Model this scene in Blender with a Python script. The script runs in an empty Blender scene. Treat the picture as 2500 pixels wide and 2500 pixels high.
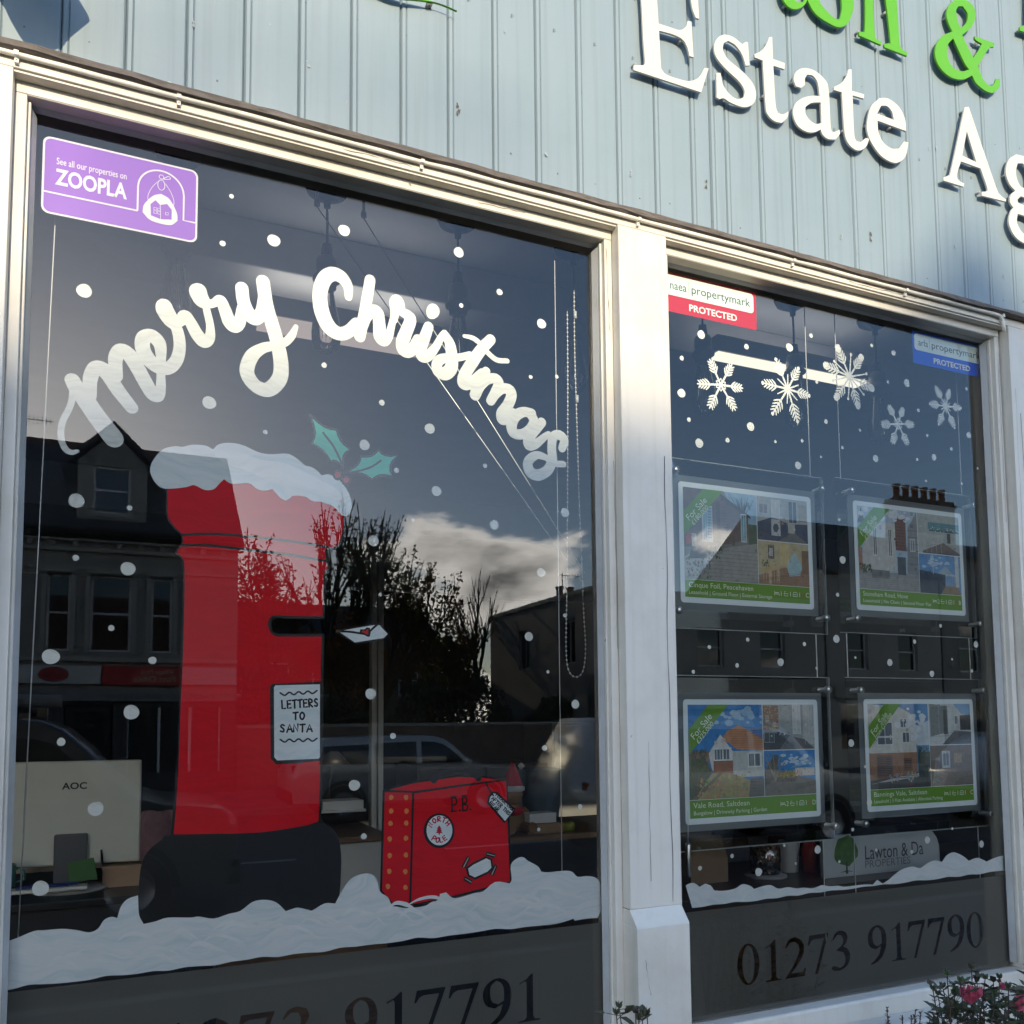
import bpy, bmesh, math, random
from mathutils import Vector, Matrix
from mathutils.geometry import tessellate_polygon

random.seed(7)
sc = bpy.context.scene
COL = sc.collection
PI = math.pi

# ------------------------------------------------------------------ camera
FPX, PPY, YAW, PITCH, ROLL = 2108.9, 1602.65, 0.418384, 0.0741478, -0.0086129
CAM_D, CAM_H = 1.4, 1.62
cy_, sy_, cp_, sp_ = math.cos(YAW), math.sin(YAW), math.cos(PITCH), math.sin(PITCH)
_f = Vector((sy_*cp_, cy_*cp_, sp_)); _r = Vector((cy_, -sy_, 0)); _u = _r.cross(_f)
_c, _s = math.cos(ROLL), math.sin(ROLL)
C_R = _c*_r + _s*_u; C_U = -_s*_r + _c*_u; C_F = _f
cam_d = bpy.data.cameras.new('camera'); cam = bpy.data.objects.new('camera', cam_d); COL.objects.link(cam)
m = Matrix((C_R, C_U, -C_F)).transposed().to_4x4(); m.translation = Vector((0, -CAM_D, CAM_H)); cam.matrix_world = m
cam_d.sensor_fit = 'HORIZONTAL'; cam_d.sensor_width = 36; cam_d.lens = 36*FPX/2500
cam_d.shift_y = (PPY-1250)/2500; cam_d.clip_start = .02; cam_d.clip_end = 3000
sc.camera = cam

# ------------------------------------------------------------------ sky, sun, exposure
SUN_FROM = Vector((-.111, -1, .29)).normalized()
el = math.asin(SUN_FROM.z); az = math.atan2(SUN_FROM.x, SUN_FROM.y)
w = bpy.data.worlds.new('World'); sc.world = w; w.use_nodes = True
nt = w.node_tree; nt.nodes.clear()
N = nt.nodes.new; Lk = nt.links.new
wo = N('ShaderNodeOutputWorld'); bg = N('ShaderNodeBackground'); sky = N('ShaderNodeTexSky')
sky.sky_type = 'NISHITA'; sky.sun_disc = False; sky.sun_elevation = el; sky.sun_rotation = az
sky.altitude = 20; sky.air_density = 1.0; sky.dust_density = .6; sky.ozone_density = 3.0
# clouds: soft cumulus low over the roofs all round the horizon
tc = N('ShaderNodeTexCoord'); sep = N('ShaderNodeSeparateXYZ'); Lk(tc.outputs['Generated'], sep.inputs[0])
mp = N('ShaderNodeMapping'); mp.inputs['Location'].default_value = (5.3, 2.2, 1.1); mp.inputs['Rotation'].default_value = (0, 0, -.15); mp.inputs['Scale'].default_value = (3.2, 3.2, 5.2)
Lk(tc.outputs['Generated'], mp.inputs[0])
nz = N('ShaderNodeTexNoise'); nz.inputs['Scale'].default_value = 1.05; nz.inputs['Detail'].default_value = 9; nz.inputs['Roughness'].default_value = .56; nz.inputs['Distortion'].default_value = .25
Lk(mp.outputs[0], nz.inputs['Vector'])
ht = N('ShaderNodeMapRange'); ht.inputs[1].default_value = .20; ht.inputs[2].default_value = .385; ht.inputs[3].default_value = .075; ht.inputs[4].default_value = -.17
Lk(sep.outputs['Z'], ht.inputs[0])
ad = N('ShaderNodeMath'); ad.operation = 'ADD'; Lk(nz.outputs[0], ad.inputs[0]); Lk(ht.outputs[0], ad.inputs[1])
cr = N('ShaderNodeMapRange'); cr.interpolation_type = 'SMOOTHSTEP'; cr.inputs[1].default_value = .565; cr.inputs[2].default_value = .625; cr.inputs[3].default_value = 0; cr.inputs[4].default_value = .9
Lk(ad.outputs[0], cr.inputs[0])
cc = N('ShaderNodeMapRange'); cc.inputs[1].default_value = .575; cc.inputs[2].default_value = .72; cc.inputs[3].default_value = 30.0; cc.inputs[4].default_value = 4.0
Lk(ad.outputs[0], cc.inputs[0])
ccol = N('ShaderNodeMix'); ccol.data_type = 'RGBA'; ccol.blend_type = 'MULTIPLY'; ccol.inputs[0].default_value = 1
ccol.inputs[6].default_value = (1, .95, .87, 1); Lk(cc.outputs[0], ccol.inputs[7])
mx = N('ShaderNodeMix'); mx.data_type = 'RGBA'; Lk(cr.outputs[0], mx.inputs[0]); Lk(sky.outputs[0], mx.inputs[6]); Lk(ccol.outputs[2], mx.inputs[7])
bg.inputs[1].default_value = .15; Lk(mx.outputs[2], bg.inputs[0]); Lk(bg.outputs[0], wo.inputs[0])
sd = bpy.data.lights.new('sun', 'SUN'); sd.energy = 2.0; sd.angle = math.radians(.55); sd.color = (1, .85, .60)
so = bpy.data.objects.new('sun', sd); COL.objects.link(so); so.rotation_euler = (-SUN_FROM).to_track_quat('-Z', 'Y').to_euler(); so.location = (-2, -15, 12)
sc.view_settings.view_transform = 'Standard'; sc.view_settings.look = 'None'; sc.view_settings.gamma = 1; sc.view_settings.exposure = 1.40
sc.render.engine = 'CYCLES'; cyc = sc.cycles
cyc.use_denoising = True; cyc.max_bounces = 7; cyc.diffuse_bounces = 3; cyc.glossy_bounces = 3; cyc.use_adaptive_sampling = False; cyc.transparent_max_bounces = 24; cyc.sample_clamp_indirect = 6; cyc.caustics_reflective = False; cyc.caustics_refractive = False

# ------------------------------------------------------------------ measuring helpers
def P(px, py, y=0.):
    """a point of the 2500 px survey picture, on the upright plane at depth y (metres)"""
    d = C_R*((px-1250)/FPX) - C_U*((py-PPY)/FPX) + C_F
    t = (y+CAM_D)/d.y
    return Vector((d.x*t, y, CAM_H+d.z*t))
ZF = 700/1932
def z7(ox, oy, pts): return [(ox+a*ZF, oy+b*ZF) for a, b in pts]
def PZ(px, py, y): return P(px, py, y).z
def PX(px, py, y): return P(px, py, y).x

# ------------------------------------------------------------------ objects
def obj(name, me, mat=None, parent=None):
    o = bpy.data.objects.new(name, me); COL.objects.link(o)
    if mat is not None:
        for mm in (mat if isinstance(mat, (list, tuple)) else [mat]): me.materials.append(mm)
    if parent is not None: o.parent = parent
    return o
def thing(name, label, cat, loc=(0, 0, 0), rz=0, group=None):
    o = bpy.data.objects.new(name, None); COL.objects.link(o); o.location = loc; o.rotation_euler = (0, 0, rz)
    o.empty_display_size = .1
    return tag(o, label, cat, group)
def tag(o, label, cat, group=None, kind=None):
    if label: o['label'] = label
    if cat: o['category'] = cat
    if group: o['group'] = group
    if kind: o['kind'] = kind
    return o
def struct(o): o['kind'] = 'structure'; return o
def dup(root, loc, rz=None, parent=None):
    r = root.copy(); COL.objects.link(r); r.location = loc
    if rz is not None: r.rotation_euler = (0, 0, rz)
    for ch in list(root.children):
        c = ch.copy(); COL.objects.link(c); c.parent = r
        for g in ch.children:
            d = g.copy(); COL.objects.link(d); d.parent = c
    return r
class MB:
    def __init__(s): s.v = []; s.f = []; s.m = []; s.sm = []
    def add(s, vs, fs, mi=0, smooth=False):
        b = len(s.v); s.v += [tuple(v) for v in vs]
        for f in fs: s.f.append([b+i for i in f]); s.m.append(mi); s.sm.append(smooth)
        return s
    def box(s, x0, x1, y0, y1, z0, z1, mi=0):
        vs = [(x, y, z) for z in (z0, z1) for y in (y0, y1) for x in (x0, x1)]
        return s.add(vs, [(0, 2, 3, 1), (4, 5, 7, 6), (0, 1, 5, 4), (2, 6, 7, 3), (0, 4, 6, 2), (1, 3, 7, 5)], mi)
    def tube(s, pts, r, n=8, mi=0, cap=True):
        pts = [Vector(p) for p in pts]; k = len(pts); rs = r if isinstance(r, (list, tuple)) else [r]*k
        vs = []; ref = None
        for i, p in enumerate(pts):
            t = (pts[min(i+1, k-1)]-pts[max(i-1, 0)]).normalized()
            if ref is None or abs(ref.dot(t)) > .95: ref = Vector((0, 0, 1)) if abs(t.z) < .9 else Vector((1, 0, 0))
            a = (ref-t*ref.dot(t)).normalized(); b = t.cross(a); ref = a
            vs += [p+(a*math.cos(2*PI*j/n)+b*math.sin(2*PI*j/n))*rs[i] for j in range(n)]
        fs = [(i*n+j, i*n+(j+1) % n, (i+1)*n+(j+1) % n, (i+1)*n+j) for i in range(k-1) for j in range(n)]
        s.add(vs, fs, mi, True)
        if cap: s.add(vs[:n], [tuple(range(n))[::-1]], mi); s.add(vs[-n:], [tuple(range(n))], mi)
        return s
    def lathe(s, prof, c=(0, 0, 0), n=20, mi=0, axis='z', smooth=True):
        c = Vector(c); vs = []
        for r, h in prof:
            for j in range(n):
                a = 2*PI*j/n; x, y = r*math.cos(a), r*math.sin(a)
                vs.append(c+(Vector((x, y, h)) if axis == 'z' else Vector((x, h, y)) if axis == 'y' else Vector((h, x, y))))
        k = len(prof)
        return s.add(vs, [(i*n+j, i*n+(j+1) % n, (i+1)*n+(j+1) % n, (i+1)*n+j) for i in range(k-1) for j in range(n)], mi, smooth)
    def prism(s, poly, y0, y1, mi=0):
        """poly of (x,z), extruded in y"""
        n = len(poly); tri = tessellate_polygon([[Vector((a, b, 0)) for a, b in poly]])
        s.add([(a, y0, b) for a, b in poly], tri, mi); s.add([(a, y1, b) for a, b in poly], tri, mi)
        return s.add([(a, y0, b) for a, b in poly]+[(a, y1, b) for a, b in poly], [(i, (i+1) % n, n+(i+1) % n, n+i) for i in range(n)], mi)
    def mesh(s, name='m', fix=False):
        me = bpy.data.meshes.new(name); me.from_pydata(s.v, [], s.f)
        me.polygons.foreach_set('material_index', s.m); me.polygons.foreach_set('use_smooth', s.sm)
        if fix:
            bm = bmesh.new(); bm.from_mesh(me); bmesh.ops.remove_doubles(bm, verts=bm.verts, dist=1e-5); bmesh.ops.recalc_face_normals(bm, faces=bm.faces); bm.to_mesh(me); bm.free()
        me.update(); return me
    def build(s, name, mat, parent=None, fix=True): return obj(name, s.mesh(name, fix), mat, parent)
def bevel(o, wd=.002, seg=2):
    md = o.modifiers.new('bevel', 'BEVEL'); md.width = wd; md.segments = seg; md.limit_method = 'ANGLE'; md.angle_limit = math.radians(40)
    return o
def boxo(name, a, mat, parent=None, bv=0):
    o = MB().box(*a).build(name, mat, parent)
    return bevel(o, bv) if bv else o

# ------------------------------------------------------------------ materials
MATS = {}
def mat(name, col, rough=.6, metal=0., var=0., vscale=8., col2=None, bump=0., bscale=60., emit=0., coat=0., stretch=(1, 1, 1), spec=.5):
    if name in MATS: return MATS[name]
    m = bpy.data.materials.new(name); m.use_nodes = True; MATS[name] = m
    t = m.node_tree; b = t.nodes['Principled BSDF']; n = t.nodes.new; l = t.links.new
    c4 = (*col, 1)
    b.inputs['Base Color'].default_value = c4; b.inputs['Roughness'].default_value = rough; b.inputs['Metallic'].default_value = metal
    b.inputs['Specular IOR Level'].default_value = spec
    if coat: b.inputs['Coat Weight'].default_value = coat
    if emit: b.inputs['Emission Color'].default_value = c4; b.inputs['Emission Strength'].default_value = emit
    if var or bump or col2:
        co = n('ShaderNodeTexCoord'); mpp = n('ShaderNodeMapping'); mpp.inputs['Scale'].default_value = stretch; l(co.outputs['Object'], mpp.inputs[0])
        if var or col2:
            z = n('ShaderNodeTexNoise'); z.inputs['Scale'].default_value = vscale; z.inputs['Detail'].default_value = 7; z.inputs['Roughness'].default_value = .62; l(mpp.outputs[0], z.inputs['Vector'])
            r = n('ShaderNodeMapRange'); r.inputs[1].default_value = .36; r.inputs[2].default_value = .68; l(z.outputs[0], r.inputs[0])
            mix = n('ShaderNodeMix'); mix.data_type = 'RGBA'; l(r.outputs[0], mix.inputs[0])
            c2 = col2 if col2 else tuple(max(0, x*(1-var)) for x in col)
            mix.inputs[6].default_value = c4; mix.inputs[7].default_value = (*c2, 1); l(mix.outputs[2], b.inputs['Base Color'])
        if bump:
            z2 = n('ShaderNodeTexNoise'); z2.inputs['Scale'].default_value = bscale; z2.inputs['Detail'].default_value = 5; l(mpp.outputs[0], z2.inputs['Vector'])
            bp = n('ShaderNodeBump'); bp.inputs['Strength'].default_value = bump; bp.inputs['Distance'].default_value = .002; l(z2.outputs[0], bp.inputs['Height']); l(bp.outputs[0], b.inputs['Normal'])
    return m
def flat(r, g, b, rough=.55):
    """printed or painted colour given as sRGB 0..255"""
    f = lambda c: ((c/255+.055)/1.055)**2.4 if c > 10 else c/255/12.92
    return mat('print_%d_%d_%d' % (r, g, b), (f(r), f(g), f(b)), rough, spec=.2)
def photo(r, g, b):
    r, g, b = (int(c+(m_-c)*.26) for c, m_ in zip((r, g, b), (196, 202, 204)))
    f = lambda c: ((c/255+.055)/1.055)**2.4 if c > 10 else c/255/12.92
    return mat('photo_%d_%d_%d' % (r, g, b), (f(r), f(g), f(b)), .4, var=.22, vscale=70, spec=.2)

def worn_paint(name, col, grime, amt=.5, chips=True, rough=.42):
    m = mat(name, col, rough, bump=.25, bscale=35)
    t = m.node_tree; b = t.nodes['Principled BSDF']; n = t.nodes.new; l = t.links.new
    co = n('ShaderNodeTexCoord')
    z = n('ShaderNodeTexNoise'); z.inputs['Scale'].default_value = 5; z.inputs['Detail'].default_value = 8; z.inputs['Roughness'].default_value = .65; l(co.outputs['Object'], z.inputs['Vector'])
    r = n('ShaderNodeMapRange'); r.inputs[1].default_value = .48; r.inputs[2].default_value = .78; r.inputs[4].default_value = amt; l(z.outputs[0], r.inputs[0])
    mix = n('ShaderNodeMix'); mix.data_type = 'RGBA'; mix.inputs[6].default_value = (*col, 1); mix.inputs[7].default_value = (*grime, 1); l(r.outputs[0], mix.inputs[0])
    last = mix.outputs[2]
    if chips:
        z3 = n('ShaderNodeTexNoise'); z3.inputs['Scale'].default_value = 38; z3.inputs['Detail'].default_value = 4; l(co.outputs['Object'], z3.inputs['Vector'])
        r3 = n('ShaderNodeMapRange'); r3.inputs[1].default_value = .735; r3.inputs[2].default_value = .76; l(z3.outputs[0], r3.inputs[0])
        mx2 = n('ShaderNodeMix'); mx2.data_type = 'RGBA'; l(r3.outputs[0], mx2.inputs[0]); l(last, mx2.inputs[6]); mx2.inputs[7].default_value = (grime[0]*.45, grime[1]*.42, grime[2]*.4, 1); last = mx2.outputs[2]
    l(last, b.inputs['Base Color']); return m
M_FRAME = worn_paint('white_gloss_paint', (.66, .615, .54), (.47, .40, .31), .6)
def add_grain(m, dark, amt):
    t = m.node_tree; b = t.nodes['Principled BSDF']; n = t.nodes.new; l = t.links.new; src = b.inputs['Base Color'].links[0].from_socket
    co = n('ShaderNodeTexCoord'); g = n('ShaderNodeNewGeometry'); mp_ = n('ShaderNodeMapping'); mp_.inputs['Scale'].default_value = (70, 70, 1.6); l(g.outputs['Position'], mp_.inputs[0])
    z = n('ShaderNodeTexNoise'); z.inputs['Scale'].default_value = 1.0; z.inputs['Detail'].default_value = 6; z.inputs['Roughness'].default_value = .6; l(mp_.outputs[0], z.inputs['Vector'])
    r = n('ShaderNodeMapRange'); r.inputs[1].default_value = .50; r.inputs[2].default_value = .80; r.inputs[4].default_value = amt; l(z.outputs[0], r.inputs[0])
    mx_ = n('ShaderNodeMix'); mx_.data_type = 'RGBA'; l(r.outputs[0], mx_.inputs[0]); l(src, mx_.inputs[6]); mx_.inputs[7].default_value = (*dark, 1); l(mx_.outputs[2], b.inputs['Base Color'])
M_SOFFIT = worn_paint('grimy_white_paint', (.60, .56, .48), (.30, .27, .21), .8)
M_CLAD = worn_paint('blue_grey_paint', (.216, .272, .302), (.188, .256, .266), .9, rough=.5)
add_grain(M_CLAD, (.11, .135, .14), .32); add_grain(M_FRAME, (.50, .44, .36), .35)
M_LEAD = mat('weathered_lead', (.15, .125, .108), .8, var=.5, vscale=25, bump=.8, bscale=50, stretch=(1, 4, 4))
M_PUTTY = worn_paint('old_glazing_putty', (.42, .42, .41), (.22, .21, .19), .8)
M_DARK = mat('dark_gap', (.01, .012, .014), .9)
M_PVC = worn_paint('painted_conduit', (.78, .75, .68), (.5, .45, .36), .4, chips=False)
M_LETW = mat('white_acrylic', (.60, .57, .50), .3, var=.05, vscale=6)
M_LETG = mat('lime_acrylic', (.105, .36, .003), .3, var=.06, vscale=6)
M_STEEL = mat('brushed_steel', (.55, .55, .54), .3, 1., bump=.1, bscale=200)
M_WIRE = mat('steel_wire', (.8, .8, .78), .4, .2)
M_BLACKP = mat('black_window_paint', (.008, .008, .009), .45, spec=.3)
def paint(name, col, streak=.25, thin=.0, scale=30, col2=None):
    m = mat(name, col, .6, spec=.2); t = m.node_tree; b = t.nodes['Principled BSDF']; n = t.nodes.new; l = t.links.new
    co = n('ShaderNodeTexCoord'); mpp = n('ShaderNodeMapping'); mpp.inputs['Scale'].default_value = (1, 1, 1); l(co.outputs['Object'], mpp.inputs[0])
    dz = n('ShaderNodeTexNoise'); dz.inputs['Scale'].default_value = 9; dz.inputs['Detail'].default_value = 2; l(mpp.outputs[0], dz.inputs['Vector'])
    va = n('ShaderNodeVectorMath'); va.operation = 'MULTIPLY_ADD'; va.inputs[1].default_value = (.11, .11, .11); l(dz.outputs['Color'], va.inputs[0]); l(mpp.outputs[0], va.inputs[2])
    m2 = n('ShaderNodeMapping'); m2.inputs['Scale'].default_value = (.35, 1, 4.5); m2.inputs['Rotation'].default_value = (0, .35, 0); l(va.outputs[0], m2.inputs[0])
    z = n('ShaderNodeTexNoise'); z.inputs['Scale'].default_value = scale; z.inputs['Detail'].default_value = 6; z.inputs['Roughness'].default_value = .7; l(m2.outputs[0], z.inputs['Vector'])
    r = n('ShaderNodeMapRange'); r.inputs[1].default_value = .42; r.inputs[2].default_value = .74; l(z.outputs[0], r.inputs[0])
    mix = n('ShaderNodeMix'); mix.data_type = 'RGBA'; l(r.outputs[0], mix.inputs[0]); mix.inputs[6].default_value = (*col, 1)
    c2 = col2 or tuple(x*(1-streak) for x in col); mix.inputs[7].default_value = (*c2, 1); l(mix.outputs[2], b.inputs['Base Color'])
    if thin:
        mr = n('ShaderNodeMapRange'); mr.inputs[1].default_value = .5; mr.inputs[2].default_value = .85; mr.inputs[3].default_value = 1; mr.inputs[4].default_value = 1-thin; l(z.outputs[0], mr.inputs[0]); l(mr.outputs[0], b.inputs['Alpha'])
    return m
M_PWHITE = paint('white_window_paint', (.86, .88, .84), .14, .20)
M_PSNOW = paint('snow_window_paint', (.87, .90, .92), .22, .10, 22, (.68, .82, .85))
M_PRED = paint('red_window_paint', (.74, .004, .014), .16, 0, 26)
M_PGREEN = paint('teal_window_paint', (.09, .60, .44), .2, 0, 22)
M_PORANGE = flat(232, 140, 76); M_PBERRY = flat(190, 60, 70); M_PGREY = flat(175, 175, 170)

def glass_mat(name='window_glass', ior=1.62, tint=(.975, .985, .98)):
    m = bpy.data.materials.new(name); m.use_nodes = True; t = m.node_tree; t.nodes.clear(); n = t.nodes.new; l = t.links.new
    o = n('ShaderNodeOutputMaterial'); mix = n('ShaderNodeMixShader'); fr = n('ShaderNodeFresnel'); fr.inputs[0].default_value = ior
    tr = n('ShaderNodeBsdfTransparent'); tr.inputs[0].default_value = (*tint, 1); gl = n('ShaderNodeBsdfGlossy'); gl.inputs['Roughness'].default_value = 0; gl.inputs['Color'].default_value = (1, 1, 1, 1)
    co = n('ShaderNodeTexCoord'); z = n('ShaderNodeTexNoise'); z.inputs['Scale'].default_value = 2.2; z.inputs['Detail'].default_value = 1; l(co.outputs['Object'], z.inputs['Vector'])
    bp = n('ShaderNodeBump'); bp.inputs['Strength'].default_value = .05; bp.inputs['Distance'].default_value = .004; l(z.outputs[0], bp.inputs['Height']); l(bp.outputs[0], gl.inputs['Normal'])
    l(fr.outputs[0], mix.inputs[0]); l(tr.outputs[0], mix.inputs[1]); l(gl.outputs[0], mix.inputs[2]); l(mix.outputs[0], o.inputs[0]); return m
def clear_mat(name, tint=(.97, .98, .98)):
    m = bpy.data.materials.new(name); m.use_nodes = True; t = m.node_tree; t.nodes.clear(); n = t.nodes.new; l = t.links.new
    o = n('ShaderNodeOutputMaterial'); tr = n('ShaderNodeBsdfTransparent'); tr.inputs[0].default_value = (*tint, 1); l(tr.outputs[0], o.inputs[0]); return m
def film_mat(name, col, trans, alpha):
    m = bpy.data.materials.new(name); m.use_nodes = True; t = m.node_tree; t.nodes.clear(); n = t.nodes.new; l = t.links.new
    o = n('ShaderNodeOutputMaterial'); d = n('ShaderNodeBsdfDiffuse'); d.inputs[0].default_value = (*col, 1); tl = n('ShaderNodeBsdfTranslucent'); tl.inputs[0].default_value = (*trans, 1)
    a = n('ShaderNodeAddShader'); l(d.outputs[0], a.inputs[0]); l(tl.outputs[0], a.inputs[1])
    tr = n('ShaderNodeBsdfTransparent'); mix = n('ShaderNodeMixShader'); mix.inputs[0].default_value = alpha; l(tr.outputs[0], mix.inputs[1]); l(a.outputs[0], mix.inputs[2]); l(mix.outputs[0], o.inputs[0]); return m
M_GLASS = glass_mat(); M_GLASSBACK = clear_mat('window_glass_back')
M_FILM = film_mat('frosted_film', (.125, .122, .110), (.22, .24, .22), .93)
M_ACRYL = film_mat('acrylic_pocket', (.16, .19, .20), (.2, .2, .2), .75)
M_CLEARA = glass_mat('clear_acrylic', 1.6, (.94, .96, .96)); M_BULB = glass_mat('bulb_glass', 1.9, (.985, .985, .98))

# ------------------------------------------------------------------ 2D outline tools
def cat(p0, p1, p2, p3, t):
    return .5*((2*p1)+(p2-p0)*t+(2*p0-5*p1+4*p2-p3)*t*t+(3*p1-p0-3*p2+p3)*t**3)
def smooth_closed(pts, n=4, sharp=48):
    pts = [Vector((a, b)) for a, b in pts]; k = len(pts); sh = []
    for i in range(k):
        a = pts[i]-pts[i-1]; b = pts[(i+1) % k]-pts[i]
        sh.append(a.length < 1e-9 or b.length < 1e-9 or math.degrees(abs(a.angle_signed(b))) > sharp)
    out = []
    for i in range(k):
        j = (i+1) % k; p1, p2 = pts[i], pts[j]
        p0 = pts[i-1] if not sh[i] else p1*2-p2
        p3 = pts[(j+1) % k] if not sh[j] else p2*2-p1
        for q in range(n): out.append(cat(p0, p1, p2, p3, q/n))
    return [(v.x, v.y) for v in out]
def smooth_open(pts, n=6):
    pts = [Vector((a, b)) for a, b in pts]; k = len(pts); out = []
    for i in range(k-1):
        p1, p2 = pts[i], pts[i+1]; p0 = pts[i-1] if i else p1*2-p2; p3 = pts[i+2] if i+2 < k else p2*2-p1
        for q in range(n): out.append(cat(p0, p1, p2, p3, q/n))
    out.append(pts[-1]); return [(v.x, v.y) for v in out]
def poly_mesh(loops, y):
    """loops of (x,z) world; first is the outline, the rest holes"""
    vs = [Vector((a, b, 0)) for lp in loops for a, b in lp]
    tri = tessellate_polygon([[Vector((a, b, 0)) for a, b in lp] for lp in loops])
    return [(v.x, y, v.y) for v in vs], tri
def to_world(pts, y): return [(v.x, v.z) for v in (P(a, b, y) for a, b in pts)]
def pxscale(pts, y):
    a = sum(p[0] for p in pts)/len(pts); b = sum(p[1] for p in pts)/len(pts)
    return (P(a, b-5, y)-P(a, b+5, y)).length/10
PAINT_Y = .0095; LAY = .00022
def ppoly(mb, pts, lay=0, sm=True, holes=(), mi=0, n=4, y=None):
    y = PAINT_Y-lay*LAY if y is None else y
    lp = [to_world(smooth_closed(pts, n) if sm else pts, y)]+[to_world(smooth_closed(h, n) if sm else h, y) for h in holes]
    v, t = poly_mesh(lp, y); mb.add(v, t, mi)
def ribbon(mb, pts, rad, y, n=6, mi=0, caps=(True, True), dy=1.2e-6, closed=False):
    """brush stroke through world (x,z) points; rad: number or list"""
    k = len(pts); rl = rad if isinstance(rad, (list, tuple)) else [rad]*k
    if closed: pts = list(pts)+[pts[0]]; rl = list(rl)+[rl[0]]; k += 1
    c = smooth_open(pts, n); rr = []
    for i in range(k-1):
        for q in range(n): rr.append(rl[i]+(rl[i+1]-rl[i])*q/n)
    rr.append(rl[-1]); vs = []
    for i, (x, z) in enumerate(c):
        a = Vector(c[max(i-1, 0)]); b = Vector(c[min(i+1, len(c)-1)]); t = b-a
        t = t.normalized() if t.length > 1e-9 else Vector((1, 0)); nn = Vector((-t.y, t.x))*rr[i]; yy = y-i*dy
        vs += [(x+nn.x, yy, z+nn.y), (x-nn.x, yy, z-nn.y)]
    mb.add(vs, [(2*i, 2*i+1, 2*i+3, 2*i+2) for i in range(len(c)-1)], mi)
    for e, on in ((0, caps[0]), (len(c)-1, caps[1])):
        if on:
            x, z = c[e]; r = rr[e]; yy = y-e*dy+dy*.5
            mb.add([(x+r*math.cos(2*PI*j/14), yy, z+r*math.sin(2*PI*j/14)) for j in range(14)], [tuple(range(14))], mi)
def pstroke(mb, pts, r, lay=0, mi=0, caps=(True, True), n=6, closed=False):
    y = PAINT_Y-lay*LAY; s = pxscale(pts, y)
    ribbon(mb, to_world(pts, y), [a*s for a in r] if isinstance(r, (list, tuple)) else r*s, y, n, mi, caps, closed=closed)
def ellipse(cx, cz, rx, rz, n=28, wob=0, rnd=random):
    ph = rnd.random()*6; return [(cx+rx*(1+wob*math.sin(3*a+ph)+wob*.6*math.sin(2*a+2*ph))*math.cos(a), cz+rz*(1+wob*math.sin(3*a+ph)+wob*.6*math.cos(2*a+ph))*math.sin(a)) for a in (2*PI*i/n for i in range(n))]
def rrect(x0, x1, z0, z1, r, n=6):
    o = []
    for cx, cz, a0 in ((x1-r, z1-r, 0), (x0+r, z1-r, PI/2), (x0+r, z0+r, PI), (x1-r, z0+r, 1.5*PI)):
        o += [(cx+r*math.cos(a0+PI/2*i/n), cz+r*math.sin(a0+PI/2*i/n)) for i in range(n+1)]
    return o
def text_geo(s, size, align='LEFT', weight=0., shear=0., sx=1.):
    cu = bpy.data.curves.new('t', 'FONT'); cu.body = s; cu.size = size; cu.align_x = align; cu.offset = weight; cu.shear = shear; cu.resolution_u = 3
    o = bpy.data.objects.new('t', cu); me = bpy.data.meshes.new_from_object(o); vs = [(v.co.x*sx, v.co.y) for v in me.vertices]; fs = [tuple(p.vertices) for p in me.polygons]
    bpy.data.objects.remove(o); bpy.data.curves.remove(cu); bpy.data.meshes.remove(me); return vs, fs
def put_text(mb, s, x, z, y, size, ang=0, mi=0, align='LEFT', weight=0., sx=1., shear=0., flip=False):
    vs, fs = text_geo(s, size, align, weight, shear, sx); c, sn = math.cos(ang), math.sin(ang); k = -1 if flip else 1
    mb.add([(x+k*(a*c-b*sn), y, z+a*sn+b*c) for a, b in vs], fs, mi)

# ================================================================== THE SHOPFRONT
YO, YI, YW, YL = -.056, -.034, -.044, -.073        # planes: outer frame, inner frame, cladding, ledge nose
XA, XB = (PX(69, 223, YI)+PX(59, 400, YI))/2, (PX(1472, 582, YI)*2+PX(1514, 2450, YI))/3                              # left glazed opening
XC, XD = (PX(1626.4, 618, YI)*2+PX(1673, 2218, YI))/3, (PX(2431, 818, YI)*2+PX(2497, 2343, YI))/3                              # right glazed opening
ZT, ZS = PZ(1200, 513, YI), 1.045                              # opening head, sill top
ZH = (PZ(1200, 487, YI)+PZ(1200, 466, YO))/2                                        # head of the inner frame
shop = thing('estate_agent_shopfront', 'blue grey boarded estate agent shopfront with two white framed display windows', 'shop building', (0, 0, 0))
# cladding boards, one by one
PITCHB, X0B = .0858, -.0185
def board_mesh(wd, seed):
    r = random.Random(seed); d = .0032
    pr = [(0, d+.002), (.0030, .0003), (.0085, .0), (.0100, .0022), (.0118, .0), (.0145, .0), (wd*.5, -.0004), (wd-.0030, .0), (wd-.0004, d)]
    zs = [0, .4, .8, 1.75]; vs = []; 
    for z in zs:
        j = r.uniform(-.0006, .0006); vs += [(x, y+j, z) for x, y in pr]
    k = len(pr); mb = MB().add(vs, [(i*k+j, i*k+j+1, (i+1)*k+j+1, (i+1)*k+j) for i in range(len(zs)-1) for j in range(k-1)])
    mb.add([(0, d+.002, 0), (0, .02, 0), (0, .02, 1.75), (0, d+.002, 1.75)], [(0, 1, 2, 3)]); mb.add([(wd-.0005, d, 0), (wd-.0005, .02, 0), (wd-.0005, .02, 1.75), (wd-.0005, d, 1.75)], [(0, 1, 2, 3)])
    return mb.mesh('board')
bms = [board_mesh(PITCHB, i) for i in range(5)]
for me in bms: me.materials.append(M_CLAD)
split_k = round((PX(1750, 10, YW)-X0B)/PITCHB-.5)
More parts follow.
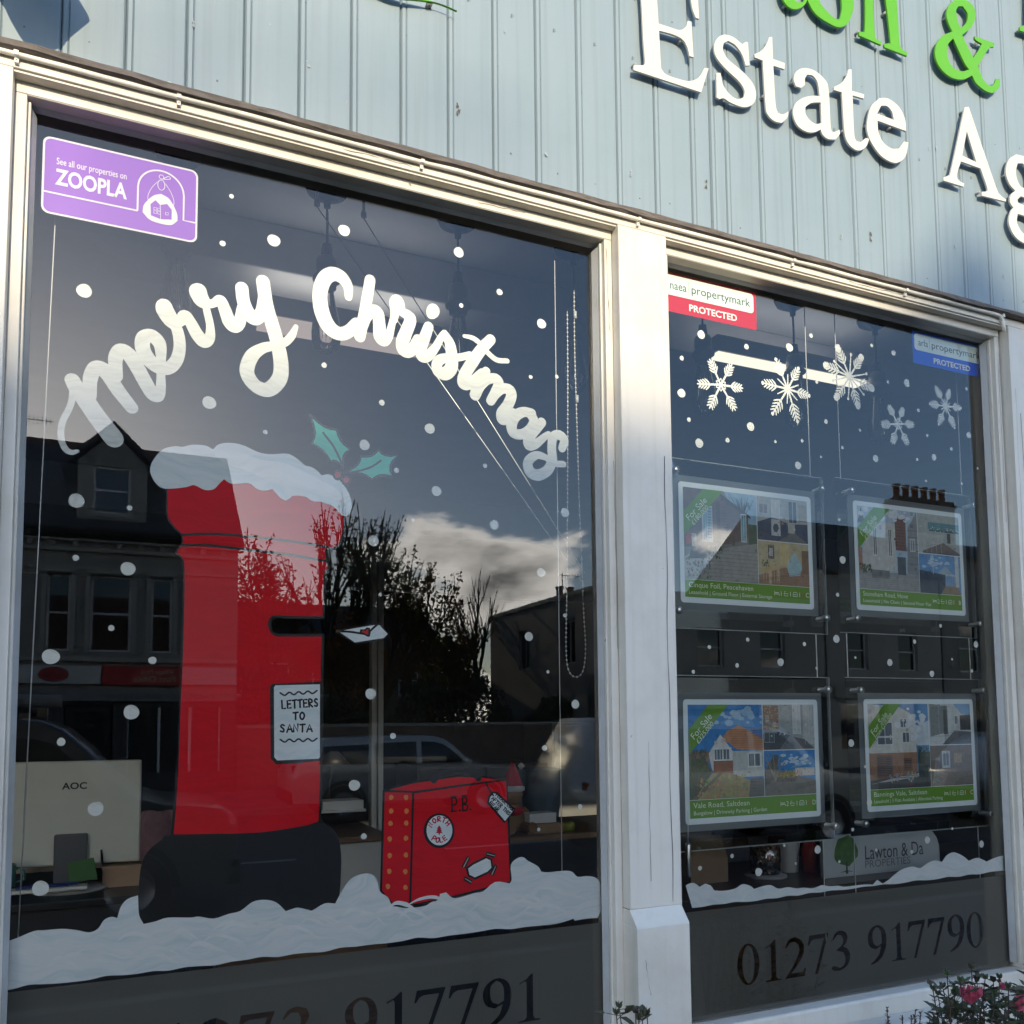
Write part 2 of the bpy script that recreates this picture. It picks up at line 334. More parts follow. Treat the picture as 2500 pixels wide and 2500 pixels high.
for k in range(-30, 62):
    x = X0B+PITCHB*k-.007
    o = obj('cladding_board', bms[random.randrange(5)], None, shop); o.location = (x, YW+random.uniform(-.0008, .0008), 2.572); o.rotation_euler = (random.uniform(-.0006, .0006), 0, random.uniform(-.008, .008))
    if k == split_k:                                # a board that has split down its length
        COL.objects.unlink(o); bpy.data.objects.remove(o)
        for a, wd in ((0, PITCHB*.55), (PITCHB*.55+.0016, PITCHB*.45-.0016)):
            o2 = obj('cladding_board', board_mesh(wd, k), M_CLAD, shop); o2.location = (x+a, YW, 2.572)
boxo('backing_wall', (-3.2, 5.6, -.035, .12, 2.62, 4.3), M_DARK, shop); boxo('upper_wall', (-3.2, 5.6, -.03, .12, 4.3005, 7.2), mat('upper_brick', (.24, .15, .11), .9, var=.35, vscale=6), shop)
for a_, b_, oa, ob in ((-3.2, -.601, -2.3, -.72), (2.601, 5.6, 2.75, 4.45)):   # the shopfront goes on; unseen window added each side to let in daylight
    for q in ((a_, oa, 0, 2.557), (ob, b_, 0, 2.557), (oa+.0002, ob-.0002, 0, .5), (oa+.0002, ob-.0002, 2.45, 2.557)): boxo('side_panel', (q[0], q[1], YO+.006, .06, q[2], q[3]), M_FRAME, shop, .002)
    g_ = MB().box(oa-.005, ob+.005, 0, .0035, .49, 2.46).build('added_side_glass', [M_GLASS, M_GLASSBACK], shop)
    for p in g_.data.polygons: p.material_index = 0 if p.normal.y < -.5 else 1
# knots and paint blisters on the joints
kn = []
for px, py, s in [(473, 55, .9), (752, 155, .9), (1118, 268, 1.5), (1334, 375, .9), (1541, 422, .9), (1723, 448, 1.1), (2054, 575, 1.0), (2126, 577, 1.5), (2450, 672, .9), (2332, 600, .8), (2268, 360, .6), (2286, 363, .6), (1233, 79, .5), (845, 250, .5), (660, 60, .5), (1390, 475, .6), (2092, 615, .7)]:
    v = P(px, py, YW-.001); mb = MB()
    for q in range(4):
        e = ellipse(v.x+random.uniform(-.0022, .0022)*s, v.z+random.uniform(-.007, .007)*s, random.uniform(.0008, .0024)*s, random.uniform(.001, .004)*s, 9, .35)
        a, t = poly_mesh([e], YW-.0016-q*.0002); mb.add(a, t)
    mb.build('paint_blister', mat('bare_knot', (.10, .085, .07), .9) if s > 1.05 else mat('old_filler', (.33, .36, .36), .8), shop)
# nail heads
nm_ = MB(); nm_.lathe([(0, -.0004), (.0014, -.0003), (.0016, .0002)], (0, 0, 0), 8, axis='y'); nme = nm_.mesh('nail'); nme.materials.append(mat('painted_nail', (.16, .19, .20), .6))
for k in range(-3, 34):
    for z_ in (2.63, 3.02):
        if random.random() < .7: o = obj('nail_head', nme, None, shop); o.location = (X0B+PITCHB*k+.03+random.uniform(-.006, .012), YW-.0005, z_+random.uniform(-.012, .012))
# torn sealant along the foot of the boards
mb = MB(); x = -3.2; zt = PZ(1200, 411, YL)
while x < 5.5:
    L = random.uniform(.02, .09); h = random.uniform(.001, .006)
    mb.add([(x, YW-.004, zt-.004), (x+L, YW-.004, zt-.004), (x+L*.8, YW-.005, zt+.010+h*.4), (x+L*.45, YW-.0055, zt+.010+h), (x+L*.1, YW-.005, zt+.010+h*.3)], [(0, 1, 2, 3, 4)]); x += L*random.uniform(.7, 1.2)
mb.build('sealant', worn_paint('cracked_sealant', (.42, .50, .52), (.2, .22, .22), .8), shop)
# lead ledge with an uneven nose
mb = MB(); n = 210; ztop = PZ(1200, 411, YL); zbot = PZ(1200, 425, YL); vs = []
for i in range(n+1):
    x = -3.2+8.8*i/n; j = lambda a: random.uniform(-a, a)
    vs += [(x, YW+.01, ztop+.016), (x, YL+.004+j(.001), ztop+.0015+j(.0012)), (x, YL+j(.0012), ztop-.002+j(.001)), (x, YL+j(.0012), zbot+j(.0016)), (x, YL+.006, zbot-.002+j(.001)), (x, YO+.01, zbot+.001)]
mb.add(vs, [(i*6+j, i*6+j+1, (i+1)*6+j+1, (i+1)*6+j) for i in range(n) for j in range(5)]); mb.build('lead_ledge', M_LEAD, shop)
mb = MB(); zf = PZ(1200, 431, -.065)
vs = []
for i in range(61):
    x = -3.2+8.8*i/60; vs += [(x, -.067+random.uniform(-.001, .001), zbot), (x, -.067+random.uniform(-.001, .001), zf+random.uniform(-.001, .001)), (x, YO, zf-.001)]
mb.add(vs, [(i*3+j, i*3+j+1, (i+1)*3+j+1, (i+1)*3+j) for i in range(60) for j in range(2)]); mb.build('ledge_shadow_strip', mat('under_ledge_shade', (.05, .042, .036), .9, var=.5, vscale=30), shop)  # dark strip coloured as the shadow line under the ledge

# fascia head and pilasters (outer frame)
boxo('fascia_head', (-.6, 2.6, YO, .05, ZH, zbot-.001), M_FRAME, shop, .0015)
boxo('cavetto_head', (XA-.0155, XB+.016, YO+.004, YI-.001, ZH-.0035, ZH-.0003), M_SOFFIT, shop)
boxo('cavetto_head', (XC-.0175, XD+.0205, YO+.004, YI-.001, ZH-.0035, ZH-.0003), M_SOFFIT, shop)
def pilaster(x0, x1, gaps):
    o = boxo('pilaster', (x0, x1, YO, .06, 1.283, ZH-.0002), M_FRAME, shop, .0012)
    mb = MB(); zc = 1.255                            # plinth with a sloping cap
    mb.prism([(0, 0)]*0 or [(x0-.001, .25), (x1+.0005, .25), (x1+.0005, zc), (x0-.001, zc)], -.080, .05)
    pl = mb.build('plinth', M_FRAME, o); bevel(pl, .0015)
    mb = MB(); mb.add([(x0-.001, -.080, zc), (x1+.0005, -.080, zc), (x1+.0005, YO+.0005, 1.283), (x0-.001, YO+.0005, 1.283), (x0-.001, 0, zc), (x1+.0005, 0, zc), (x1+.0005, 0, 1.283), (x0-.001, 0, 1.283)], [(0, 1, 2, 3), (0, 3, 7, 4), (1, 5, 6, 2)])
    mb.build('plinth_cap', M_FRAME, o)
    for gx in gaps:                                  # open joints between the boards
        mb = MB(); pts = [(gx+.0016*math.sin(i*1.7)+i*.0003, 1.29+i*.075) for i in range(gaps[gx])]
        ribbon(mb, pts, [.0004+.0005*abs(math.sin(i*2.1)) for i in range(len(pts))], YO-.0006); mb.build('open_joint', mat('joint_shadow_gap', (.12, .11, .12), .9), o)
    return o
pilaster(-.6, XA-.0158, {}); pilaster(XB+.0165, XC-.018, {XC-.036: 12}); pilaster(XD+.021, 2.6, {XD+.045: 15})
# raised fillet on the middle pilaster
boxo('fillet', (XB+.0167, XB+.0335, YO-.0018, YO-.0001, 1.285, ZH-.003), M_FRAME, shop, .0006)
boxo('stall_riser', (-.6, 2.6, -.032, .1, .0, .93), M_FRAME, shop)

def window(x0, x1, label):
    wn = bpy.data.objects.new('display_window', None); COL.objects.link(wn); wn.parent = shop; wn['label'] = label
    boxo('head_rail', (x0-.0155, x1+.0155, YI, .03, ZT, ZH-.0002), M_FRAME, wn, .0012)
    boxo('jamb', (x0-.0155, x0, YI+.0003, .03, ZS, ZT-.0005), M_FRAME, wn, .0012)
    boxo('jamb', (x1, x1+.0155, YI+.0003, .03, ZS, ZT-.0005), M_FRAME, wn, .0012)
    # putty and beads against the glass
    for a, s in ((x0, 1), (x1, -1)):
        mb = MB(); wd, dp = .010*s, -.015
        mb.add([(a, dp, ZS+.012), (a+wd*.45, dp, ZS+.012), (a+wd, -.0008, ZS+.012), (a, -.0008, ZS+.012), (a, dp, ZT-.008), (a+wd*.45, dp, ZT-.008), (a+wd, -.0008, ZT-.012), (a, -.0008, ZT-.012)], [(0, 1, 5, 4), (1, 2, 6, 5), (2, 3, 7, 6), (3, 0, 4, 7), (0, 3, 2, 1), (4, 5, 6, 7)])
        mb.build('glazing_bead', M_PUTTY, wn)
        boxo('bead_strip', (min(a, a+s*.0042), max(a, a+s*.0042), -.023, -.0155, ZS+.012, ZT-.004), M_FRAME, wn, .001)
    mb = MB(); mb.add([(x0, -.010, ZT-.0004), (x1, -.010, ZT-.0004), (x1, -.0008, ZT-.005), (x0, -.0008, ZT-.005), (x0, -.0008, ZT-.0004), (x1, -.0008, ZT-.0004)], [(0, 1, 2, 3), (3, 2, 5, 4)])
    mb.build('glazing_bead', M_PUTTY, wn)
    boxo('head_soffit', (x0+.0003, x1-.0003, YI+.0015, -.011, ZT-.0009, ZT-.0002), M_SOFFIT, wn)
    mb = MB(); mb.box(x0-.008, x1+.008, 0, .0035, ZS-.01, ZT+.008); g = mb.build('glass_pane', [M_GLASS, M_GLASSBACK], wn)
    for p in g.data.polygons: p.material_index = 0 if p.normal.y < -.5 else 1
    # sill with a rounded nosing and a fillet under it
    sl = MB(); sl.prism([(0, 0)]*0 or [(x0-.0155, .985), (x1+.0155, .985), (x1+.0155, ZS), (x0-.0155, ZS)], -.034, .03)
    bevel(sl.build('sill', M_FRAME, wn), .006, 3)
    bevel(boxo('sill_nosing', (x0-.0157, x1+.0157, -.088, -.0343, .955, 1.008), M_FRAME, wn), .010, 3)
    boxo('sill_apron', (x0-.0153, x1+.0153, -.065, -.0345, .90, .9545), M_FRAME, wn, .003)
    return wn
WL = window(XA, XB, 'left display window with the Christmas painting'); WR = window(XC, XD, 'right display window with property cards')

# hairline cracks and chipped corners in the joinery paint
cr_m = mat('crack_line', (.16, .14, .12), .9); mb = MB(); rnd = random.Random(21)
for x, z, dx, dz_, y in [(XB+.004, ZT-.02, .004, -.16, YI), (XC-.008, ZT-.1, -.002, -.3, YI), (XD+.008, ZT-.05, .001, -.4, YI), (XB+.06, 1.33, .002, .25, YO), (XB+.03, 1.2, .01, -.06, -.0802), (XA-.05, 2.3, .003, .2, YO), (.3, ZH+.006, .12, .001, YO), (.55, ZT+.008, .09, .002, YI), (1.4, ZH+.006, .2, .001, YO), (1.25, ZT+.01, .05, .001, YI), (XD+.03, 1.9, .004, .5, YO), (XD+.012, 2.44, .0, .05, YI), (XB+.012, 2.1, .001, -.35, YI), (1.2, 1.0, .3, .002, -.0882), (1.7, 1.004, .2, -.002, -.0882)]:
    n_ = 9; pts = [(x+dx*i/n_+rnd.uniform(-.0012, .0012), z+dz_*i/n_+rnd.uniform(-.0012, .0012)) for i in range(n_+1)]; ribbon(mb, pts, [rnd.uniform(.0001, .0006) for _ in pts], y-.0008, 2)
c_ = mb.build('paint_cracks', cr_m, shop, False); c_['kind'] = 'stuff'
# conduit clipped along the fascia
cz = PZ(1200, 438.5, -.064)
mb = MB(); pts = [(-.5+.1*i, -.0625+random.uniform(-.0006, .0006), cz+random.uniform(-.0007, .0007)) for i in range(24)]
ex = PX(2440, 772, -.064); pts = [p for p in pts if p[0] < ex-.05]+[(ex-.02, -.063, cz), (ex+.002, -.063, cz-.0015), (ex+.012, -.062, cz-.008), (ex+.017, -.061, cz-.02), (ex+.019, -.060, cz-.036)]
mb.tube(pts, .0042, 10)
cab = mb.build('cable_conduit', M_PVC); tag(cab, 'thin painted cable clipped under the ledge above both windows', 'cable')
for px, py in [(40, 134), (437, 240), (1031, 395), (1560, 538), (1938, 638), (2213, 710), (2448, 774)]:
    x = PX(px, py, -.064); mb = MB(); mb.box(x-.0032, x+.0032, -.0685, YO+.0002, cz-.0045, cz+.0055); mb.box(x-.0028, x+.0028, -.062, YO+.0002, cz-.012, cz-.0045); mb.lathe([(0, -.064), (.0012, -.064), (.0015, -.062)], (x, 0, cz-.0075), 8, axis='y')
    bevel(mb.build('clip', M_PVC, cab), .001)

# ------------------------------------------------------------------ raised fascia letters (outlines surveyed off the fascia)
YF = YW-.0155
def letter(name, label, loops, mt, group, ox, oy, n=4):
    ls = []
    for lp in loops:
        ls.append(to_world(smooth_closed(z7(ox, oy, lp), n), YF))
    y0, y1 = YF, YF+.0042; mb = MB(); bv = .0006
    v, t = poly_mesh(ls, y0); mb.add(v, t); v, t = poly_mesh(ls, y1); mb.add(v, t)
    for lp in ls:
        k = len(lp); mb.add([(a, y0, b) for a, b in lp]+[(a, y1, b) for a, b in lp], [(i, (i+1) % k, k+(i+1) % k, k+i) for i in range(k)])
    cx = sum(a for a, b in ls[0])/len(ls[0]); cz_ = min(b for a, b in ls[0])
    o = thing(name, label, 'sign letter', (cx, YF, cz_), 0, group)
    mb.v = [(a-cx, b-YF, c-cz_) for a, b, c in mb.v]
    mb.build('face', mt, o)
    # short locators that hold the letter off the boards
    xs = [a for a, b in ls[0]]; zs = [b for a, b in ls[0]]
    for q in range(3):
        a, b = ls[0][(q*len(ls[0]))//3]; ix = a+(cx-a)*.06; iz = b+((min(zs)+max(zs))/2-b)*.06
        MB().lathe([(0, 0), (.003, 0), (.003, .012), (0, .012)], (ix-cx, .0038, iz-cz_), 8, axis='y').build('locator', mat('grey_locator', (.3, .3, .3), .5), o)
    return o
GW, GG = 'raised white letters of the second sign line', 'raised lime green letters of the first sign line'
letter('sign_letter', 'raised white capital E of the word Estate on the fascia', [[(960, 437), (957, 471), (1413, 622), (1463, 460), (1436, 458), (1398, 520), (1345, 545), (1290, 540), (1185, 505), (1150, 470), (1141, 430), (1129, 206), (1225, 232), (1290, 268), (1320, 320), (1334, 377), (1361, 385), (1348, 146), (1321, 140), (1310, 180), (1268, 202), (1200, 182), (1126, 158), (1112, -60), (1108, -245), (1240, -200), (1320, -130), (1352, 50), (1377, 120), (1399, 126), (1380, -200), (915, -350), (913, -325), (985, -290), (1000, -100), (1013, 60), (1022, 260), (1034, 415), (1020, 440)]], M_LETW, GW, 1200, 0)
letter('sign_letter', 'raised white letter s of the word Estate on the fascia', [[(1712, 283), (1728, 285), (1739, 440), (1713, 442), (1690, 370), (1645, 305), (1595, 275), (1565, 290), (1560, 335), (1595, 400), (1690, 480), (1760, 560), (1783, 630), (1770, 690), (1730, 718), (1680, 718), (1610, 690), (1565, 662), (1535, 668), (1518, 655), (1515, 492), (1542, 490), (1562, 575), (1610, 640), (1660, 668), (1700, 655), (1705, 610), (1670, 550), (1580, 465), (1515, 385), (1500, 310), (1525, 255), (1570, 233), (1630, 250), (1690, 298)]], M_LETW, GW, 1200, 0)
letter('sign_letter', 'first raised white letter t of the word Estate', [[(235, 248), (241, 397), (320, 425), (318, 466), (243, 442), (258, 700), (275, 762), (310, 770), (345, 750), (338, 790), (300, 828), (250, 815), (205, 770), (190, 700), (172, 408), (118, 386), (115, 365), (165, 340), (200, 290), (215, 250)]], M_LETW, GW, 1800, 0)
letter('sign_letter', 'raised white letter a of the word Estate on the fascia', [[(380, 530), (400, 480), (450, 458), (520, 475), (585, 530), (615, 600), (630, 855), (650, 893), (690, 873), (690, 905), (660, 940), (610, 935), (575, 905), (562, 872), (520, 890), (470, 888), (410, 850), (378, 780), (385, 710), (430, 665), (500, 645), (556, 648), (543, 560), (512, 512), (472, 502), (456, 530), (455, 570), (430, 592), (395, 580)], [(563, 690), (568, 828), (530, 835), (490, 810), (460, 765), (460, 720), (500, 693)]], M_LETW, GW, 1800, 0)
letter('sign_letter', 'second raised white letter t of the word Estate', [[(770, 467), (773, 612), (855, 635), (853, 664), (777, 642), (788, 900), (803, 950), (832, 958), (865, 930), (889, 935), (870, 985), (830, 1012), (790, 1005), (745, 960), (722, 880), (705, 622), (652, 606), (652, 585), (700, 560), (735, 515), (750, 467)]], M_LETW, GW, 1800, 0)
letter('sign_letter', 'raised white letter e ending the word Estate', [[(875, 830), (900, 720), (960, 660), (1020, 665), (1090, 720), (1130, 800), (1138, 883), (945, 812), (952, 890), (985, 960), (1040, 1000), (1090, 1000), (1125, 953), (1153, 960), (1135, 1050), (1090, 1092), (1040, 1092), (970, 1050), (910, 970), (880, 900)], [(943, 765), (970, 712), (1010, 715), (1042, 752), (1056, 808)]], M_LETW, GW, 1800, 0)
letter('sign_letter', 'raised white capital A at the right of the fascia', [[(1533, 722), (1560, 720), (1735, 1235), (1770, 1310), (1812, 1345), (1810, 1358), (1648, 1318), (1648, 1292), (1680, 1290), (1685, 1265), (1640, 1135), (1508, 1087), (1480, 1175), (1492, 1215), (1529, 1236), (1526, 1258), (1390, 1216), (1390, 1195), (1425, 1180), (1442, 1145)], [(1547, 885), (1612, 1093), (1516, 1047)]], M_LETW, GW, 1800, 0)
letter('sign_letter', 'raised white letter g cut off by the right edge', [[(1810, 1160), (1830, 1075), (1880, 1040), (1935, 1055), (1985, 1085), (2060, 1095), (2060, 1130), (2010, 1135), (2025, 1200), (2010, 1290), (1960, 1330), (1910, 1322), (1888, 1345), (1900, 1370), (1980, 1400), (2050, 1460), (2070, 1550), (2020, 1640), (1940, 1640), (1870, 1590), (1830, 1500), (1845, 1420), (1862, 1400), (1838, 1360), (1845, 1310), (1875, 1285), (1835, 1240)], [(1878, 1150), (1890, 1100), (1925, 1100), (1955, 1150), (1965, 1220), (1945, 1270), (1910, 1255), (1885, 1205)], [(1890, 1440), (1960, 1465), (2010, 1510), (2010, 1570), (1970, 1600), (1920, 1565), (1885, 1500)]], M_LETW, GW, 1800, 0)
letter('sign_letter', 'lime green letter t cut off by the top edge', [[(300, -420), (330, -430), (345, -260), (440, -225), (440, -190), (350, -215), (372, -40), (400, 15), (440, 15), (465, -25), (470, 5), (440, 45), (390, 62), (345, 45), (310, 0), (292, -60), (272, -240), (215, -260), (213, -285), (262, -310)]], M_LETG, GG, 1800, 0)
letter('sign_letter', 'lime green letter o in the top fascia line', [[(452, -100), (470, -10), (530, 95), (640, 168), (700, 182), (745, 155), (778, 80), (785, 0), (765, -120), (700, -220), (610, -260), (510, -220)], [(528, -110), (550, 0), (600, 70), (655, 122), (690, 130), (704, 70), (702, 0), (680, -120), (630, -200), (570, -205)]], M_LETG, GG, 1800, 0)
letter('sign_letter', 'lime green letter n in the top fascia line', [[(820, 212), (822, 238), (970, 303), (974, 280), (938, 262), (926, 220), (915, 20), (905, -110), (950, -105), (985, -60), (1003, 20), (1032, 275), (1020, 290), (990, 296), (992, 318), (1145, 377), (1147, 353), (1110, 330), (1092, 270), (1078, 40), (1055, -90), (1000, -170), (930, -170), (900, -150), (895, -230), (810, -260), (808, -235), (850, -200), (862, 20), (860, 200), (845, 215)]], M_LETG, GG, 1800, 0)
letter('sign_letter', 'lime green ampersand on the fascia', [[(1410, 95), (1430, 30), (1480, -5), (1540, 0), (1590, 40), (1605, 110), (1580, 180), (1535, 220), (1515, 235), (1545, 300), (1592, 390), (1635, 325), (1648, 295), (1606, 268), (1600, 244), (1733, 290), (1730, 316), (1700, 322), (1660, 380), (1622, 445), (1655, 530), (1700, 580), (1728, 570), (1745, 530), (1771, 532), (1765, 590), (1720, 628), (1670, 610), (1610, 560), (1583, 508), (1520, 535), (1440, 520), (1370, 460), (1335, 380), (1342, 300), (1385, 240), (1450, 212), (1425, 160)], [(1475, 75), (1490, 42), (1520, 42), (1552, 92), (1545, 150), (1508, 188), (1488, 150)], [(1418, 305), (1455, 258), (1530, 420), (1563, 468), (1510, 480), (1450, 450), (1417, 380)]], M_LETG, GG, 1800, 0)
letter('sign_letter', 'lime green capital letter out at the top right corner', [[(1905, 205), (1905, 180), (1960, 160), (1950, -250), (1900, -290), (1900, -315), (2120, -240), (2240, -100), (2290, 60), (2250, 220), (2160, 285)], [(2030, -200), (2045, 170), (2120, 200), (2190, 150), (2200, 20), (2150, -110)]], M_LETG, GG, 1800, 0)
lg = letter('logo_base', 'pale pointed ground stroke of the green sign logo', [[(780, -120), (900, -90), (1050, -45), (1230, 0), (1350, 38), (1425, 72), (1300, 20), (1180, 0), (1000, -20), (860, -75)]], M_LETG, None, 600, 0); lg['category'] = 'sign logo'
# unseen plate on an arm, outline worked back from the shadow it casts
HB = .105
sh = [P(a, b, YW) for a, b in [(-60, -60), (4, 8), (25, 48), (62, 108), (100, 130), (150, 116), (168, 96), (214, 58), (219, 50), (214, 38), (186, -8), (120, -110)]]
lp = smooth_closed([(v.x-.111*HB, v.z+.29*HB) for v in sh], 3, 40)
al = thing('shadow_plate', 'unseen rounded plate on an arm, shaped to cast the upper left shadow', 'shadow caster', (0, YW, sum(b for a, b in lp)/len(lp)))
oz = al.location.z; mb = MB(); ls = [(a, b-oz) for a, b in lp]
mb.prism(ls, -HB, -HB+.012); mb.build('housing', mat('navy_casing', (.012, .016, .03), .4), al)
cx = sum(a for a, b in ls)/len(ls); mt_ = max(b for a, b in ls)
mb = MB(); mb.tube([(cx, -HB+.012, mt_-.02), (cx, -HB+.03, mt_+.03), (cx, -.02, mt_+.08), (cx, 0, mt_+.08)], .012, 8); mb.build('arm', mat('navy_casing', (.012, .016, .03), .4), al)

# ================================================================== PAINTED CHRISTMAS SCENE ON THE LEFT PANE
A5, A6, A7 = (0, 600), (600, 600), (1200, 600)
def lettering(name, label, strokes, group='painted words of the Christmas greeting'):
    """each stroke: origin, points, radius (survey px of a 700 px tile)"""
    o = thing(name, label, 'painted letter', (0, 0, 0), 0, group)
    return o
def brush_letter(parent, strokes, lay0):
    mb = MB()
    for i, (og, pts, r) in enumerate(strokes):
        rr = [q*ZF for q in r] if isinstance(r, (list, tuple)) else r*ZF
        pstroke(mb, z7(og[0], og[1], pts), rr, lay0+.35*i, caps=(True, True), n=8)
    return mb.build('letter', M_PWHITE, parent, fix=False)
merry = thing('painted_word', 'white brush script word merry painted across the left pane', 'painted lettering')
brush_letter(merry, [(A5, [(522, 1384), (480, 1392), (440, 1368), (415, 1310), (411, 1240), (428, 1170), (462, 1105), (482, 1050), (492, 985), (505, 930)], [12, 18, 20, 20, 20, 20, 20, 20, 22, 26]),
    (A5, [(487, 905), (520, 965), (580, 1045), (660, 1160), (768, 1300)], [46, 50, 56, 58, 60]),
    (A5, [(606, 1010), (608, 900), (640, 826), (690, 830), (738, 885), (800, 980), (888, 1092)], [40, 44, 46, 48, 46, 44, 40]),
    (A5, [(785, 880), (778, 765), (812, 706), (868, 733), (925, 820), (985, 930), (1025, 995), (1062, 1010), (1082, 960), (1084, 880), (1078, 830)], [38, 44, 46, 47, 46, 45, 44, 42, 32, 27, 26])], 0)
brush_letter(merry, [(A5, [(1078, 850), (1085, 740), (1072, 655), (1020, 608), (968, 622), (962, 690), (1005, 770), (1075, 822), (1140, 822), (1190, 770), (1210, 690), (1205, 610), (1185, 540)], [26, 32, 42, 46, 46, 46, 46, 44, 42, 40, 38, 37, 36])], 2)
brush_letter(merry, [(A5, [(1190, 545), (1140, 505), (1100, 440), (1095, 405), (1112, 400), (1128, 440), (1165, 495), (1210, 510), (1245, 468), (1285, 520), (1330, 600), (1375, 645), (1412, 620), (1416, 540), (1390, 420)], [34, 38, 42, 40, 40, 44, 40, 36, 36, 38, 42, 44, 34, 26, 24])], 3)
brush_letter(merry, [(A5, [(1392, 400), (1350, 375), (1325, 325), (1322, 300), (1345, 298), (1360, 340), (1400, 388), (1445, 385), (1485, 365), (1515, 430), (1545, 510), (1582, 542), (1615, 510), (1632, 420)], [30, 36, 42, 42, 42, 40, 30, 28, 34, 40, 44, 45, 40, 34])], 4)
brush_letter(merry, [(A5, [(1630, 285), (1640, 370), (1675, 455), (1718, 488), (1762, 450), (1775, 360), (1775, 300)], [42, 42, 44, 48, 42, 36, 34]),
    (A6, [(116, 240), (140, 400), (175, 520), (215, 660), (238, 800), (225, 900), (150, 970), (62, 940), (8, 850), (40, 745), (115, 690), (200, 672), (265, 650), (310, 605), (338, 545)], [44, 45, 45, 46, 48, 50, 48, 44, 46, 44, 34, 30, 28, 26, 16])], 5)
chris = thing('painted_word', 'white brush script word Christmas painted curving down across the left pane', 'painted lettering')
brush_letter(chris, [(A6, [(692, 345), (688, 275), (645, 212), (585, 190), (530, 225), (500, 320), (512, 440), (560, 545), (630, 592), (695, 575), (745, 520)], [26, 34, 44, 48, 48, 48, 50, 50, 46, 42, 36])], 0)
brush_letter(chris, [(A6, [(838, 230), (820, 340), (795, 480), (768, 612)], [36, 37, 38, 38]), (A6, [(785, 560), (815, 480), (860, 435), (890, 455), (900, 530), (905, 610), (932, 640), (962, 610), (982, 540), (1000, 470)], [30, 34, 38, 40, 42, 44, 38, 30, 24, 24])], 1)
brush_letter(chris, [(A6, [(1000, 500), (1005, 430), (1000, 385), (1018, 365), (1035, 390), (1050, 440), (1095, 470), (1110, 500), (1085, 570), (1058, 640), (1060, 695), (1095, 715), (1135, 680), (1160, 630)], [24, 34, 34, 38, 36, 32, 36, 40, 42, 44, 44, 40, 36, 34])], 2)
brush_letter(chris, [(A6, [(1232, 545), (1205, 620), (1180, 690), (1190, 745), (1230, 740), (1275, 690), (1315, 620), (1340, 590)], [34, 38, 40, 40, 36, 28, 24, 24])], 3)
mb = MB(); ppoly(mb, [(600+a*ZF, 600+b*ZF) for a, b in ellipse(1260, 442, 45, 53, 18, .03)], 3, False); mb.build('letter_dot', M_PWHITE, chris)
brush_letter(chris, [(A6, [(1345, 605), (1375, 660), (1388, 740), (1385, 820), (1345, 862), (1300, 845), (1288, 800), (1315, 765), (1370, 755), (1440, 752), (1510, 735)], [30, 36, 42, 44, 44, 42, 36, 34, 30, 26, 24])], 4)
brush_letter(chris, [(A6, [(1650, 632), (1590, 695), (1530, 780), (1475, 870), (1465, 925), (1500, 935), (1545, 890), (1590, 850)], [36, 38, 40, 40, 40, 34, 26, 24]), (A6, [(1472, 608), (1530, 622), (1580, 660), (1625, 715), (1690, 768), (1762, 776)], [12, 17, 18, 18, 18, 17])], 5)
brush_letter(chris, [(A6, [(1620, 845), (1590, 910), (1545, 1005)], [30, 36, 38]), (A6, [(1575, 960), (1625, 905), (1680, 895), (1705, 930), (1685, 985), (1650, 1045)], [26, 32, 36, 37, 36, 32]), (A6, [(1680, 1010), (1725, 965), (1775, 970), (1790, 1010), (1765, 1075), (1725, 1130), (1730, 1172), (1770, 1165), (1805, 1120)], [26, 34, 37, 38, 38, 38, 36, 30, 26])], 6)
brush_letter(chris, [(A7, [(270, 1130), (215, 1120), (160, 1150), (135, 1210), (150, 1260), (205, 1270), (260, 1235), (285, 1180), (262, 1135)], [34, 34, 38, 38, 36, 34, 34, 34, 32]), (A7, [(338, 1190), (290, 1245), (250, 1305), (255, 1345), (300, 1335), (355, 1290), (385, 1270)], [33, 36, 38, 36, 30, 24, 22])], 7)
brush_letter(chris, [(A7, [(475, 1365), (490, 1310), (455, 1275), (415, 1290), (405, 1360), (408, 1440), (380, 1510), (315, 1545), (258, 1520), (248, 1455), (300, 1412), (360, 1425), (420, 1465), (485, 1472)], [28, 32, 34, 32, 32, 34, 36, 38, 38, 34, 28, 22, 22, 22])], 8)

# ---- pillar box
B0, B6, C0, C6 = (0, 1200), (600, 1200), (0, 1800), (600, 1800)
box = thing('painted_post_box', 'red pillar box with a black base painted on the left pane', 'painted post box')
body = z7(*B0, [(1128, -60), (1125, 60), (1132, 170), (1180, 243), (1226, 288), (1228, 352), (1200, 385), (1187, 410), (1210, 438), (1234, 466), (1240, 700), (1228, 1150), (1215, 1450), (1200, 1900)])+z7(*C0, [(1182, 450), (1168, 655)])+z7(*C6, [(0, 645), (150, 635), (300, 612), (420, 590), (492, 565)])+z7(*B6, [(500, 1850), (505, 1300), (518, 970), (260, 968), (195, 962), (163, 930), (160, 890), (175, 850), (220, 842), (300, 848), (522, 848), (527, 700), (533, 548), (560, 520), (558, 505), (546, 470), (546, 392), (600, 378), (640, 340), (660, 230), (668, 150), (500, -60), (100, -250)])+z7(*A5, [(1560, 1480), (1300, 1520)])
mb = MB(); ppoly(mb, body, 10, True, n=3); mb.build('body', M_PRED, box)
mb = MB(); ppoly(mb, z7(*C0, [(1165, 655), (1090, 690), (1000, 765), (955, 850), (937, 980), (930, 1100), (938, 1200), (970, 1275)])+z7(*C6, [(0, 1290), (300, 1280), (600, 1260), (632, 1060), (642, 900), (640, 760), (612, 650), (560, 595), (492, 568), (300, 612), (0, 645)]), 9); mb.build('base', M_BLACKP, box)
mb = MB()
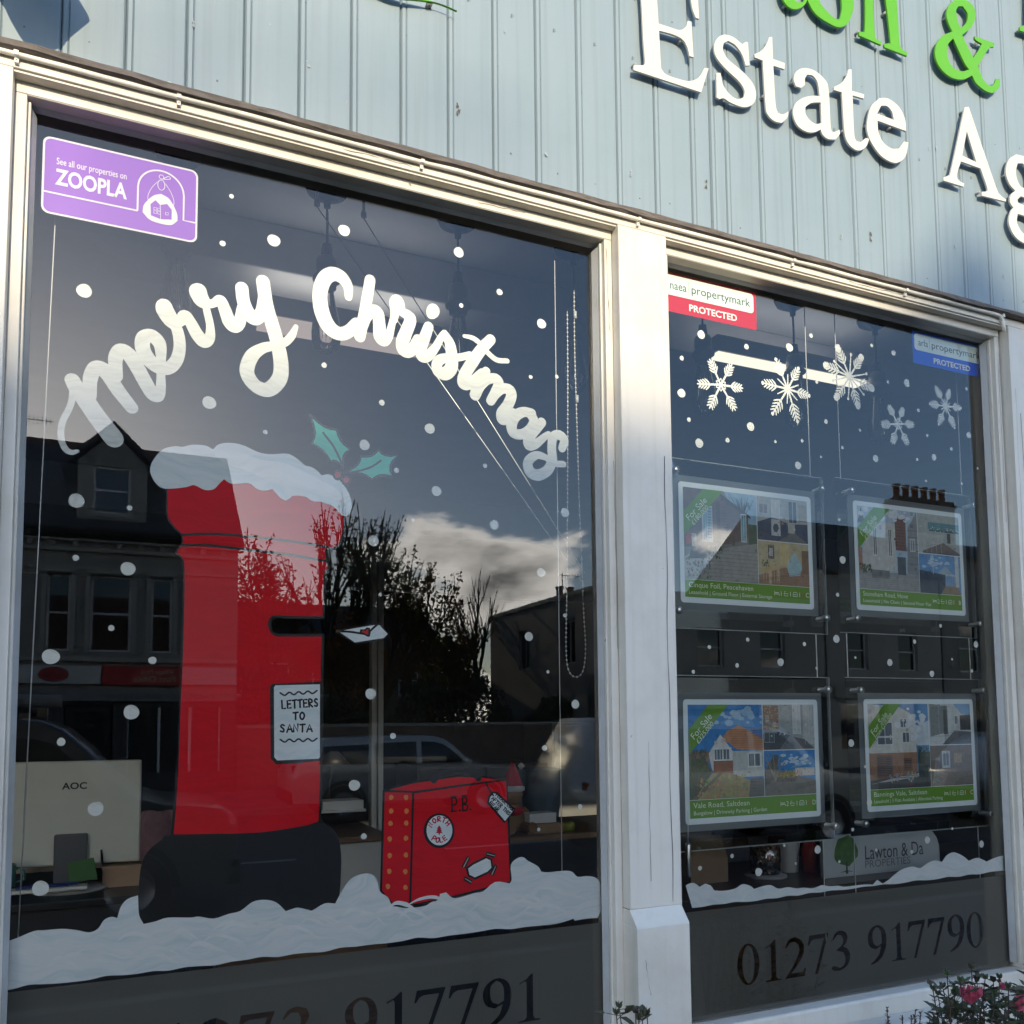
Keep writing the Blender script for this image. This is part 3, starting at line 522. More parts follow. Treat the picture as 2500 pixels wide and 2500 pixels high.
for og, pts, r in [(B0, [(1222, 292), (1400, 285), (1600, 296), (1932, 332), (2200, 372), (2202, 372)], 8), (B0, [(1228, 362), (1400, 362), (1600, 385), (1932, 424), (2195, 470), (2196, 470)], 9)]:
    pstroke(mb, z7(*og, pts), r*ZF, 11)
for og, pts, r in [(B6, [(668, 160), (662, 240), (640, 340), (598, 380), (548, 388), (546, 470), (562, 515), (535, 550), (528, 700), (524, 848)], 7), (B6, [(524, 848), (300, 848), (215, 842), (172, 855), (160, 905), (190, 958), (260, 968), (520, 968)], 9), (B6, [(520, 968), (513, 1300), (510, 1850)], 9), (C6, [(510, 170), (505, 400), (498, 572)], 9), (B0, [(1124, -60), (1123, 60), (1130, 175), (1180, 248), (1222, 290), (1225, 352), (1186, 410), (1232, 470), (1238, 700), (1226, 1150), (1212, 1450), (1196, 1900)], 5), (C0, [(1192, 200), (1178, 450), (1160, 655)], 9)]:
    pstroke(mb, z7(*og, pts), r*ZF, 11.5)
mb.build('outline', M_BLACKP, box, False)
sg = MB(); ppoly(sg, z7(*B6, [(163, 1315), (178, 1296), (350, 1288), (520, 1280), (523, 1812), (350, 1830), (205, 1838), (168, 1800)]), 12, False); plate = sg.build('notice_edge', M_BLACKP, box)
sg = MB(); ppoly(sg, z7(*B6, [(190, 1320), (200, 1306), (500, 1299), (499, 1790), (490, 1800), (212, 1812), (192, 1790)]), 13, False); sg.build('notice', M_PSNOW, plate)
# hand lettering made of strokes: unit glyphs in a 1 x 1 cell, y up
GLY = {'A': [[(0, 0), (.45, 1), (.9, 0)], [(.15, .35), (.78, .35)]], 'B': [[(0, 0), (0, 1), (.55, .95), (.6, .65), (.05, .52), (.7, .4), (.62, .05), (0, 0)]], 'E': [[(.7, 1), (0, .98), (.02, 0), (.72, 0)], [(.02, .5), (.58, .52)]], 'F': [[(.7, 1), (0, .98), (.02, 0)], [(.02, .5), (.55, .52)]],
       'H': [[(0, 0), (0, 1)], [(.75, 0), (.75, 1)], [(0, .5), (.75, .5)]], 'I': [[(.1, 0), (.1, 1)]], 'K': [[(0, 0), (0, 1)], [(.7, 1), (.02, .45), (.75, 0)]], 'L': [[(0, 1), (.02, 0), (.65, .02)]], 'N': [[(0, 0), (.02, 1), (.7, .02), (.72, 1)]],
       'O': [[(.4, 1), (.08, .75), (.05, .3), (.4, 0), (.75, .3), (.75, .75), (.4, 1)]], 'P': [[(0, 0), (0, 1), (.6, .95), (.65, .6), (.05, .45)]], 'R': [[(0, 0), (0, 1), (.6, .95), (.62, .6), (.05, .48), (.72, 0)]],
       'S': [[(.65, .88), (.35, 1), (.08, .8), (.3, .55), (.62, .35), (.5, .05), (.05, .1)]], 'T': [[(-.05, .97), (.8, 1)], [(.38, .98), (.36, 0)]]}
def hand_text(mb, s, x, z, y, h, wd, r, ang=0, gap=1.15, jit=0):
    ca, sa = math.cos(ang), math.sin(ang); cur = 0
    for ch in s:
        if ch == ' ': cur += .8; continue
        if ch == '.':
            v, t = poly_mesh([ellipse(x+cur*wd*ca-(.05*h)*sa, z+cur*wd*sa+.05*h*ca, r*1.3, r*1.3, 8)], y); mb.add(v, t); cur += .5; continue
        for st in GLY[ch]:
            pts = []
            for a, b in st:
                a2 = (cur+a)*wd; b2 = (b+random.uniform(-jit, jit))*h; pts.append((x+a2*ca-b2*sa, z+a2*sa+b2*ca))
            n = 1 if ch not in 'BOPRS' else 4
            ribbon(mb, pts, r, y-random.random()*3e-5, n)
        cur += gap if ch != 'I' else .45
    return cur*wd
def tz(og, a, b, lay): return P(og[0]+a*ZF, og[1]+b*ZF, PAINT_Y-lay*LAY)
def hand_line(mb, og, a0, b0, a1, b1, s, hpx, lay, r, jit=.04):
    v0 = tz(og, a0, b0, lay); v1 = tz(og, a1, b1, lay); L = (v1-v0).length; ang = math.atan2(v1.z-v0.z, v1.x-v0.x)
    n = sum(.8 if c == ' ' else .5 if c == '.' else .45 if c == 'I' else 1.15 for c in s)-.35
    sc_ = pxscale([(og[0]+a0*ZF, og[1]+b0*ZF)], v0.y)*ZF
    hand_text(mb, s, v0.x, v0.z, v0.y, hpx*sc_, L/n, r*sc_, ang, jit=jit)
tx = MB(); hand_line(tx, B6, 245, 1462, 488, 1448, 'LETTERS', 52, 14, 6); hand_line(tx, B6, 322, 1536, 395, 1534, 'TO', 46, 14, 6); hand_line(tx, B6, 232, 1620, 443, 1618, 'SANTA', 50, 14, 6)
for y0 in (1358, 1672): pstroke(tx, z7(*B6, [(232+i*31, y0+(9 if i % 2 else -9)-(2*i if y0 < 1500 else i)+8) for i in range(9)]), 5.5*ZF, 14)
tx.build('notice_lettering', M_BLACKP, plate, False)
capo = [(1010, 1510), (1035, 1440), (1100, 1370), (1180, 1350), (1230, 1355), (1290, 1340), (1380, 1345), (1435, 1372), (1480, 1335), (1560, 1328), (1640, 1345), (1740, 1390), (1820, 1405), (1932, 1400), (1996, 1430), (2056, 1480), (2096, 1490), (2136, 1515), (2166, 1547), (2216, 1540), (2266, 1565), (2316, 1610), (2356, 1680), (2371, 1760), (2356, 1815), (2321, 1822), (2286, 1800), (2246, 1755), (2176, 1730), (2106, 1720), (2056, 1690), (1976, 1685), (1956, 1700), (1926, 1718), (1886, 1695), (1836, 1640), (1786, 1650), (1736, 1640), (1676, 1600), (1600, 1605), (1550, 1600), (1510, 1573), (1480, 1600), (1440, 1640), (1380, 1645), (1310, 1613), (1260, 1625), (1180, 1635), (1100, 1635), (1060, 1610), (1030, 1570)]
mb = MB(); ppoly(mb, z7(*A5, capo), 15); snow = mb.build('snow_cap', M_PSNOW, box)
mb = MB(); ppoly(mb, z7(*A5, [(1440, 1400), (1500, 1370), (1640, 1400), (1760, 1440), (1900, 1460), (2050, 1520), (2180, 1590), (2270, 1640), (2310, 1720), (2200, 1690), (2050, 1640), (1900, 1600), (1760, 1560), (1620, 1500), (1520, 1470)]), 16); mb.build('snow_highlight', paint('snow_paint_second_coat', (.93, .95, .96), .12, .0, 26), snow)
# ---- holly
hol = thing('painted_holly', 'teal holly sprig with two berries painted above the pillar box', 'painted holly')
def outlined(parent, name, og, pts, m_, lay, r=8, sm=False):
    mb = MB(); ppoly(mb, z7(*og, pts), lay, sm); o = mb.build(name, m_, parent)
    mb = MB(); q = z7(*og, pts); q = smooth_closed(q, 3) if sm else q; pstroke(mb, q+[q[0]], r*ZF, lay+1, n=1); mb.build('outline', M_BLACKP, o, False); return o
def arcs(pts, dep=.16):
    """scalloped edge between the spines of a holly leaf"""
    o = []; cx = sum(p[0] for p in pts)/len(pts); cy = sum(p[1] for p in pts)/len(pts)
    for i, p in enumerate(pts):
        q = pts[(i+1) % len(pts)]; o.append(p)
        for t in (.25, .5, .75):
            k = dep*4*t*(1-t); mx_, my_ = p[0]+(q[0]-p[0])*t, p[1]+(q[1]-p[1])*t; o.append((mx_+(cx-mx_)*k, my_+(cy-my_)*k))
    return o
l1 = outlined(hol, 'leaf', A6, arcs([(432, 1138), (612, 1240), (705, 1372), (660, 1500), (572, 1455), (445, 1332)], .2), M_PGREEN, 0)
mb = MB(); pstroke(mb, z7(*A6, [(522, 1260), (590, 1350), (635, 1440), (658, 1510)]), 7*ZF, 2); mb.build('midrib', M_BLACKP, l1, False)
l2 = outlined(hol, 'leaf', A6, arcs([(668, 1527), (778, 1420), (896, 1376), (1022, 1414), (985, 1552), (850, 1576)], .2), M_PGREEN, 0)
mb = MB(); pstroke(mb, z7(*A6, [(690, 1528), (770, 1515), (850, 1488), (910, 1448)]), 6*ZF, 2); mb.build('midrib', M_BLACKP, l2, False)
for a, b in ((620, 1546), (676, 1580)):
    mb = MB(); ppoly(mb, z7(*A6, ellipse(a, b, 33, 35, 16)), 17, False); o = mb.build('berry_edge', M_BLACKP, hol)
    mb = MB(); ppoly(mb, z7(*A6, ellipse(a, b-2, 20, 21, 14)), 18, False); mb.build('berry', M_PBERRY, o)
# ---- envelope with a heart
env = thing('painted_envelope', 'small white envelope with a red heart seal painted beside the post box slot', 'painted envelope')
outlined(env, 'paper', B6, [(612, 940), (740, 915), (872, 893), (905, 896), (930, 925), (962, 960), (930, 992), (735, 1022)], M_PSNOW, 8, 5)
mb = MB(); pstroke(mb, z7(*B6, [(614, 941), (700, 945), (768, 955), (830, 962), (838, 940), (890, 893)]), 7*ZF, 10, n=3); ppoly(mb, z7(*B6, [(768, 948), (772, 928), (800, 928), (815, 915), (838, 920), (838, 940), (838, 975), (820, 978)]), 10.5); mb.build('flap', M_BLACKP, env, False)
mb = MB(); ppoly(mb, z7(*B6, [(780, 945), (790, 935), (805, 942), (815, 928), (826, 928), (826, 945), (824, 966), (800, 955)]), 11.2); mb.build('heart', flat(205, 45, 40), env)
# ---- suitcase
sui = thing('painted_suitcase', 'red suitcase with orange studs and stickers painted on the left pane', 'painted suitcase')
outlined(sui, 'side_panel', C6, [(930, 362), (1128, 372), (1108, 1128), (985, 1120), (912, 1035)], M_PRED, 8, 8)
outlined(sui, 'front_panel', C6, [(1128, 372), (1450, 325), (1758, 287), (1772, 600), (1785, 975), (1400, 1075), (1108, 1130)], M_PRED, 8.4, 8)
outlined(sui, 'lid', C6, [(930, 358), (1130, 305), (1420, 262), (1600, 268), (1758, 285), (1450, 325), (1130, 368)], M_PRED, 8.8, 6)
for a, b in [(980, 405), (980, 497), (975, 580), (970, 685), (970, 797), (967, 903), (958, 1005), (1080, 405), (1083, 497), (1081, 578), (1079, 680), (1079, 793), (1075, 905), (1076, 1012)]:
    mb = MB(); ppoly(mb, z7(*C6, ellipse(a, b, 15, 18, 12, .06)), 11, False); mb.build('stud', M_PORANGE, sui)
mb = MB(); pstroke(mb, z7(*C6, [(1268, 285), (1295, 248), (1345, 228), (1420, 222), (1500, 230), (1555, 262), (1570, 280)]), [26*ZF, 24*ZF, 14*ZF, 12*ZF, 14*ZF, 20*ZF, 20*ZF], 12); mb.build('handle', M_BLACKP, sui, False)
# initials in slab letters
mb = MB(); hand_line(mb, C6, 1392, 500, 1520, 490, 'P.B.', 88, 12, 6, 0)
for a, b, c in ((1380, 402, 1418), (1382, 500, 1418), (1458, 396, 1490), (1460, 494, 1490)): pstroke(mb, z7(*C6, [(a, b), (c, b-3)]), 5*ZF, 12.2)
mb.build('initials', M_BLACKP, sui, False)
mb = MB(); ppoly(mb, z7(*C6, ellipse(1303, 629, 104, 118, 40)), 11, False); st = mb.build('round_sticker', M_BLACKP, sui)
mb = MB(); ppoly(mb, z7(*C6, ellipse(1305, 627, 87, 101, 40)), 12, False); mb.build('sticker_face', M_PSNOW, st)
mb = MB(); v = tz(C6, 1305, 627, 13); s_ = pxscale([(1070, 2027)], v.y)*ZF
for word, a0, a1, rad, up in (('NORTH', 150, 38, 60, 1), ('POLE', -128, -58, 82, -1)):
    for i, ch in enumerate(word):
        an = math.radians(a0+(a1-a0)*i/(len(word)-1)); rr = rad*s_; x = v.x+rr*1.0*math.cos(an); z = v.z+rr*math.sin(an); t = an-PI/2 if up > 0 else an+PI/2
        hand_text(mb, ch, x-.3*24*s_*math.cos(t), z-.3*24*s_*math.sin(t), v.y, 32*s_, 27*s_, 4.2*s_, t)
for k in range(3):
    q = z7(*C6, [(1303, 592+k*14), (1288-k*4, 618+k*14), (1320+k*4, 618+k*14)]); ppoly(mb, q, 13+.3*k, False)
pstroke(mb, z7(*C6, [(1304, 640), (1304, 652)]), 5*ZF, 13); mb.build('sticker_lettering', flat(190, 25, 60), st, False)
cr_ = outlined(sui, 'cracker_sticker', C6, [(1490, 882), (1530, 852), (1620, 808), (1655, 825), (1662, 880), (1632, 912), (1545, 952), (1502, 932)], M_PSNOW, 11, 8)
for q in ([(1494, 806), (1508, 812), (1476, 880), (1458, 874)], [(1625, 775), (1682, 792), (1676, 808), (1620, 792)], [(1680, 860), (1692, 868), (1666, 930), (1648, 924)], [(1478, 942), (1524, 968), (1518, 986), (1472, 958)]):
    outlined(cr_, 'sticker_tab', C6, q, M_PGREY, 13, 6)
tg = outlined(sui, 'luggage_tag', C6, [(1632, 440), (1640, 400), (1668, 370), (1692, 376), (1812, 488), (1745, 572)], M_PSNOW, 13, 8)
mb = MB(); pstroke(mb, z7(*C6, [(1618, 300), (1632, 335), (1648, 362), (1668, 392)]), 6*ZF, 15)
hand_line(mb, C6, 1684, 392, 1800, 500, 'PLEASE LOOK', 24, 15, 3.2, .03); hand_line(mb, C6, 1655, 415, 1772, 528, 'AFTER THIS', 24, 15, 3.2, .03); hand_line(mb, C6, 1640, 448, 1696, 502, 'BEAR', 24, 15, 3.2, .03)
mb.build('tag_lettering', M_BLACKP, tg, False)
# ---- snow banks
C12, C18 = (1200, 1800), (1800, 1800)
bank = z7(*C0, [(-160, 1440), (0, 1400), (60, 1372), (120, 1350), (230, 1305), (300, 1300), (420, 1290), (520, 1300), (600, 1315), (660, 1290), (700, 1232), (750, 1210), (790, 1218), (815, 1140), (860, 1090), (930, 1065), (932, 1120), (938, 1200), (968, 1258), (1050, 1240), (1130, 1215), (1280, 1215), (1340, 1208), (1440, 1222), (1540, 1190), (1620, 1170), (1700, 1110), (1780, 1095), (1860, 1112), (1925, 1172)])+z7(*C6, [(310, 1158), (350, 1148), (420, 1162), (450, 1166), (530, 1120), (603, 1120), (640, 1050), (700, 960), (770, 925), (830, 918), (880, 950), (905, 1040), (955, 1075), (985, 1130), (1020, 1142), (1080, 1150), (1200, 1138), (1290, 1098), (1310, 1055), (1350, 1045), (1390, 1080), (1440, 1080), (1540, 1050), (1600, 1038), (1680, 975), (1778, 985), (1792, 955), (1786, 860), (1830, 815), (1870, 808)])+z7(*C12, [(245, 832), (310, 868), (335, 905), (380, 910), (480, 900), (540, 905), (580, 940), (640, 935), (700, 945), (730, 985), (735, 1080), (741, 1150), (715, 1218), (640, 1222), (560, 1236)])
bot = []
for i in range(40):
    px = 1400-i*38; py = 2425-.1206*px-5-random.uniform(0, 5)-(4 if i % 5 == 0 else 0); bot.append((px, py))
sb = thing('painted_snow_bank', 'bank of white snow brushed along the foot of the left pane', 'painted snow')
mb = MB(); ppoly(mb, bank+bot, 20, True, n=3); mb.build('snow', M_PSNOW, sb)
mb = MB(); rnd = random.Random(5)
for i in range(40):                                   # second coat of curling brush marks
    px = 40+i*35+rnd.uniform(-15, 15); py = 2425-.1206*px-rnd.uniform(40, 95); L = rnd.uniform(35, 75)
    if px+L > 1440: continue
    pts = [(px-L, py+rnd.uniform(0, 14)), (px-L*.4, py-rnd.uniform(6, 18)), (px+L*.3, py-rnd.uniform(2, 14)), (px+L, py+rnd.uniform(0, 16))]
    pstroke(mb, pts, [.6, rnd.uniform(2.5, 6), rnd.uniform(2.5, 6), .6], 21+i*.07)
mb.build('brush_marks', paint('snow_paint_second_coat', (.93, .95, .96), .12, .0, 26), sb, False)
bank2 = z7(*C12, [(1308, 1000), (1330, 986), (1365, 982), (1402, 1008), (1440, 986), (1478, 1000), (1500, 1032), (1560, 1035), (1640, 1020), (1690, 990), (1740, 1000), (1770, 1022), (1820, 1005), (1880, 995), (1932, 1020)])+z7(*C18, [(340, 1010), (400, 1018), (450, 1013), (500, 1018), (540, 1008), (570, 996), (620, 1003), (680, 1000), (720, 1007), (800, 998), (860, 992), (915, 992), (942, 960), (980, 986), (1020, 960), (1060, 925), (1110, 890), (1180, 870), (1230, 882), (1280, 850), (1330, 830), (1380, 840), (1412, 795), (1460, 775), (1520, 800), (1560, 832), (1620, 812), (1680, 838), (1740, 810), (1800, 798), (1850, 815), (1880, 860), (1882, 903)])
bot2 = [(2470-i*26, 2209-.1186*(2470-i*26-1800)-4-random.uniform(0, 4)) for i in range(31)]
sb2 = thing('painted_snow_bank', 'thin lumpy strip of snow painted along the foot of the right pane', 'painted snow')
mb = MB(); ppoly(mb, bank2+bot2, 20, True, n=3); mb.build('snow', M_PSNOW, sb2)

# ---- snow dots, every one on its own
DOTS = [('L', 0, 0, [(1560, 1322, 15), (1500, 1640, 19), (1845, 1620, 39)]), ('L', 600, 0, [(663, 1552, 38), (1435, 1700, 34)]), ('L', 0, 600, [(567, 303, 46), (1410, 1057, 42), (1788, 1255, 15), (515, 1718, 47), (873, 1767, 17)]),
 ('L', 600, 600, [(1710, 312, 21), (1452, 402, 15), (528, 805, 18), (917, 1057, 20), (1240, 1232, 34), (800, 1342, 35), (1015, 1513, 17), (1613, 1483, 15), (1285, 1653, 33), (1675, 1880, 32), (1920, 884, 13), (1127, 1848, 12)]),
 ('L', 1200, 600, [(337, 525, 32), (440, 882, 13), (495, 1797, 29)]), ('L', 0, 1200, [(510, 447, 20), (862, 520, 46), (750, 920, 20), (342, 1113, 51), (1027, 1138, 25), (885, 1487, 48), (412, 1687, 27)]),
 ('L', 600, 1200, [(860, 332, 36), (905, 695, 13), (1908, 977, 30), (842, 1363, 37), (992, 1647, 20)]), ('L', 1200, 1200, [(335, 545, 30), (380, 1215, 12), (495, 835, 14), (565, 1433, 30), (358, 1728, 19)]),
 ('L', 0, 1800, [(645, 482, 48), (272, 1018, 51)]), ('L', 600, 1800, [(732, 323, 37), (795, 668, 20)]), ('L', 1200, 1800, [(597, 467, 16), (318, 622, 13)]),
 ('R', 1200, 600, [(1413, 598, 27), (1718, 680, 17), (1282, 757, 15), (1280, 993, 28), (1330, 1171, 14), (1746, 1218, 27), (1400, 1330, 29), (1590, 1310, 15), (1913, 1320, 10)]),
 ('R', 1800, 600, [(352, 685, 26), (497, 605, 14), (906, 672, 11), (1053, 723, 17), (536, 918, 11), (1015, 917, 11), (1143, 925, 24), (1545, 965, 11), (598, 1185, 15), (827, 1244, 10), (1220, 1108, 11), (1280, 1278, 10), (1560, 1276, 20), (437, 1314, 11), (708, 1360, 11), (564, 1422, 10), (932, 1433, 22), (1212, 1440, 10), (1325, 1425, 21), (1443, 1370, 11), (1620, 1500, 8), (410, 1480, 25), (1272, 1585, 8), (1512, 1603, 9), (686, 1845, 11)]),
 ('R', 1800, 1200, [(710, 460, 24), (676, 695, 13), (1370, 905, 13), (668, 993, 25), (452, 1028, 14), (70, 998, 13), (1195, 1011, 14), (1608, 1030, 20), (796, 1119, 9), (292, 1150, 25), (1028, 1152, 22), (1447, 1130, 8), (534, 1190, 9), (1580, 1208, 12), (1312, 1228, 20), (768, 1695, 24)]),
 ('R', 1200, 1200, [(1468, 1048, 13), (1655, 1172, 15), (1360, 1215, 13)]),
 ('R', 1800, 1800, [(1800, 557, 21), (778, 622, 12), (1449, 615, 9), (1281, 692, 23), (1646, 720, 22), (317, 730, 9), (542, 757, 27), (936, 760, 10), (1176, 772, 13), (688, 838, 10), (393, 851, 9), (144, 908, 27), (890, 440, 22), (862, 198, 10)]), ('R', 1200, 1800, [(1621, 800, 14), (1405, 882, 15)])]
LANDL = [((290, 480), 'the purple sticker'), ((400, 800), 'the word merry'), ((820, 730), 'the capital C'), ((1080, 860), 'the end of the word Christmas'), ((1290, 1080), 'the last s of Christmas'), ((830, 1120), 'the holly'), ((600, 1160), 'the snow cap of the post box'), ((420, 1500), 'the left side of the post box'), ((900, 1560), 'the envelope'), ((1090, 2150), 'the suitcase'), ((1390, 1600), 'the bead chain'), ((150, 2000), 'the computer monitor'), ((180, 1250), 'the left window edge'), ((820, 2080), 'the black base of the post box'), ((1120, 1400), 'the middle of the pane')]
LANDR = [((1740, 740), 'the red sticker'), ((2310, 850), 'the blue sticker'), ((1760, 940), 'the leftmost snowflake'), ((1923, 950), 'the second snowflake'), ((2074, 920), 'the knobbed snowflake'), ((2192, 1035), 'the lowest snowflake'), ((2309, 990), 'the rightmost snowflake'), ((1820, 1330), 'the upper left property card'), ((2220, 1360), 'the upper right property card'), ((1830, 1850), 'the lower left property card'), ((2245, 1840), 'the lower right property card'), ((2150, 2110), 'the white name board'), ((1850, 2110), 'the jar on the sill')]
seen = {}
for pane, ox, oy, ds in DOTS:
    for a, b, r in ds:
        px, py = ox+a*ZF, oy+b*ZF; y = PAINT_Y-24*LAY; c = P(px, py, y); rw = r*ZF*pxscale([(px, py)], y)*(1.0 if pane == 'L' else 1.05)
        e = ellipse(0, 0, rw*random.uniform(.95, 1.06), rw*random.uniform(.97, 1.03), 24, .025)
        v, t = poly_mesh([e], 0); o = MB().add(v, t).build('painted_snow_dot', M_PWHITE); o.location = c
        lm = min(LANDL if pane == 'L' else LANDR, key=lambda q: (q[0][0]-px)**2+(q[0][1]-py)**2); dx, dy = px-lm[0][0], py-lm[0][1]
        pos = ('right of' if dx > 0 else 'left of') if abs(dx) > abs(dy) else ('below' if dy > 0 else 'above')
        size = 'large' if r > (32 if pane == 'L' else 19) else 'small' if r > (17 if pane == 'L' else 12) else 'tiny'
        seen.setdefault('%s white snow dot on the glass %s %s' % (size, pos, lm[1]), []).append((px, py, o)); tag(o, None, 'snow dot', 'painted snow dots on the left pane' if pane == 'L' else 'painted snow dots on the right pane')
for lab, ds in seen.items():
    hor = max(d[0] for d in ds)-min(d[0] for d in ds) >= max(d[1] for d in ds)-min(d[1] for d in ds); ds.sort(key=lambda d: d[0] if hor else d[1]); k = len(ds)
    for i, d in enumerate(ds):
        w_ = (('left', 'right') if hor else ('upper', 'lower')) if k == 2 else (('left', 'middle', 'right') if hor else ('upper', 'middle', 'lower'))
        d[2]['label'] = lab if k == 1 else lab+', '+(w_[i]+' one' if k < 4 else 'number %d from %s' % (i+1, 'left' if hor else 'top'))
# ---- snowflakes
def flake(label, cx, cy, tips, kind):
    o = thing('painted_snowflake', label, 'painted snowflake', (0, 0, 0), 0, 'painted snowflakes on the right pane')
    mb = MB(); y = PAINT_Y-24*LAY; c = P(cx, cy, y); s = pxscale([(cx, cy)], y)
    for k, (tx_, ty_) in enumerate(tips):
        t = P(tx_, ty_, y); d = Vector((t.x-c.x, t.z-c.z)); L = d.length; d.normalize(); nn = Vector((-d.y, d.x)); base = Vector((c.x, c.z)); yy = y-k*4e-5
        ribbon(mb, [tuple(base), tuple(base+d*L*.5), tuple(base+d*L)], [.0024, .0021, .0016], yy)
        for q in range(4 if kind != 2 else 5):
            f = .46+.125*q; l = L*(.26-.03*q)
            for sg_ in (-1, 1):
                p0 = base+d*L*f; p1 = p0+(d*.75+nn*sg_*.72)*l; ribbon(mb, [tuple(p0), tuple((p0+p1)/2+nn*sg_*l*.05), tuple(p1)], [.0016, .0019, .0013], yy-1e-5*(q+1))
        if kind in (1, 2, 4): 
            r = {1: .0045, 2: .0085, 4: .0038}[kind]; v, tt = poly_mesh([ellipse(base.x+d.x*L*1.02, base.y+d.y*L*1.02, r*.9, r, 14, .05)], yy-6e-5); mb.add(v, tt)
    if kind in (0, 3):
        for k in range(6):
            a = PI/6+k*PI/3; q = Vector((c.x, c.z)); rr = .0135; ring = [(q.x+rr*(.15+.85*u)*math.cos(a+sg_*.38*math.sin(u*PI)), q.y+rr*(.15+.85*u)*math.sin(a+sg_*.38*math.sin(u*PI))) for sg_, us in ((1, (0, .5, 1)), (-1, (.5, 0))) for u in us]
            ribbon(mb, ring, .0011, y-3e-4, 3)
    if kind in (1, 2, 4):
        for k in range(6):
            a = math.atan2(P(*tips[k], y).z-c.z, P(*tips[k], y).x-c.x)+PI/6; L = {1: .032, 2: .052, 4: .018}[kind]; ribbon(mb, [(c.x, c.z), (c.x+L*math.cos(a), c.z+L*math.sin(a))], [.0022, .0012], y-3e-4-k*2e-5, 1)
            if kind == 2: v, tt = poly_mesh([ellipse(c.x+L*math.cos(a), c.z+L*math.sin(a), .0035, .0036, 10)], y-5e-4); mb.add(v, tt)
    mb.build('brush_strokes', M_PWHITE, o, False)
def zz(og, l): return [(og[0]+a*ZF, og[1]+b*ZF) for a, b in l]
A18 = (1800, 600)
flake('white painted snowflake with a looped heart nearest the window post', *zz(A7, [(1545, 937)])[0], zz(A7, [(1470, 765), (1620, 800), (1692, 960), (1642, 1108), (1468, 1095), (1388, 930)]), 0)
flake('white painted snowflake in front of the middle right bulb', *zz(A18, [(340, 965)])[0], zz(A18, [(262, 770), (410, 830), (480, 1010), (405, 1180), (240, 1128), (175, 925)]), 1)
flake('largest white painted snowflake with six knobbed tips', *zz(A18, [(757, 882)])[0], zz(A18, [(678, 690), (834, 755), (905, 960), (812, 1075), (670, 1018), (598, 808)]), 2)
flake('lowest grey white painted snowflake with a looped heart', *zz(A18, [(1083, 1200)])[0], zz(A18, [(1018, 1075), (1118, 1092), (1190, 1205), (1150, 1342), (1045, 1333), (968, 1205)]), 3)
flake('small pale painted snowflake below the blue sticker', *zz(A18, [(1405, 1082)])[0], zz(A18, [(1338, 955), (1428, 975), (1505, 1092), (1462, 1222), (1358, 1198), (1300, 1066)]), 4)

# ================================================================== STICKERS AND FILM
def sticker_base(parent, name, x0, x1, z0, z1, r, y, m_):
    v, t = poly_mesh([rrect(x0, x1, z0, z1, r)], y); return MB().add(v, t).build(name, m_, parent)
def stick_rect(q, y): 
    w_ = [P(a, b, y) for a, b in q]; zt_ = (w_[0].z+w_[1].z)/2; dz_ = max(0, zt_-(ZT-.007)); return (w_[0].x+w_[3].x)/2, (w_[1].x+w_[2].x)/2, (w_[2].z+w_[3].z)/2-dz_*.6, zt_-dz_
Y0 = PAINT_Y-.0004
pst = thing('property_portal_sticker', 'purple property portal sticker in the upper left corner of the pane', 'sticker')
x0, x1, z0, z1 = stick_rect([(107, 330), (485, 418), (480, 594), (98, 517)], Y0)
sticker_base(pst, 'backing', x0, x1, z0, z1, .011, Y0, flat(225, 220, 232)); sticker_base(pst, 'face', x0+.003, x1-.003, z0+.003, z1-.003, .009, Y0-.0003, flat(150, 95, 205))
W_, H_ = x1-x0, z1-z0; wh = flat(228, 222, 235)
mb = MB(); yy = Y0-.0006
tw = max(a for a, b in text_geo('See all our properties on', .0148)[0]); put_text(mb, 'See all our properties on', x0+.085*W_, z0+.66*H_, yy, .0148, weight=.0001, sx=.44*W_/tw)
tw = max(a for a, b in text_geo('ZOOPLA', .034)[0]); put_text(mb, 'ZOOPLA', x0+.085*W_, z0+.40*H_, yy, .034, weight=.0010, sx=.44*W_/tw)
mb.build('lettering', wh, pst)
mb = MB(); ax0, ax1, azb = x0+.60*W_, x0+.905*W_, z0+.275*H_; acx = (ax0+ax1)/2; ar = (ax1-ax0)/2; az0 = z0+.60*H_
pts = [(x0+.003, azb), (ax0, azb), (ax0, azb+.001), (ax0, az0)]; ribbon(mb, pts, .0013, yy, 1)
ribbon(mb, [(acx-ar*math.cos(t_*PI/12), az0+ar*1.02*math.sin(t_*PI/12)) for t_ in range(13)], .0013, yy-.00005, 2); ribbon(mb, [(ax1, az0), (ax1, azb), (x1-.003, azb)], .0013, yy-.0001, 1)
v, t = poly_mesh([smooth_closed([(acx-ar*.78, z0+.27*H_), (acx-ar*.72, z0+.38*H_), (acx-ar*.35, z0+.52*H_), (acx, z0+.57*H_), (acx+ar*.38, z0+.52*H_), (acx+ar*.7, z0+.36*H_), (acx+ar*.74, z0+.25*H_), (acx+ar*.4, z0+.17*H_), (acx-ar*.4, z0+.18*H_)], 4)], yy-.0001); mb.add(v, t)
ribbon(mb, ellipse(acx, z0+.69*H_, .0052, .0085, 12)+[(acx+.0052, z0+.69*H_)], .0005, yy-.0002, 1); ribbon(mb, ellipse(acx, z0+.80*H_, .0035, .0035, 10)+[(acx+.0035, z0+.80*H_)], .0005, yy-.0002, 1)
ribbon(mb, [(acx+.003, z0+.78*H_), (acx+.010, z0+.83*H_), (acx+.013, z0+.80*H_), (acx+.004, z0+.775*H_)], .0005, yy-.0002, 3)
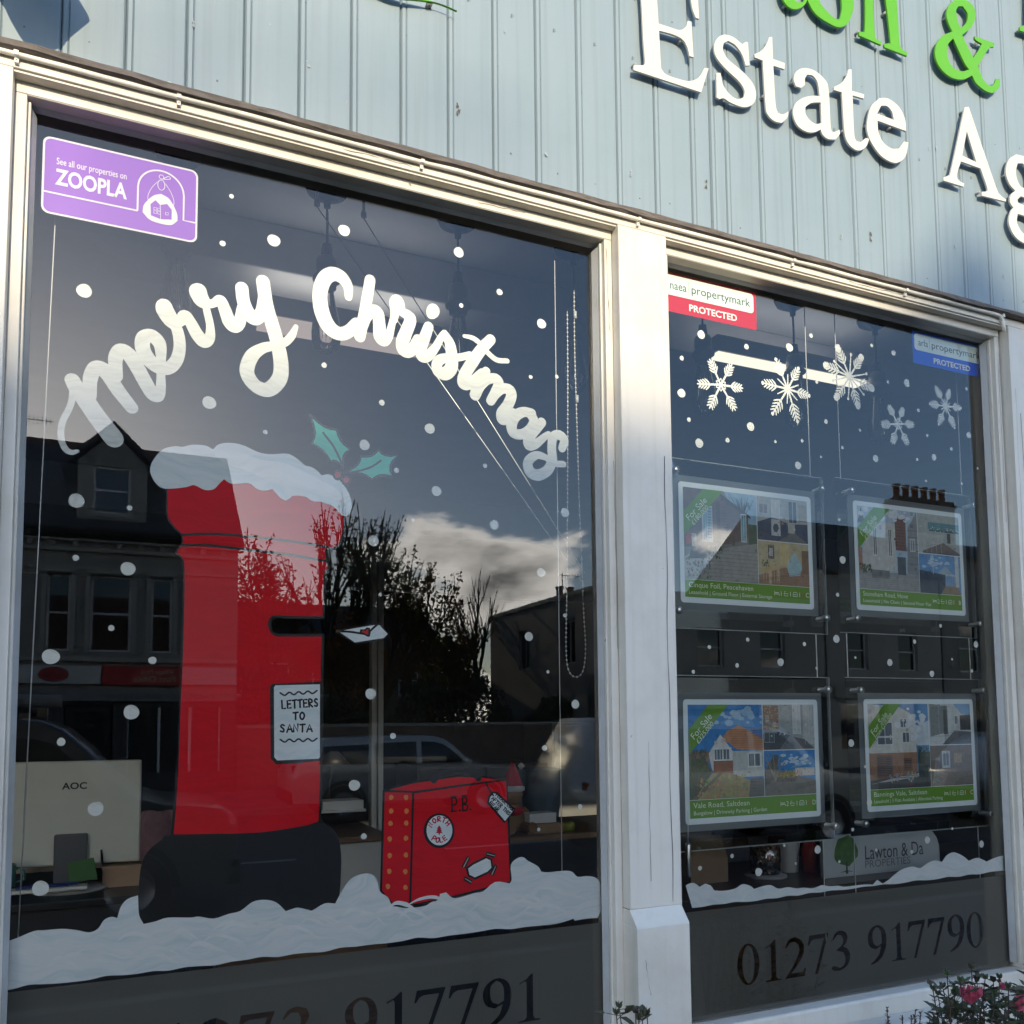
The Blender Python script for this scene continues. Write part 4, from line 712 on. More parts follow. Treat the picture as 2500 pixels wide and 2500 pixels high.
for sg_ in (-1, 1): ribbon(mb, [(acx+sg_*.006, z0+.72*H_), (acx+sg_*.014, z0+.62*H_), (acx+sg_*.019, z0+.5*H_), (acx+sg_*.017, z0+.4*H_)], .0004, yy-.0002, 4)
mb.build('emblem', wh, pst, False)
mb = MB(); hx, hz = acx-.012, z0+.25*H_
v, t = poly_mesh([[(hx-.002, hz), (hx+.012, hz-.003), (hx+.028, hz), (hx+.028, hz+.016), (hx+.021, hz+.024), (hx+.011, hz+.020), (hx+.004, hz+.026), (hx-.003, hz+.018)]], yy-.0003); mb.add(v, t); mb.build('emblem_house', flat(150, 95, 205), pst)
mb = MB()
for a, b in ((.002, .010), (.0075, .010), (.002, .0045), (.0075, .0045), (.019, .006)): ribbon(mb, [(hx+a, hz+b), (hx+a+.004, hz+b), (hx+a+.004, hz+b+.004), (hx+a, hz+b+.004), (hx+a, hz+b)], .00035, yy-.0005, 1)
ribbon(mb, [(hx+.012, hz-.003), (hx+.011, hz+.020)], .0004, yy-.0005, 1); mb.build('emblem_windows', wh, pst, False)
def prot(name, label, q, base, col_l, left, full_left):
    s = thing(name, label, 'sticker'); x0, x1, z0, z1 = stick_rect(q, Y0); x0 -= full_left
    sticker_base(s, 'backing', x0, x1, z0, z1, .005, Y0, base); hw = z1-z0; WW = x1-x0
    sticker_base(s, 'white_panel', x0+.006, x1-.007, z0+.42*hw, z1-.07*hw, .008, Y0-.0003, flat(226, 240, 234))
    mb = MB(); put_text(mb, left, x0+.075*WW, z0+.575*hw, Y0-.0006, .30*hw, sx=.92); v_, _ = text_geo(left, .30*hw); e_ = x0+.075*WW+.92*max(a for a, b in v_)+.005
    mb.add([(e_, Y0-.0006, z0+.52*hw), (e_+.0006, Y0-.0006, z0+.52*hw), (e_+.0006, Y0-.0006, z0+.84*hw), (e_, Y0-.0006, z0+.84*hw)], [(0, 1, 2, 3)])
    v_, _ = text_geo('propertymark', .30*hw); tw = max(a for a, b in v_); put_text(mb, 'propertymark', e_+.006, z0+.575*hw, Y0-.0006, .30*hw, sx=(x1-.016-e_-.006)/tw)
    mb.build('lettering', col_l, s)
    mb = MB(); v_, _ = text_geo('PROTECTED', .24*hw); tw = max(a for a, b in v_); put_text(mb, 'P R O T E C T E D'.replace(' ', ''), x0+.27*WW, z0+.12*hw, Y0-.0006, .235*hw, weight=.0006, sx=.52*WW/tw); mb.build('lettering', flat(240, 235, 232), s)
prot('red_protection_sticker', 'red and white protection sticker at the upper left of the right pane', [(1626, 653), (1846, 704), (1846, 800), (1630, 754)], flat(196, 40, 52), flat(60, 80, 72), 'naea', .012)
prot('blue_protection_sticker', 'blue and white protection sticker in the upper right corner', [(2225, 792), (2403, 838), (2404, 917), (2230, 878)], flat(4, 92, 222), flat(50, 68, 70), 'arla', 0)

# serif numerals cut clear out of the frosted film; unit glyphs, height 1
NUM = {'0': (.56, [ellipse(.28, .5, .25, .5, 30), ellipse(.28, .5, .135, .455, 26)]),
 '1': (.50, [[(.10, .83), (.22, .90), (.31, 1.0), (.34, 1.0), (.34, .10), (.37, .04), (.46, .025), (.46, 0), (.09, 0), (.09, .025), (.19, .04), (.225, .10), (.225, .82), (.20, .86), (.10, .80)]]),
 '2': (.56, [smooth_closed([(.04, .02), (.04, .0), (.50, .0), (.53, .20), (.50, .20), (.46, .12), (.40, .11), (.18, .11), (.36, .34), (.47, .52), (.50, .70), (.45, .88), (.30, 1.0), (.14, .94), (.05, .76), (.08, .75), (.17, .86), (.27, .88), (.36, .80), (.38, .66), (.33, .48), (.20, .25)], 3)]),
 '3': (.54, [smooth_closed([(.08, .80), (.15, .94), (.28, 1.0), (.42, .94), (.46, .80), (.41, .66), (.33, .59), (.46, .50), (.51, .33), (.45, .12), (.28, .0), (.12, .0), (.04, .06), (.06, .12), (.13, .12), (.24, .055), (.35, .12), (.39, .28), (.34, .44), (.18, .50), (.18, .53), (.31, .62), (.345, .76), (.30, .88), (.20, .90), (.10, .78)], 3)]),
 '7': (.54, [[(.06, .98), (.52, .98), (.52, .95), (.24, .0), (.17, .0), (.42, .87), (.17, .87), (.10, .83), (.05, .73), (.02, .735)]]),
 '9': (.56, [smooth_closed([(.10, .0), (.28, .06), (.42, .20), (.51, .42), (.53, .66), (.48, .88), (.36, .99), (.22, .99), (.08, .86), (.04, .66), (.10, .46), (.24, .38), (.38, .45), (.33, .26), (.22, .12), (.10, .03)], 3), smooth_closed([(.40, .52), (.30, .46), (.20, .52), (.165, .68), (.18, .86), (.27, .955), (.35, .90), (.40, .76)], 3)])}
def film(label, x0, x1, z1, startx, baseline, h, s, pitch, gapx):
    y = PAINT_Y+.0006; outer = [(x0, ZS-.005), (x1, ZS-.005), (x1, z1), (x0, z1)]; holes = []; islands = []; cx = startx
    for ch in s:
        if ch == ' ': cx += gapx; continue
        wd, ls = NUM[ch]; q = [[(cx+a*h*pitch, baseline+b*h) for a, b in lp] for lp in ls]; holes.append(q[0]); islands += q[1:]; cx += wd*h*pitch+.0012
    v, t = poly_mesh([outer]+holes, y); mb = MB().add(v, t)
    for isl in islands: v, t = poly_mesh([isl], y); mb.add(v, t)
    return tag(mb.build('frosted_film', M_FILM), label, 'window film')
fz = PZ(700, 2343, PAINT_Y); dz0, dz1 = PZ(1830, 2405, PAINT_Y), PZ(1830, 2303, PAINT_Y); dh = dz1-dz0
xs0, xs1 = PX(1797, 2350, PAINT_Y), PX(2405, 2270, PAINT_Y)
unit = sum(NUM[c][0] for c in '01273917790'); gp = .042
pitch = (xs1-xs0-gp-.0012*11)/(unit*dh)
film('frosted film under the right pane with a whole phone number', XC, XD, fz, xs0, dz0, dh, '01273 917790', pitch, gp)
e1 = PX(1328, 2400, PAINT_Y)                         # right end of the last digit on the left pane
film('frosted film under the left pane with a phone number cut by the edge', XA, XB, fz, e1-(xs1-xs0)+.004, dz0, dh, '01273 917791', pitch, gp)

# ================================================================== PROPERTY CARDS IN THE RIGHT WINDOW
YC = .052
def card_photo(parent, x0, x1, z0, z1, y, polys):
    """a printed photograph: flat colour shapes in unit coordinates (u right, v up)"""
    mb = MB(); mats = []
    for i, (c, pts) in enumerate(polys):
        if isinstance(c, str):                        # fine detail of a printed photograph
            (u0, v0, u1, v1), colr, n_ = pts; r_ = random.Random(i*13+n_); yy = y-i*.00006
            def put(lp, cc):
                m2 = photo(*cc)
                if m2 not in mats: mats.append(m2)
                v, t = poly_mesh([[(x0+(x1-x0)*min(1, max(0, a)), z0+(z1-z0)*min(1, max(0, b))) for a, b in lp]], yy-r_.random()*.00004); mb.add(v, t, mats.index(m2))
            for k in range(n_):
                f = (k+.5)/n_; cc = tuple(int(max(6, min(248, q*r_.choice((.7, .85, 1, 1.15)))))//14*14 for q in colr)
                if c == 'leaves':
                    a, b = r_.uniform(u0, u1), r_.uniform(v0, v1); s_ = r_.uniform(.008, .024); an = r_.random()*6; put([(a+s_*math.cos(an+q), b+s_*1.3*math.sin(an+q)) for q in (0, 2.1, 4.2)], cc)
                elif c == 'hlines': b = v0+(v1-v0)*f; put([(u0, b), (u1, b), (u1, b+.008), (u0, b+.008)], colr)
                elif c == 'vlines': a = u0+(u1-u0)*f; put([(a, v0), (a+.008, v0), (a+.008, v1), (a, v1)], colr)
                elif c == 'cloud': a, b = r_.gauss((u0+u1)/2, (u1-u0)/4), r_.gauss((v0+v1)/2, (v1-v0)/5); s_ = r_.uniform(.02, .06); put([(a+s_*math.cos(q*.7), b+s_*.6*math.sin(q*.7)) for q in range(9)], colr)
                elif c == 'frame':
                    for q in ((u0, v0, u1, v0+.014), (u0, v1-.014, u1, v1), (u0, v0, u0+.012, v1), (u1-.012, v0, u1, v1), ((u0+u1)/2-.005, v0, (u0+u1)/2+.005, v1)): put(R_(*q), colr)
                elif c == 'twigs': a = u0+(u1-u0)*.5; an = r_.uniform(.5, 2.6); L = r_.uniform(.5, 1); put([(a, v0), (a+.008, v0), (a+math.cos(an)*(u1-u0)*.6*L+.003, v0+(v1-v0)*L), (a+math.cos(an)*(u1-u0)*.6*L, v0+(v1-v0)*L)], colr)
            continue
        m_ = photo(*c)
        if m_ not in mats: mats.append(m_)
        lp = [(x0+(x1-x0)*min(1, max(0, a)), z0+(z1-z0)*min(1, max(0, b))) for a, b in pts]
        v, t = poly_mesh([lp], y-i*.00006); mb.add(v, t, mats.index(m_))
        # the fine broken detail any photograph has
        us = [p[0] for p in pts]; vs_ = [p[1] for p in pts]; ar = (max(us)-min(us))*(max(vs_)-min(vs_)); rr_ = random.Random(i*7+int(sum(c)))
        for q in range(int(30*ar)+1):
            u, w_ = rr_.uniform(min(us), max(us)), rr_.uniform(min(vs_), max(vs_)); ins = False
            for k in range(len(pts)):
                (xa, ya), (xb, yb_) = pts[k], pts[k-1]
                if (ya > w_) != (yb_ > w_) and u < (xb-xa)*(w_-ya)/(yb_-ya)+xa: ins = not ins
            if not ins: continue
            f_ = rr_.choice((.80, .88, .92, 1.08, 1.16)); m2 = photo(*[int(max(4, min(250, z_*f_+rr_.choice((-6, 0, 6))))//12*12) for z_ in c])
            if m2 not in mats: mats.append(m2)
            a_, b_ = rr_.uniform(.004, .028), rr_.uniform(.004, .030); sk = rr_.uniform(-.02, .02)
            cl = lambda z_: min(1, max(0, z_)); lp = [(x0+(x1-x0)*cl(u+p), z0+(z1-z0)*cl(w_+r2)) for p, r2 in ((-a_, -b_), (a_, -b_+sk), (a_, b_+sk), (-a_, b_))]
            v, t = poly_mesh([lp], y-i*.00006-.00003); mb.add(v, t, mats.index(m2))
    return mb.build('photo', mats, parent, False)
def R_(a, b, c, d): return [(a, b), (c, b), (c, d), (a, d)]
SKY = (70, 150, 205)
PH = {
 'A': [[((120, 118, 112), R_(0, 0, 1, 1)), ((150, 190, 215), [(.55, 1), (1, 1), (1, .62), (.7, .72)]), ((90, 80, 72), R_(0, .35, .28, 1)), ((104, 84, 76), [(.28, .38), (.62, .42), (.88, .5), (.88, .75), (.55, .95), (.28, 1)]), ((62, 62, 66), [(.5, .97), (.9, .76), (.92, .72), (.52, .9)]), ((150, 205, 225), R_(.24, .42, .38, .82)), ((70, 62, 58), R_(.44, .30, .49, .88)), ((120, 190, 205), R_(.78, .46, .84, .76)), ((60, 84, 60), R_(.88, .42, 1, .66)), ((150, 148, 142), [(0, 0), (1, 0), (1, .45), (.6, .38), (.3, .3), (0, .2)]), ((182, 180, 172), [(0, .02), (.38, .18), (.2, .34), (0, .24)]), ((165, 70, 60), R_(.02, .38, .1, .5)), ((196, 190, 180), R_(.1, .36, .16, .5)), ((58, 56, 54), [(.05, .22), (.3, .24), (.3, .32), (.1, .36)])],
       [((176, 178, 172), R_(0, 0, 1, 1)), ((215, 215, 205), R_(.28, .52, .45, .95)), ((120, 118, 116), R_(.05, .62, .2, .82)), ((70, 82, 100), R_(.62, .45, .78, .95)), ((52, 62, 82), [(0, 0), (1, 0), (1, .45), (.62, .42), (.3, .55), (0, .4)]), ((110, 108, 104), [(.4, 0), (1, 0), (.7, .25)]), ((205, 205, 200), R_(.27, .12, .45, .5)), ((70, 72, 76), [(.36+.06*math.cos(k), .30+.11*math.sin(k)) for k in range(6)]), ((190, 185, 170), R_(.6, .2, .74, .44)), ((150, 140, 120), R_(.82, .5, .98, .9))],
       [((196, 178, 130), R_(0, 0, 1, 1)), ((215, 190, 120), R_(.42, .45, .6, 1)), ((90, 84, 76), R_(.2, .62, .3, .9)), ((225, 222, 210), R_(.22, .66, .28, .85)), ((150, 110, 80), [(0, 0), (1, 0), (1, .35), (.5, .42), (0, .2)]), ((160, 200, 205), [(.55, .5), (.72, .8), (.85, .5), (.82, .25), (.6, .22)]), ((120, 84, 60), R_(.86, .3, 1, .85)), ((200, 165, 105), [(.05, .35), (.38, .5), (.42, .42), (.12, .25)]), ((210, 180, 130), R_(.2, .02, .24, .35)), ((210, 180, 130), R_(.36, .1, .4, .45))]],
 'B': [[((170, 195, 215), R_(0, 0, 1, 1)), ((205, 205, 196), [(.08, .2), (.62, .25), (.62, .82), (.08, .84)]), ((96, 60, 54), R_(.62, .5, .8, .92)), ((130, 136, 138), [(.8, .2), (1, .2), (1, 1), (.84, .8)]), ((80, 88, 92), R_(.25, .42, .3, .75)), ((80, 88, 92), R_(.5, .42, .55, .75)), ((150, 152, 150), R_(0, .0, 1, .22)), ((110, 112, 112), R_(.2, .14, .5, .24)), ((70, 76, 80), R_(.64, .2, .78, .42)), ((60, 70, 64), [(.0, .8), (.06, .98), (.12, .8)]), ((176, 110, 80), R_(0, .22, .06, .5))],
       [((168, 178, 172), R_(0, 0, 1, 1)), ((70, 130, 140), R_(.25, .62, 1, .8)), ((40, 92, 100), R_(.25, .57, 1, .63)), ((190, 196, 190), R_(0, 0, .6, .5)), ((110, 96, 90), [(.1, .05), (.6, .3), (1, .05), (1, 0), (.1, 0)]), ((60, 60, 64), R_(.7, .3, .78, .55))],
       [((90, 150, 210), R_(0, 0, 1, 1)), ((150, 180, 190), [(.4, .5), (.62, .72), (.85, .5)]), ((40, 52, 70), [(0, 0), (.6, 0), (.62, .5), (0, .58)]), ((150, 126, 96), [(.5, 0), (1, 0), (.9, .25), (.62, .22)]), ((205, 215, 215), R_(.86, .2, .95, 1)), ((190, 200, 200), R_(.62, .48, .9, .52)), ((190, 200, 205), R_(.32, .5, .34, 1))]],
 'C': [[((22, 110, 190), R_(0, 0, 1, 1)), ((70, 140, 205), [(.4, .8), (.9, .75), (.8, .95)]), ((196, 120, 66), [(.3, .5), (.52, .72), (.68, .78), (1, .62), (1, .5), (.64, .52), (.52, .6)]), ((225, 222, 212), [(.26, .48), (.42, .68), (.58, .5), (.58, .25), (.30, .30)]), ((190, 196, 190), [(.58, .5), (1, .5), (1, .22), (.58, .22)]), ((150, 84, 52), R_(.32, .26, .58, .4)), ((220, 225, 222), R_(.32, .4, .56, .54)), ((70, 86, 92), R_(.34, .41, .54, .52)), ((220, 225, 222), R_(.78, .32, .97, .48)), ((70, 86, 92), R_(.8, .33, .95, .47)), ((120, 92, 60), R_(0, .38, .26, .5)), ((56, 66, 40), [(0, .0), (.1, .0), (.3, .3), (.2, .42), (0, .44)]), ((156, 140, 84), [(.05, 0), (.8, 0), (.82, .18), (.5, .28), (.3, .27)]), ((84, 82, 80), [(.78, 0), (1, 0), (1, .2), (.82, .2)]), ((90, 84, 60), [(.02, 0), (.1, 0), (.44, .27), (.4, .28)])],
       [((150, 160, 158), R_(0, 0, 1, 1)), ((120, 84, 62), R_(0, .45, .3, .98)), ((205, 180, 140), R_(.05, .6, .12, .75)), ((205, 180, 140), R_(.18, .5, .25, .62)), ((40, 42, 46), [(0, 0), (.4, 0), (.55, .3), (.3, .4), (0, .35)]), ((200, 206, 204), R_(.58, .35, .72, 1)), ((190, 196, 192), R_(.78, .1, 1, 1)), ((60, 64, 68), R_(.02, .18, .2, .38)), ((84, 86, 90), [(.3, 0), (1, 0), (.8, .22), (.5, .3)])],
       [((36, 120, 200), R_(0, 0, 1, 1)), ((120, 175, 220), [(.5, .6), (.95, .7), (.8, .82)]), ((170, 150, 70), R_(.15, .38, .7, .52)), ((206, 200, 190), R_(.6, .42, .98, .6)), ((110, 104, 96), [(0, 0), (1, 0), (1, .32), (.5, .45), (0, .3)]), ((66, 60, 52), [(0, .2), (.22, .4), (.28, .9), (.18, .9), (.0, .5)]), ((70, 66, 60), R_(.2, .3, .6, .42)), ((86, 80, 74), [(.6, .1), (1, .2), (1, .3), (.6, .24)])]],
 'D': [[((60, 130, 190), R_(0, 0, 1, 1)), ((200, 215, 225), [(.7, .7), (1, .8), (1, .5), (.8, .5)]), ((210, 210, 198), [(0, .4), (.78, .38), (.78, .85), (.5, .97), (0, 1)]), ((150, 96, 60), R_(0, .1, .78, .42)), ((70, 80, 92), R_(.14, .52, .38, .78)), ((225, 225, 220), R_(.12, .6, .42, .62)), ((70, 86, 96), R_(.55, .54, .66, .66)), ((70, 86, 96), R_(.52, .72, .62, .82)), ((34, 40, 52), R_(.12, .14, .36, .38)), ((60, 40, 34), R_(.56, .22, .68, .34)), ((44, 46, 44), [(0, 0), (1, 0), (1, .2), (0, .1)]), ((190, 186, 176), [(0, .06), (.5, .14), (.8, .17), (.9, .14), (.5, .1)]), ((36, 44, 40), R_(.8, .12, 1, .42)), ((150, 30, 34), R_(.6, .03, .7, .06))],
       [((206, 212, 210), R_(0, 0, 1, 1)), ((100, 160, 210), [(.6, 1), (1, 1), (1, .7), (.78, .75)]), ((96, 104, 100), [(.02, .2), (.45, .3), (.45, .95), (.02, 1)]), ((60, 66, 66), R_(.34, .25, .44, .85)), ((70, 74, 76), [(.3, 0), (1, 0), (1, .3), (.6, .34)]), ((44, 46, 52), R_(.74, .35, 1, .72)), ((50, 56, 60), R_(.62, .5, .68, .7))],
       [((104, 92, 82), R_(0, 0, 1, 1)), ((190, 205, 205), R_(.28, .45, .45, .85)), ((90, 105, 110), R_(.3, .5, .43, .8)), ((140, 130, 120), [(.0, 0), (.3, 0), (.4, .3), (.1, .4)]), ((130, 140, 140), [(.05, .2), (.2, .3), (.22, .7), (.12, .7)]), ((176, 150, 110), R_(.56, .55, .75, .8)), ((80, 70, 60), [(.5, 0), (1, 0), (1, .25), (.7, .2)])]]}
def X_(k, box, col, n=1): return (k, (box, col, n))
PH['A'][0] += [X_('twigs', (.6, .72, 1.0, .99), (66, 60, 56), 26), X_('hlines', (.3, .45, .6, .9), (84, 68, 62), 14), X_('vlines', (.25, .43, .38, .81), (110, 160, 178), 4), X_('hlines', (.3, .02, 1, .36), (128, 126, 120), 8), X_('leaves', (.28, .25, .5, .38), (70, 84, 56), 40), X_('frame', (.24, .42, .38, .82), (216, 222, 222)), X_('frame', (.77, .45, .85, .77), (220, 226, 226)), X_('leaves', (.02, .02, .34, .24), (104, 104, 104), 60)]
PH['A'][1] += [X_('frame', (.28, .52, .45, .95), (236, 236, 228)), X_('hlines', (.5, .60, .62, .95), (196, 196, 188), 3), X_('frame', (.02, .60, .22, .86), (196, 198, 192)), X_('leaves', (.4, .40, .6, .5), (190, 150, 110), 16), X_('hlines', (.45, .02, .9, .22), (96, 96, 94), 6), X_('frame', (.61, .44, .79, .96), (210, 210, 204))]
PH['A'][2] += [X_('frame', (.19, .6, .31, .92), (66, 60, 54)), X_('vlines', (.42, .45, .6, 1), (226, 206, 150), 6), X_('vlines', (.86, .3, 1, .85), (142, 104, 74), 6), X_('hlines', (.3, .02, 1, .3), (132, 96, 70), 7), X_('vlines', (.06, .05, .42, .32), (214, 184, 132), 7), X_('leaves', (.05, .42, .2, .56), (80, 92, 60), 26)]
PH['B'][0] += [X_('cloud', (.1, .84, .9, 1), (222, 232, 238), 30), X_('frame', (.24, .41, .31, .76), (228, 228, 222)), X_('frame', (.49, .41, .56, .76), (228, 228, 222)), X_('hlines', (.62, .52, .8, .9), (120, 80, 72), 10), X_('hlines', (.82, .3, 1, .8), (96, 104, 108), 6), X_('leaves', (0, .2, .2, .3), (80, 92, 64), 40), X_('hlines', (0, .01, 1, .13), (136, 138, 136), 5), X_('frame', (.86, .5, .95, .66), (214, 220, 222))]
PH['B'][1] += [X_('hlines', (.25, .6, 1, .8), (110, 168, 176), 4), X_('leaves', (.25, .58, 1, .68), (214, 226, 226), 40), X_('hlines', (.2, .02, .9, .25), (126, 110, 102), 6), X_('vlines', (.02, .02, .6, .5), (176, 184, 178), 5)]
PH['B'][2] += [X_('cloud', (.0, .62, .8, .98), (190, 214, 232), 26), X_('vlines', (.62, .2, .95, .52), (196, 204, 206), 7), X_('hlines', (.52, .01, .95, .2), (132, 110, 84), 7), X_('leaves', (.0, .48, .3, .58), (66, 84, 92), 30)]
PH['C'][0] += [X_('cloud', (.35, .76, 1, .98), (150, 190, 222), 30), X_('hlines', (.55, .52, 1, .74), (170, 102, 58), 9), X_('hlines', (.32, .26, .58, .4), (132, 72, 46), 8), X_('frame', (.32, .4, .56, .54), (236, 238, 234)), X_('vlines', (.34, .41, .55, .53), (226, 230, 228), 5), X_('frame', (.78, .32, .97, .48), (236, 238, 234)), X_('leaves', (0, .12, .24, .42), (66, 82, 46), 130), X_('leaves', (.1, .0, .76, .24), (172, 158, 96), 120), X_('leaves', (.0, .42, .25, .52), (84, 70, 50), 40), X_('hlines', (.8, .02, 1, .19), (98, 96, 94), 5)]
PH['C'][1] += [X_('leaves', (0, .46, .3, .98), (196, 168, 130), 70), X_('hlines', (0, .46, .3, .98), (104, 74, 56), 9), X_('frame', (.57, .34, .73, .99), (226, 230, 228)), X_('vlines', (.78, .1, 1, .98), (168, 176, 172), 4), X_('leaves', (.1, .3, .45, .42), (226, 226, 220), 14), X_('frame', (.01, .16, .21, .4), (150, 154, 156))]
PH['C'][2] += [X_('cloud', (.35, .6, 1, .95), (190, 216, 236), 34), X_('leaves', (.02, .3, .4, .85), (110, 96, 70), 90), X_('leaves', (.15, .38, .72, .54), (196, 172, 84), 80), X_('vlines', (.2, .28, .62, .42), (92, 84, 74), 16), X_('hlines', (0, .02, 1, .26), (94, 88, 82), 9), X_('twigs', (.0, .3, .4, .98), (150, 140, 124), 16)]
PH['D'][0] += [X_('cloud', (.55, .55, 1, .98), (226, 234, 238), 40), X_('hlines', (0, .11, .78, .40), (130, 80, 52), 14), X_('frame', (.13, .51, .39, .79), (228, 230, 228)), X_('frame', (.54, .53, .67, .67), (228, 230, 228)), X_('frame', (.51, .71, .63, .83), (228, 230, 228)), X_('frame', (.11, .13, .37, .39), (90, 70, 56)), X_('frame', (.55, .21, .69, .35), (90, 66, 54)), X_('leaves', (.8, .14, 1, .5), (56, 70, 52), 80), X_('hlines', (0, .01, 1, .08), (60, 62, 60), 4), X_('leaves', (.3, .08, .8, .18), (170, 166, 156), 40)]
PH['D'][1] += [X_('frame', (.02, .2, .45, .96), (150, 158, 154)), X_('hlines', (.35, .02, 1, .3), (88, 92, 94), 8), X_('vlines', (.5, .3, .75, .5), (150, 156, 158), 8), X_('frame', (.61, .49, .69, .71), (220, 224, 224)), X_('leaves', (.74, .36, 1, .74), (62, 64, 70), 40)]
PH['D'][2] += [X_('frame', (.27, .44, .46, .86), (214, 224, 224)), X_('leaves', (.55, .5, .95, .84), (150, 130, 104), 60), X_('hlines', (.2, .02, 1, .3), (118, 108, 98), 8), X_('vlines', (.5, .5, .98, .95), (116, 104, 92), 5), X_('leaves', (.02, .05, .3, .3), (180, 180, 174), 30)]
def put_fit(mb, s, x, z, y, size, width=None, mi=0, ang=0, weight=0):
    v, _ = text_geo(s, size); tw = max(a for a, b in v); put_text(mb, s, x, z, y, size, ang, mi, sx=(width/tw if width else 1), weight=weight)
GREEN = flat(104, 150, 52); CREAM = flat(232, 236, 214)
def prop_card(key, label, cx, cz, tilt, price, addr, sub, icons):
    o = thing('property_card', label, 'property card', (cx, YC, cz), 0, 'property cards hung in clear pockets'); o.rotation_euler = (0, tilt, 0)
    w2, h2 = .1755, .1255
    pk = MB().box(-w2-.046, w2+.040, .004, .006, -h2-.052, h2+.048).build('acrylic_pocket', M_CLEARA, o)
    ed = MB()                                        # polished sheet edges catch the light
    for a in ((-w2-.046, w2+.040, .0035, .0065, h2+.0478, h2+.0492), (-w2-.046, w2+.040, .0035, .0065, -h2-.0532, -h2-.0518), (w2+.0393, w2+.0406, .0035, .0065, -h2-.0515, h2+.0475)): ed.box(*a)
    ed.build('polished_edge', film_mat('acrylic_edge', (.5, .55, .55), (.3, .3, .3), .55) if 'ae' not in MATS else MATS['ae'], pk)
    v, t = poly_mesh([rrect(-w2-.014, w2+.014, -h2-.014, h2+.014, .002)], .0025); MB().add(v, t).build('pocket_border', M_ACRYL, o)
    bd = MB(); lp = rrect(-w2, w2, -h2, h2, .008); v, t = poly_mesh([lp], .0); bd.add(v, t); bd.build('card', flat(222, 232, 234), o)
    px0, px1, pz0, pz1 = -w2+.011, w2-.012, -h2+.012, h2-.011; bar = .036; sp = px0+(px1-px0)*.575; md = pz0+bar+(pz1-pz0-bar)*.5
    y = -.0006
    card_photo(o, px0, sp-.001, pz0+bar+.001, pz1, y, PH[key][0]); card_photo(o, sp+.001, px1, md+.001, pz1, y, PH[key][1]); card_photo(o, sp+.001, px1, pz0+bar+.001, md-.001, y, PH[key][2])
    v, t = poly_mesh([[(px0, pz0), (px1, pz0), (px1, pz0+bar), (px0, pz0+bar)]], y); b = MB().add(v, t).build('caption_bar', GREEN, o)
    mb = MB(); put_fit(mb, addr, px0+.008, pz0+.0205, y-.0006, .0155, .165 if len(addr) > 20 else .140); put_fit(mb, sub, px0+.008, pz0+.0065, y-.0006, .0115, .215 if len(sub) > 36 else .185)
    ix = px1-.098
    for k, (n_, ic) in enumerate(zip(icons, ('bed', 'bath', 'sofa', 'epc'))):
        x = ix+k*.0255; z = pz0+.0145
        if ic == 'bed': ribbon(mb, [(x, z+.009), (x, z)], .0005, y-.0006, 1); ribbon(mb, [(x, z+.003), (x+.013, z+.003), (x+.013, z)], .0007, y-.0006, 1); ribbon(mb, [(x+.002, z+.006), (x+.011, z+.006)], .0008, y-.0006, 1)
        elif ic == 'bath': ribbon(mb, [(x, z+.005), (x+.012, z+.005), (x+.010, z), (x+.002, z), (x, z+.005)], .0006, y-.0006, 1); ribbon(mb, [(x+.002, z+.005), (x+.002, z+.010), (x+.005, z+.009)], .0005, y-.0006, 1)
        elif ic == 'sofa': ribbon(mb, [(x, z), (x, z+.006), (x+.002, z+.009), (x+.010, z+.009), (x+.012, z+.006), (x+.012, z), (x, z)], .0006, y-.0006, 1); ribbon(mb, [(x+.002, z+.004), (x+.010, z+.004)], .0006, y-.0006, 1)
        if ic != 'epc': put_text(mb, n_, x+.0145, z-.0005, y-.0006, .0145)
        else: put_text(mb, n_, x+.009, z-.0005, y-.0006, .0145)
    mb.build('caption_lettering', CREAM, b)
    mb = MB()
    for k, c_ in enumerate(((.3, .5, .1), (.6, .5, .1), (.5, .2, .08))): v, t = poly_mesh([[(ix+.0768, pz0+.014+k*.003), (ix+.0805+.001*k, pz0+.014+k*.003), (ix+.0805+.001*k, pz0+.0165+k*.003), (ix+.0768, pz0+.0165+k*.003)]], y-.0006); mb.add(v, t)
    mb.build('energy_badge', flat(170, 110, 50), b)
    v, t = poly_mesh([[(px0, pz1-.082), (px0+.098, pz1), (px0+.052, pz1), (px0, pz1-.044)]], y-.0016)
    v, t = poly_mesh([[(px0, pz1-.100), (px0+.100, pz1), (px0+.050, pz1), (px0, pz1-.050)]], y-.0016); bn = MB().add(v, t).build('sale_banner', GREEN, o)
    mb = MB(); a = math.radians(45); put_fit(mb, 'For Sale', px0+.012, pz1-.072, y-.0022, .0200, .066, ang=a); put_fit(mb, price, px0+.026-.002*len(price)*.2, pz1-.080, y-.0022, .0155, .056 if len(price) < 10 else .074, ang=a); mb.build('banner_lettering', CREAM, bn)
    return o
prop_card('A', 'upper left property card priced £180,000 with a brick outbuilding photo', 1.1975, 1.9825, 0, '£180,000', 'Cinque Foil, Peacehaven', 'Leasehold | Ground Floor | External Storage', '111C')
prop_card('B', 'upper right property card priced £325,000 with a pale apartment block photo', 1.673, 1.9885, 0, '£325,000', 'Stoneham Road, Hove', 'Leasehold | No Chain | Second Floor Flat', '211B')
prop_card('C', 'lower left property card priced £325,000 with an orange roofed bungalow', 1.1965, 1.5345, 0, '£325,000', 'Vale Road, Saltdean', 'Bungalow | Driveway Parking | Garden', '211D')
prop_card('D', 'lower right property card priced from £210,000 with a white and brick house', 1.682, 1.5360, 0, 'From £210,000', 'Bannings Vale, Saltdean', 'Leasehold | 3 Flats Available | Allocated Parking', '111C')
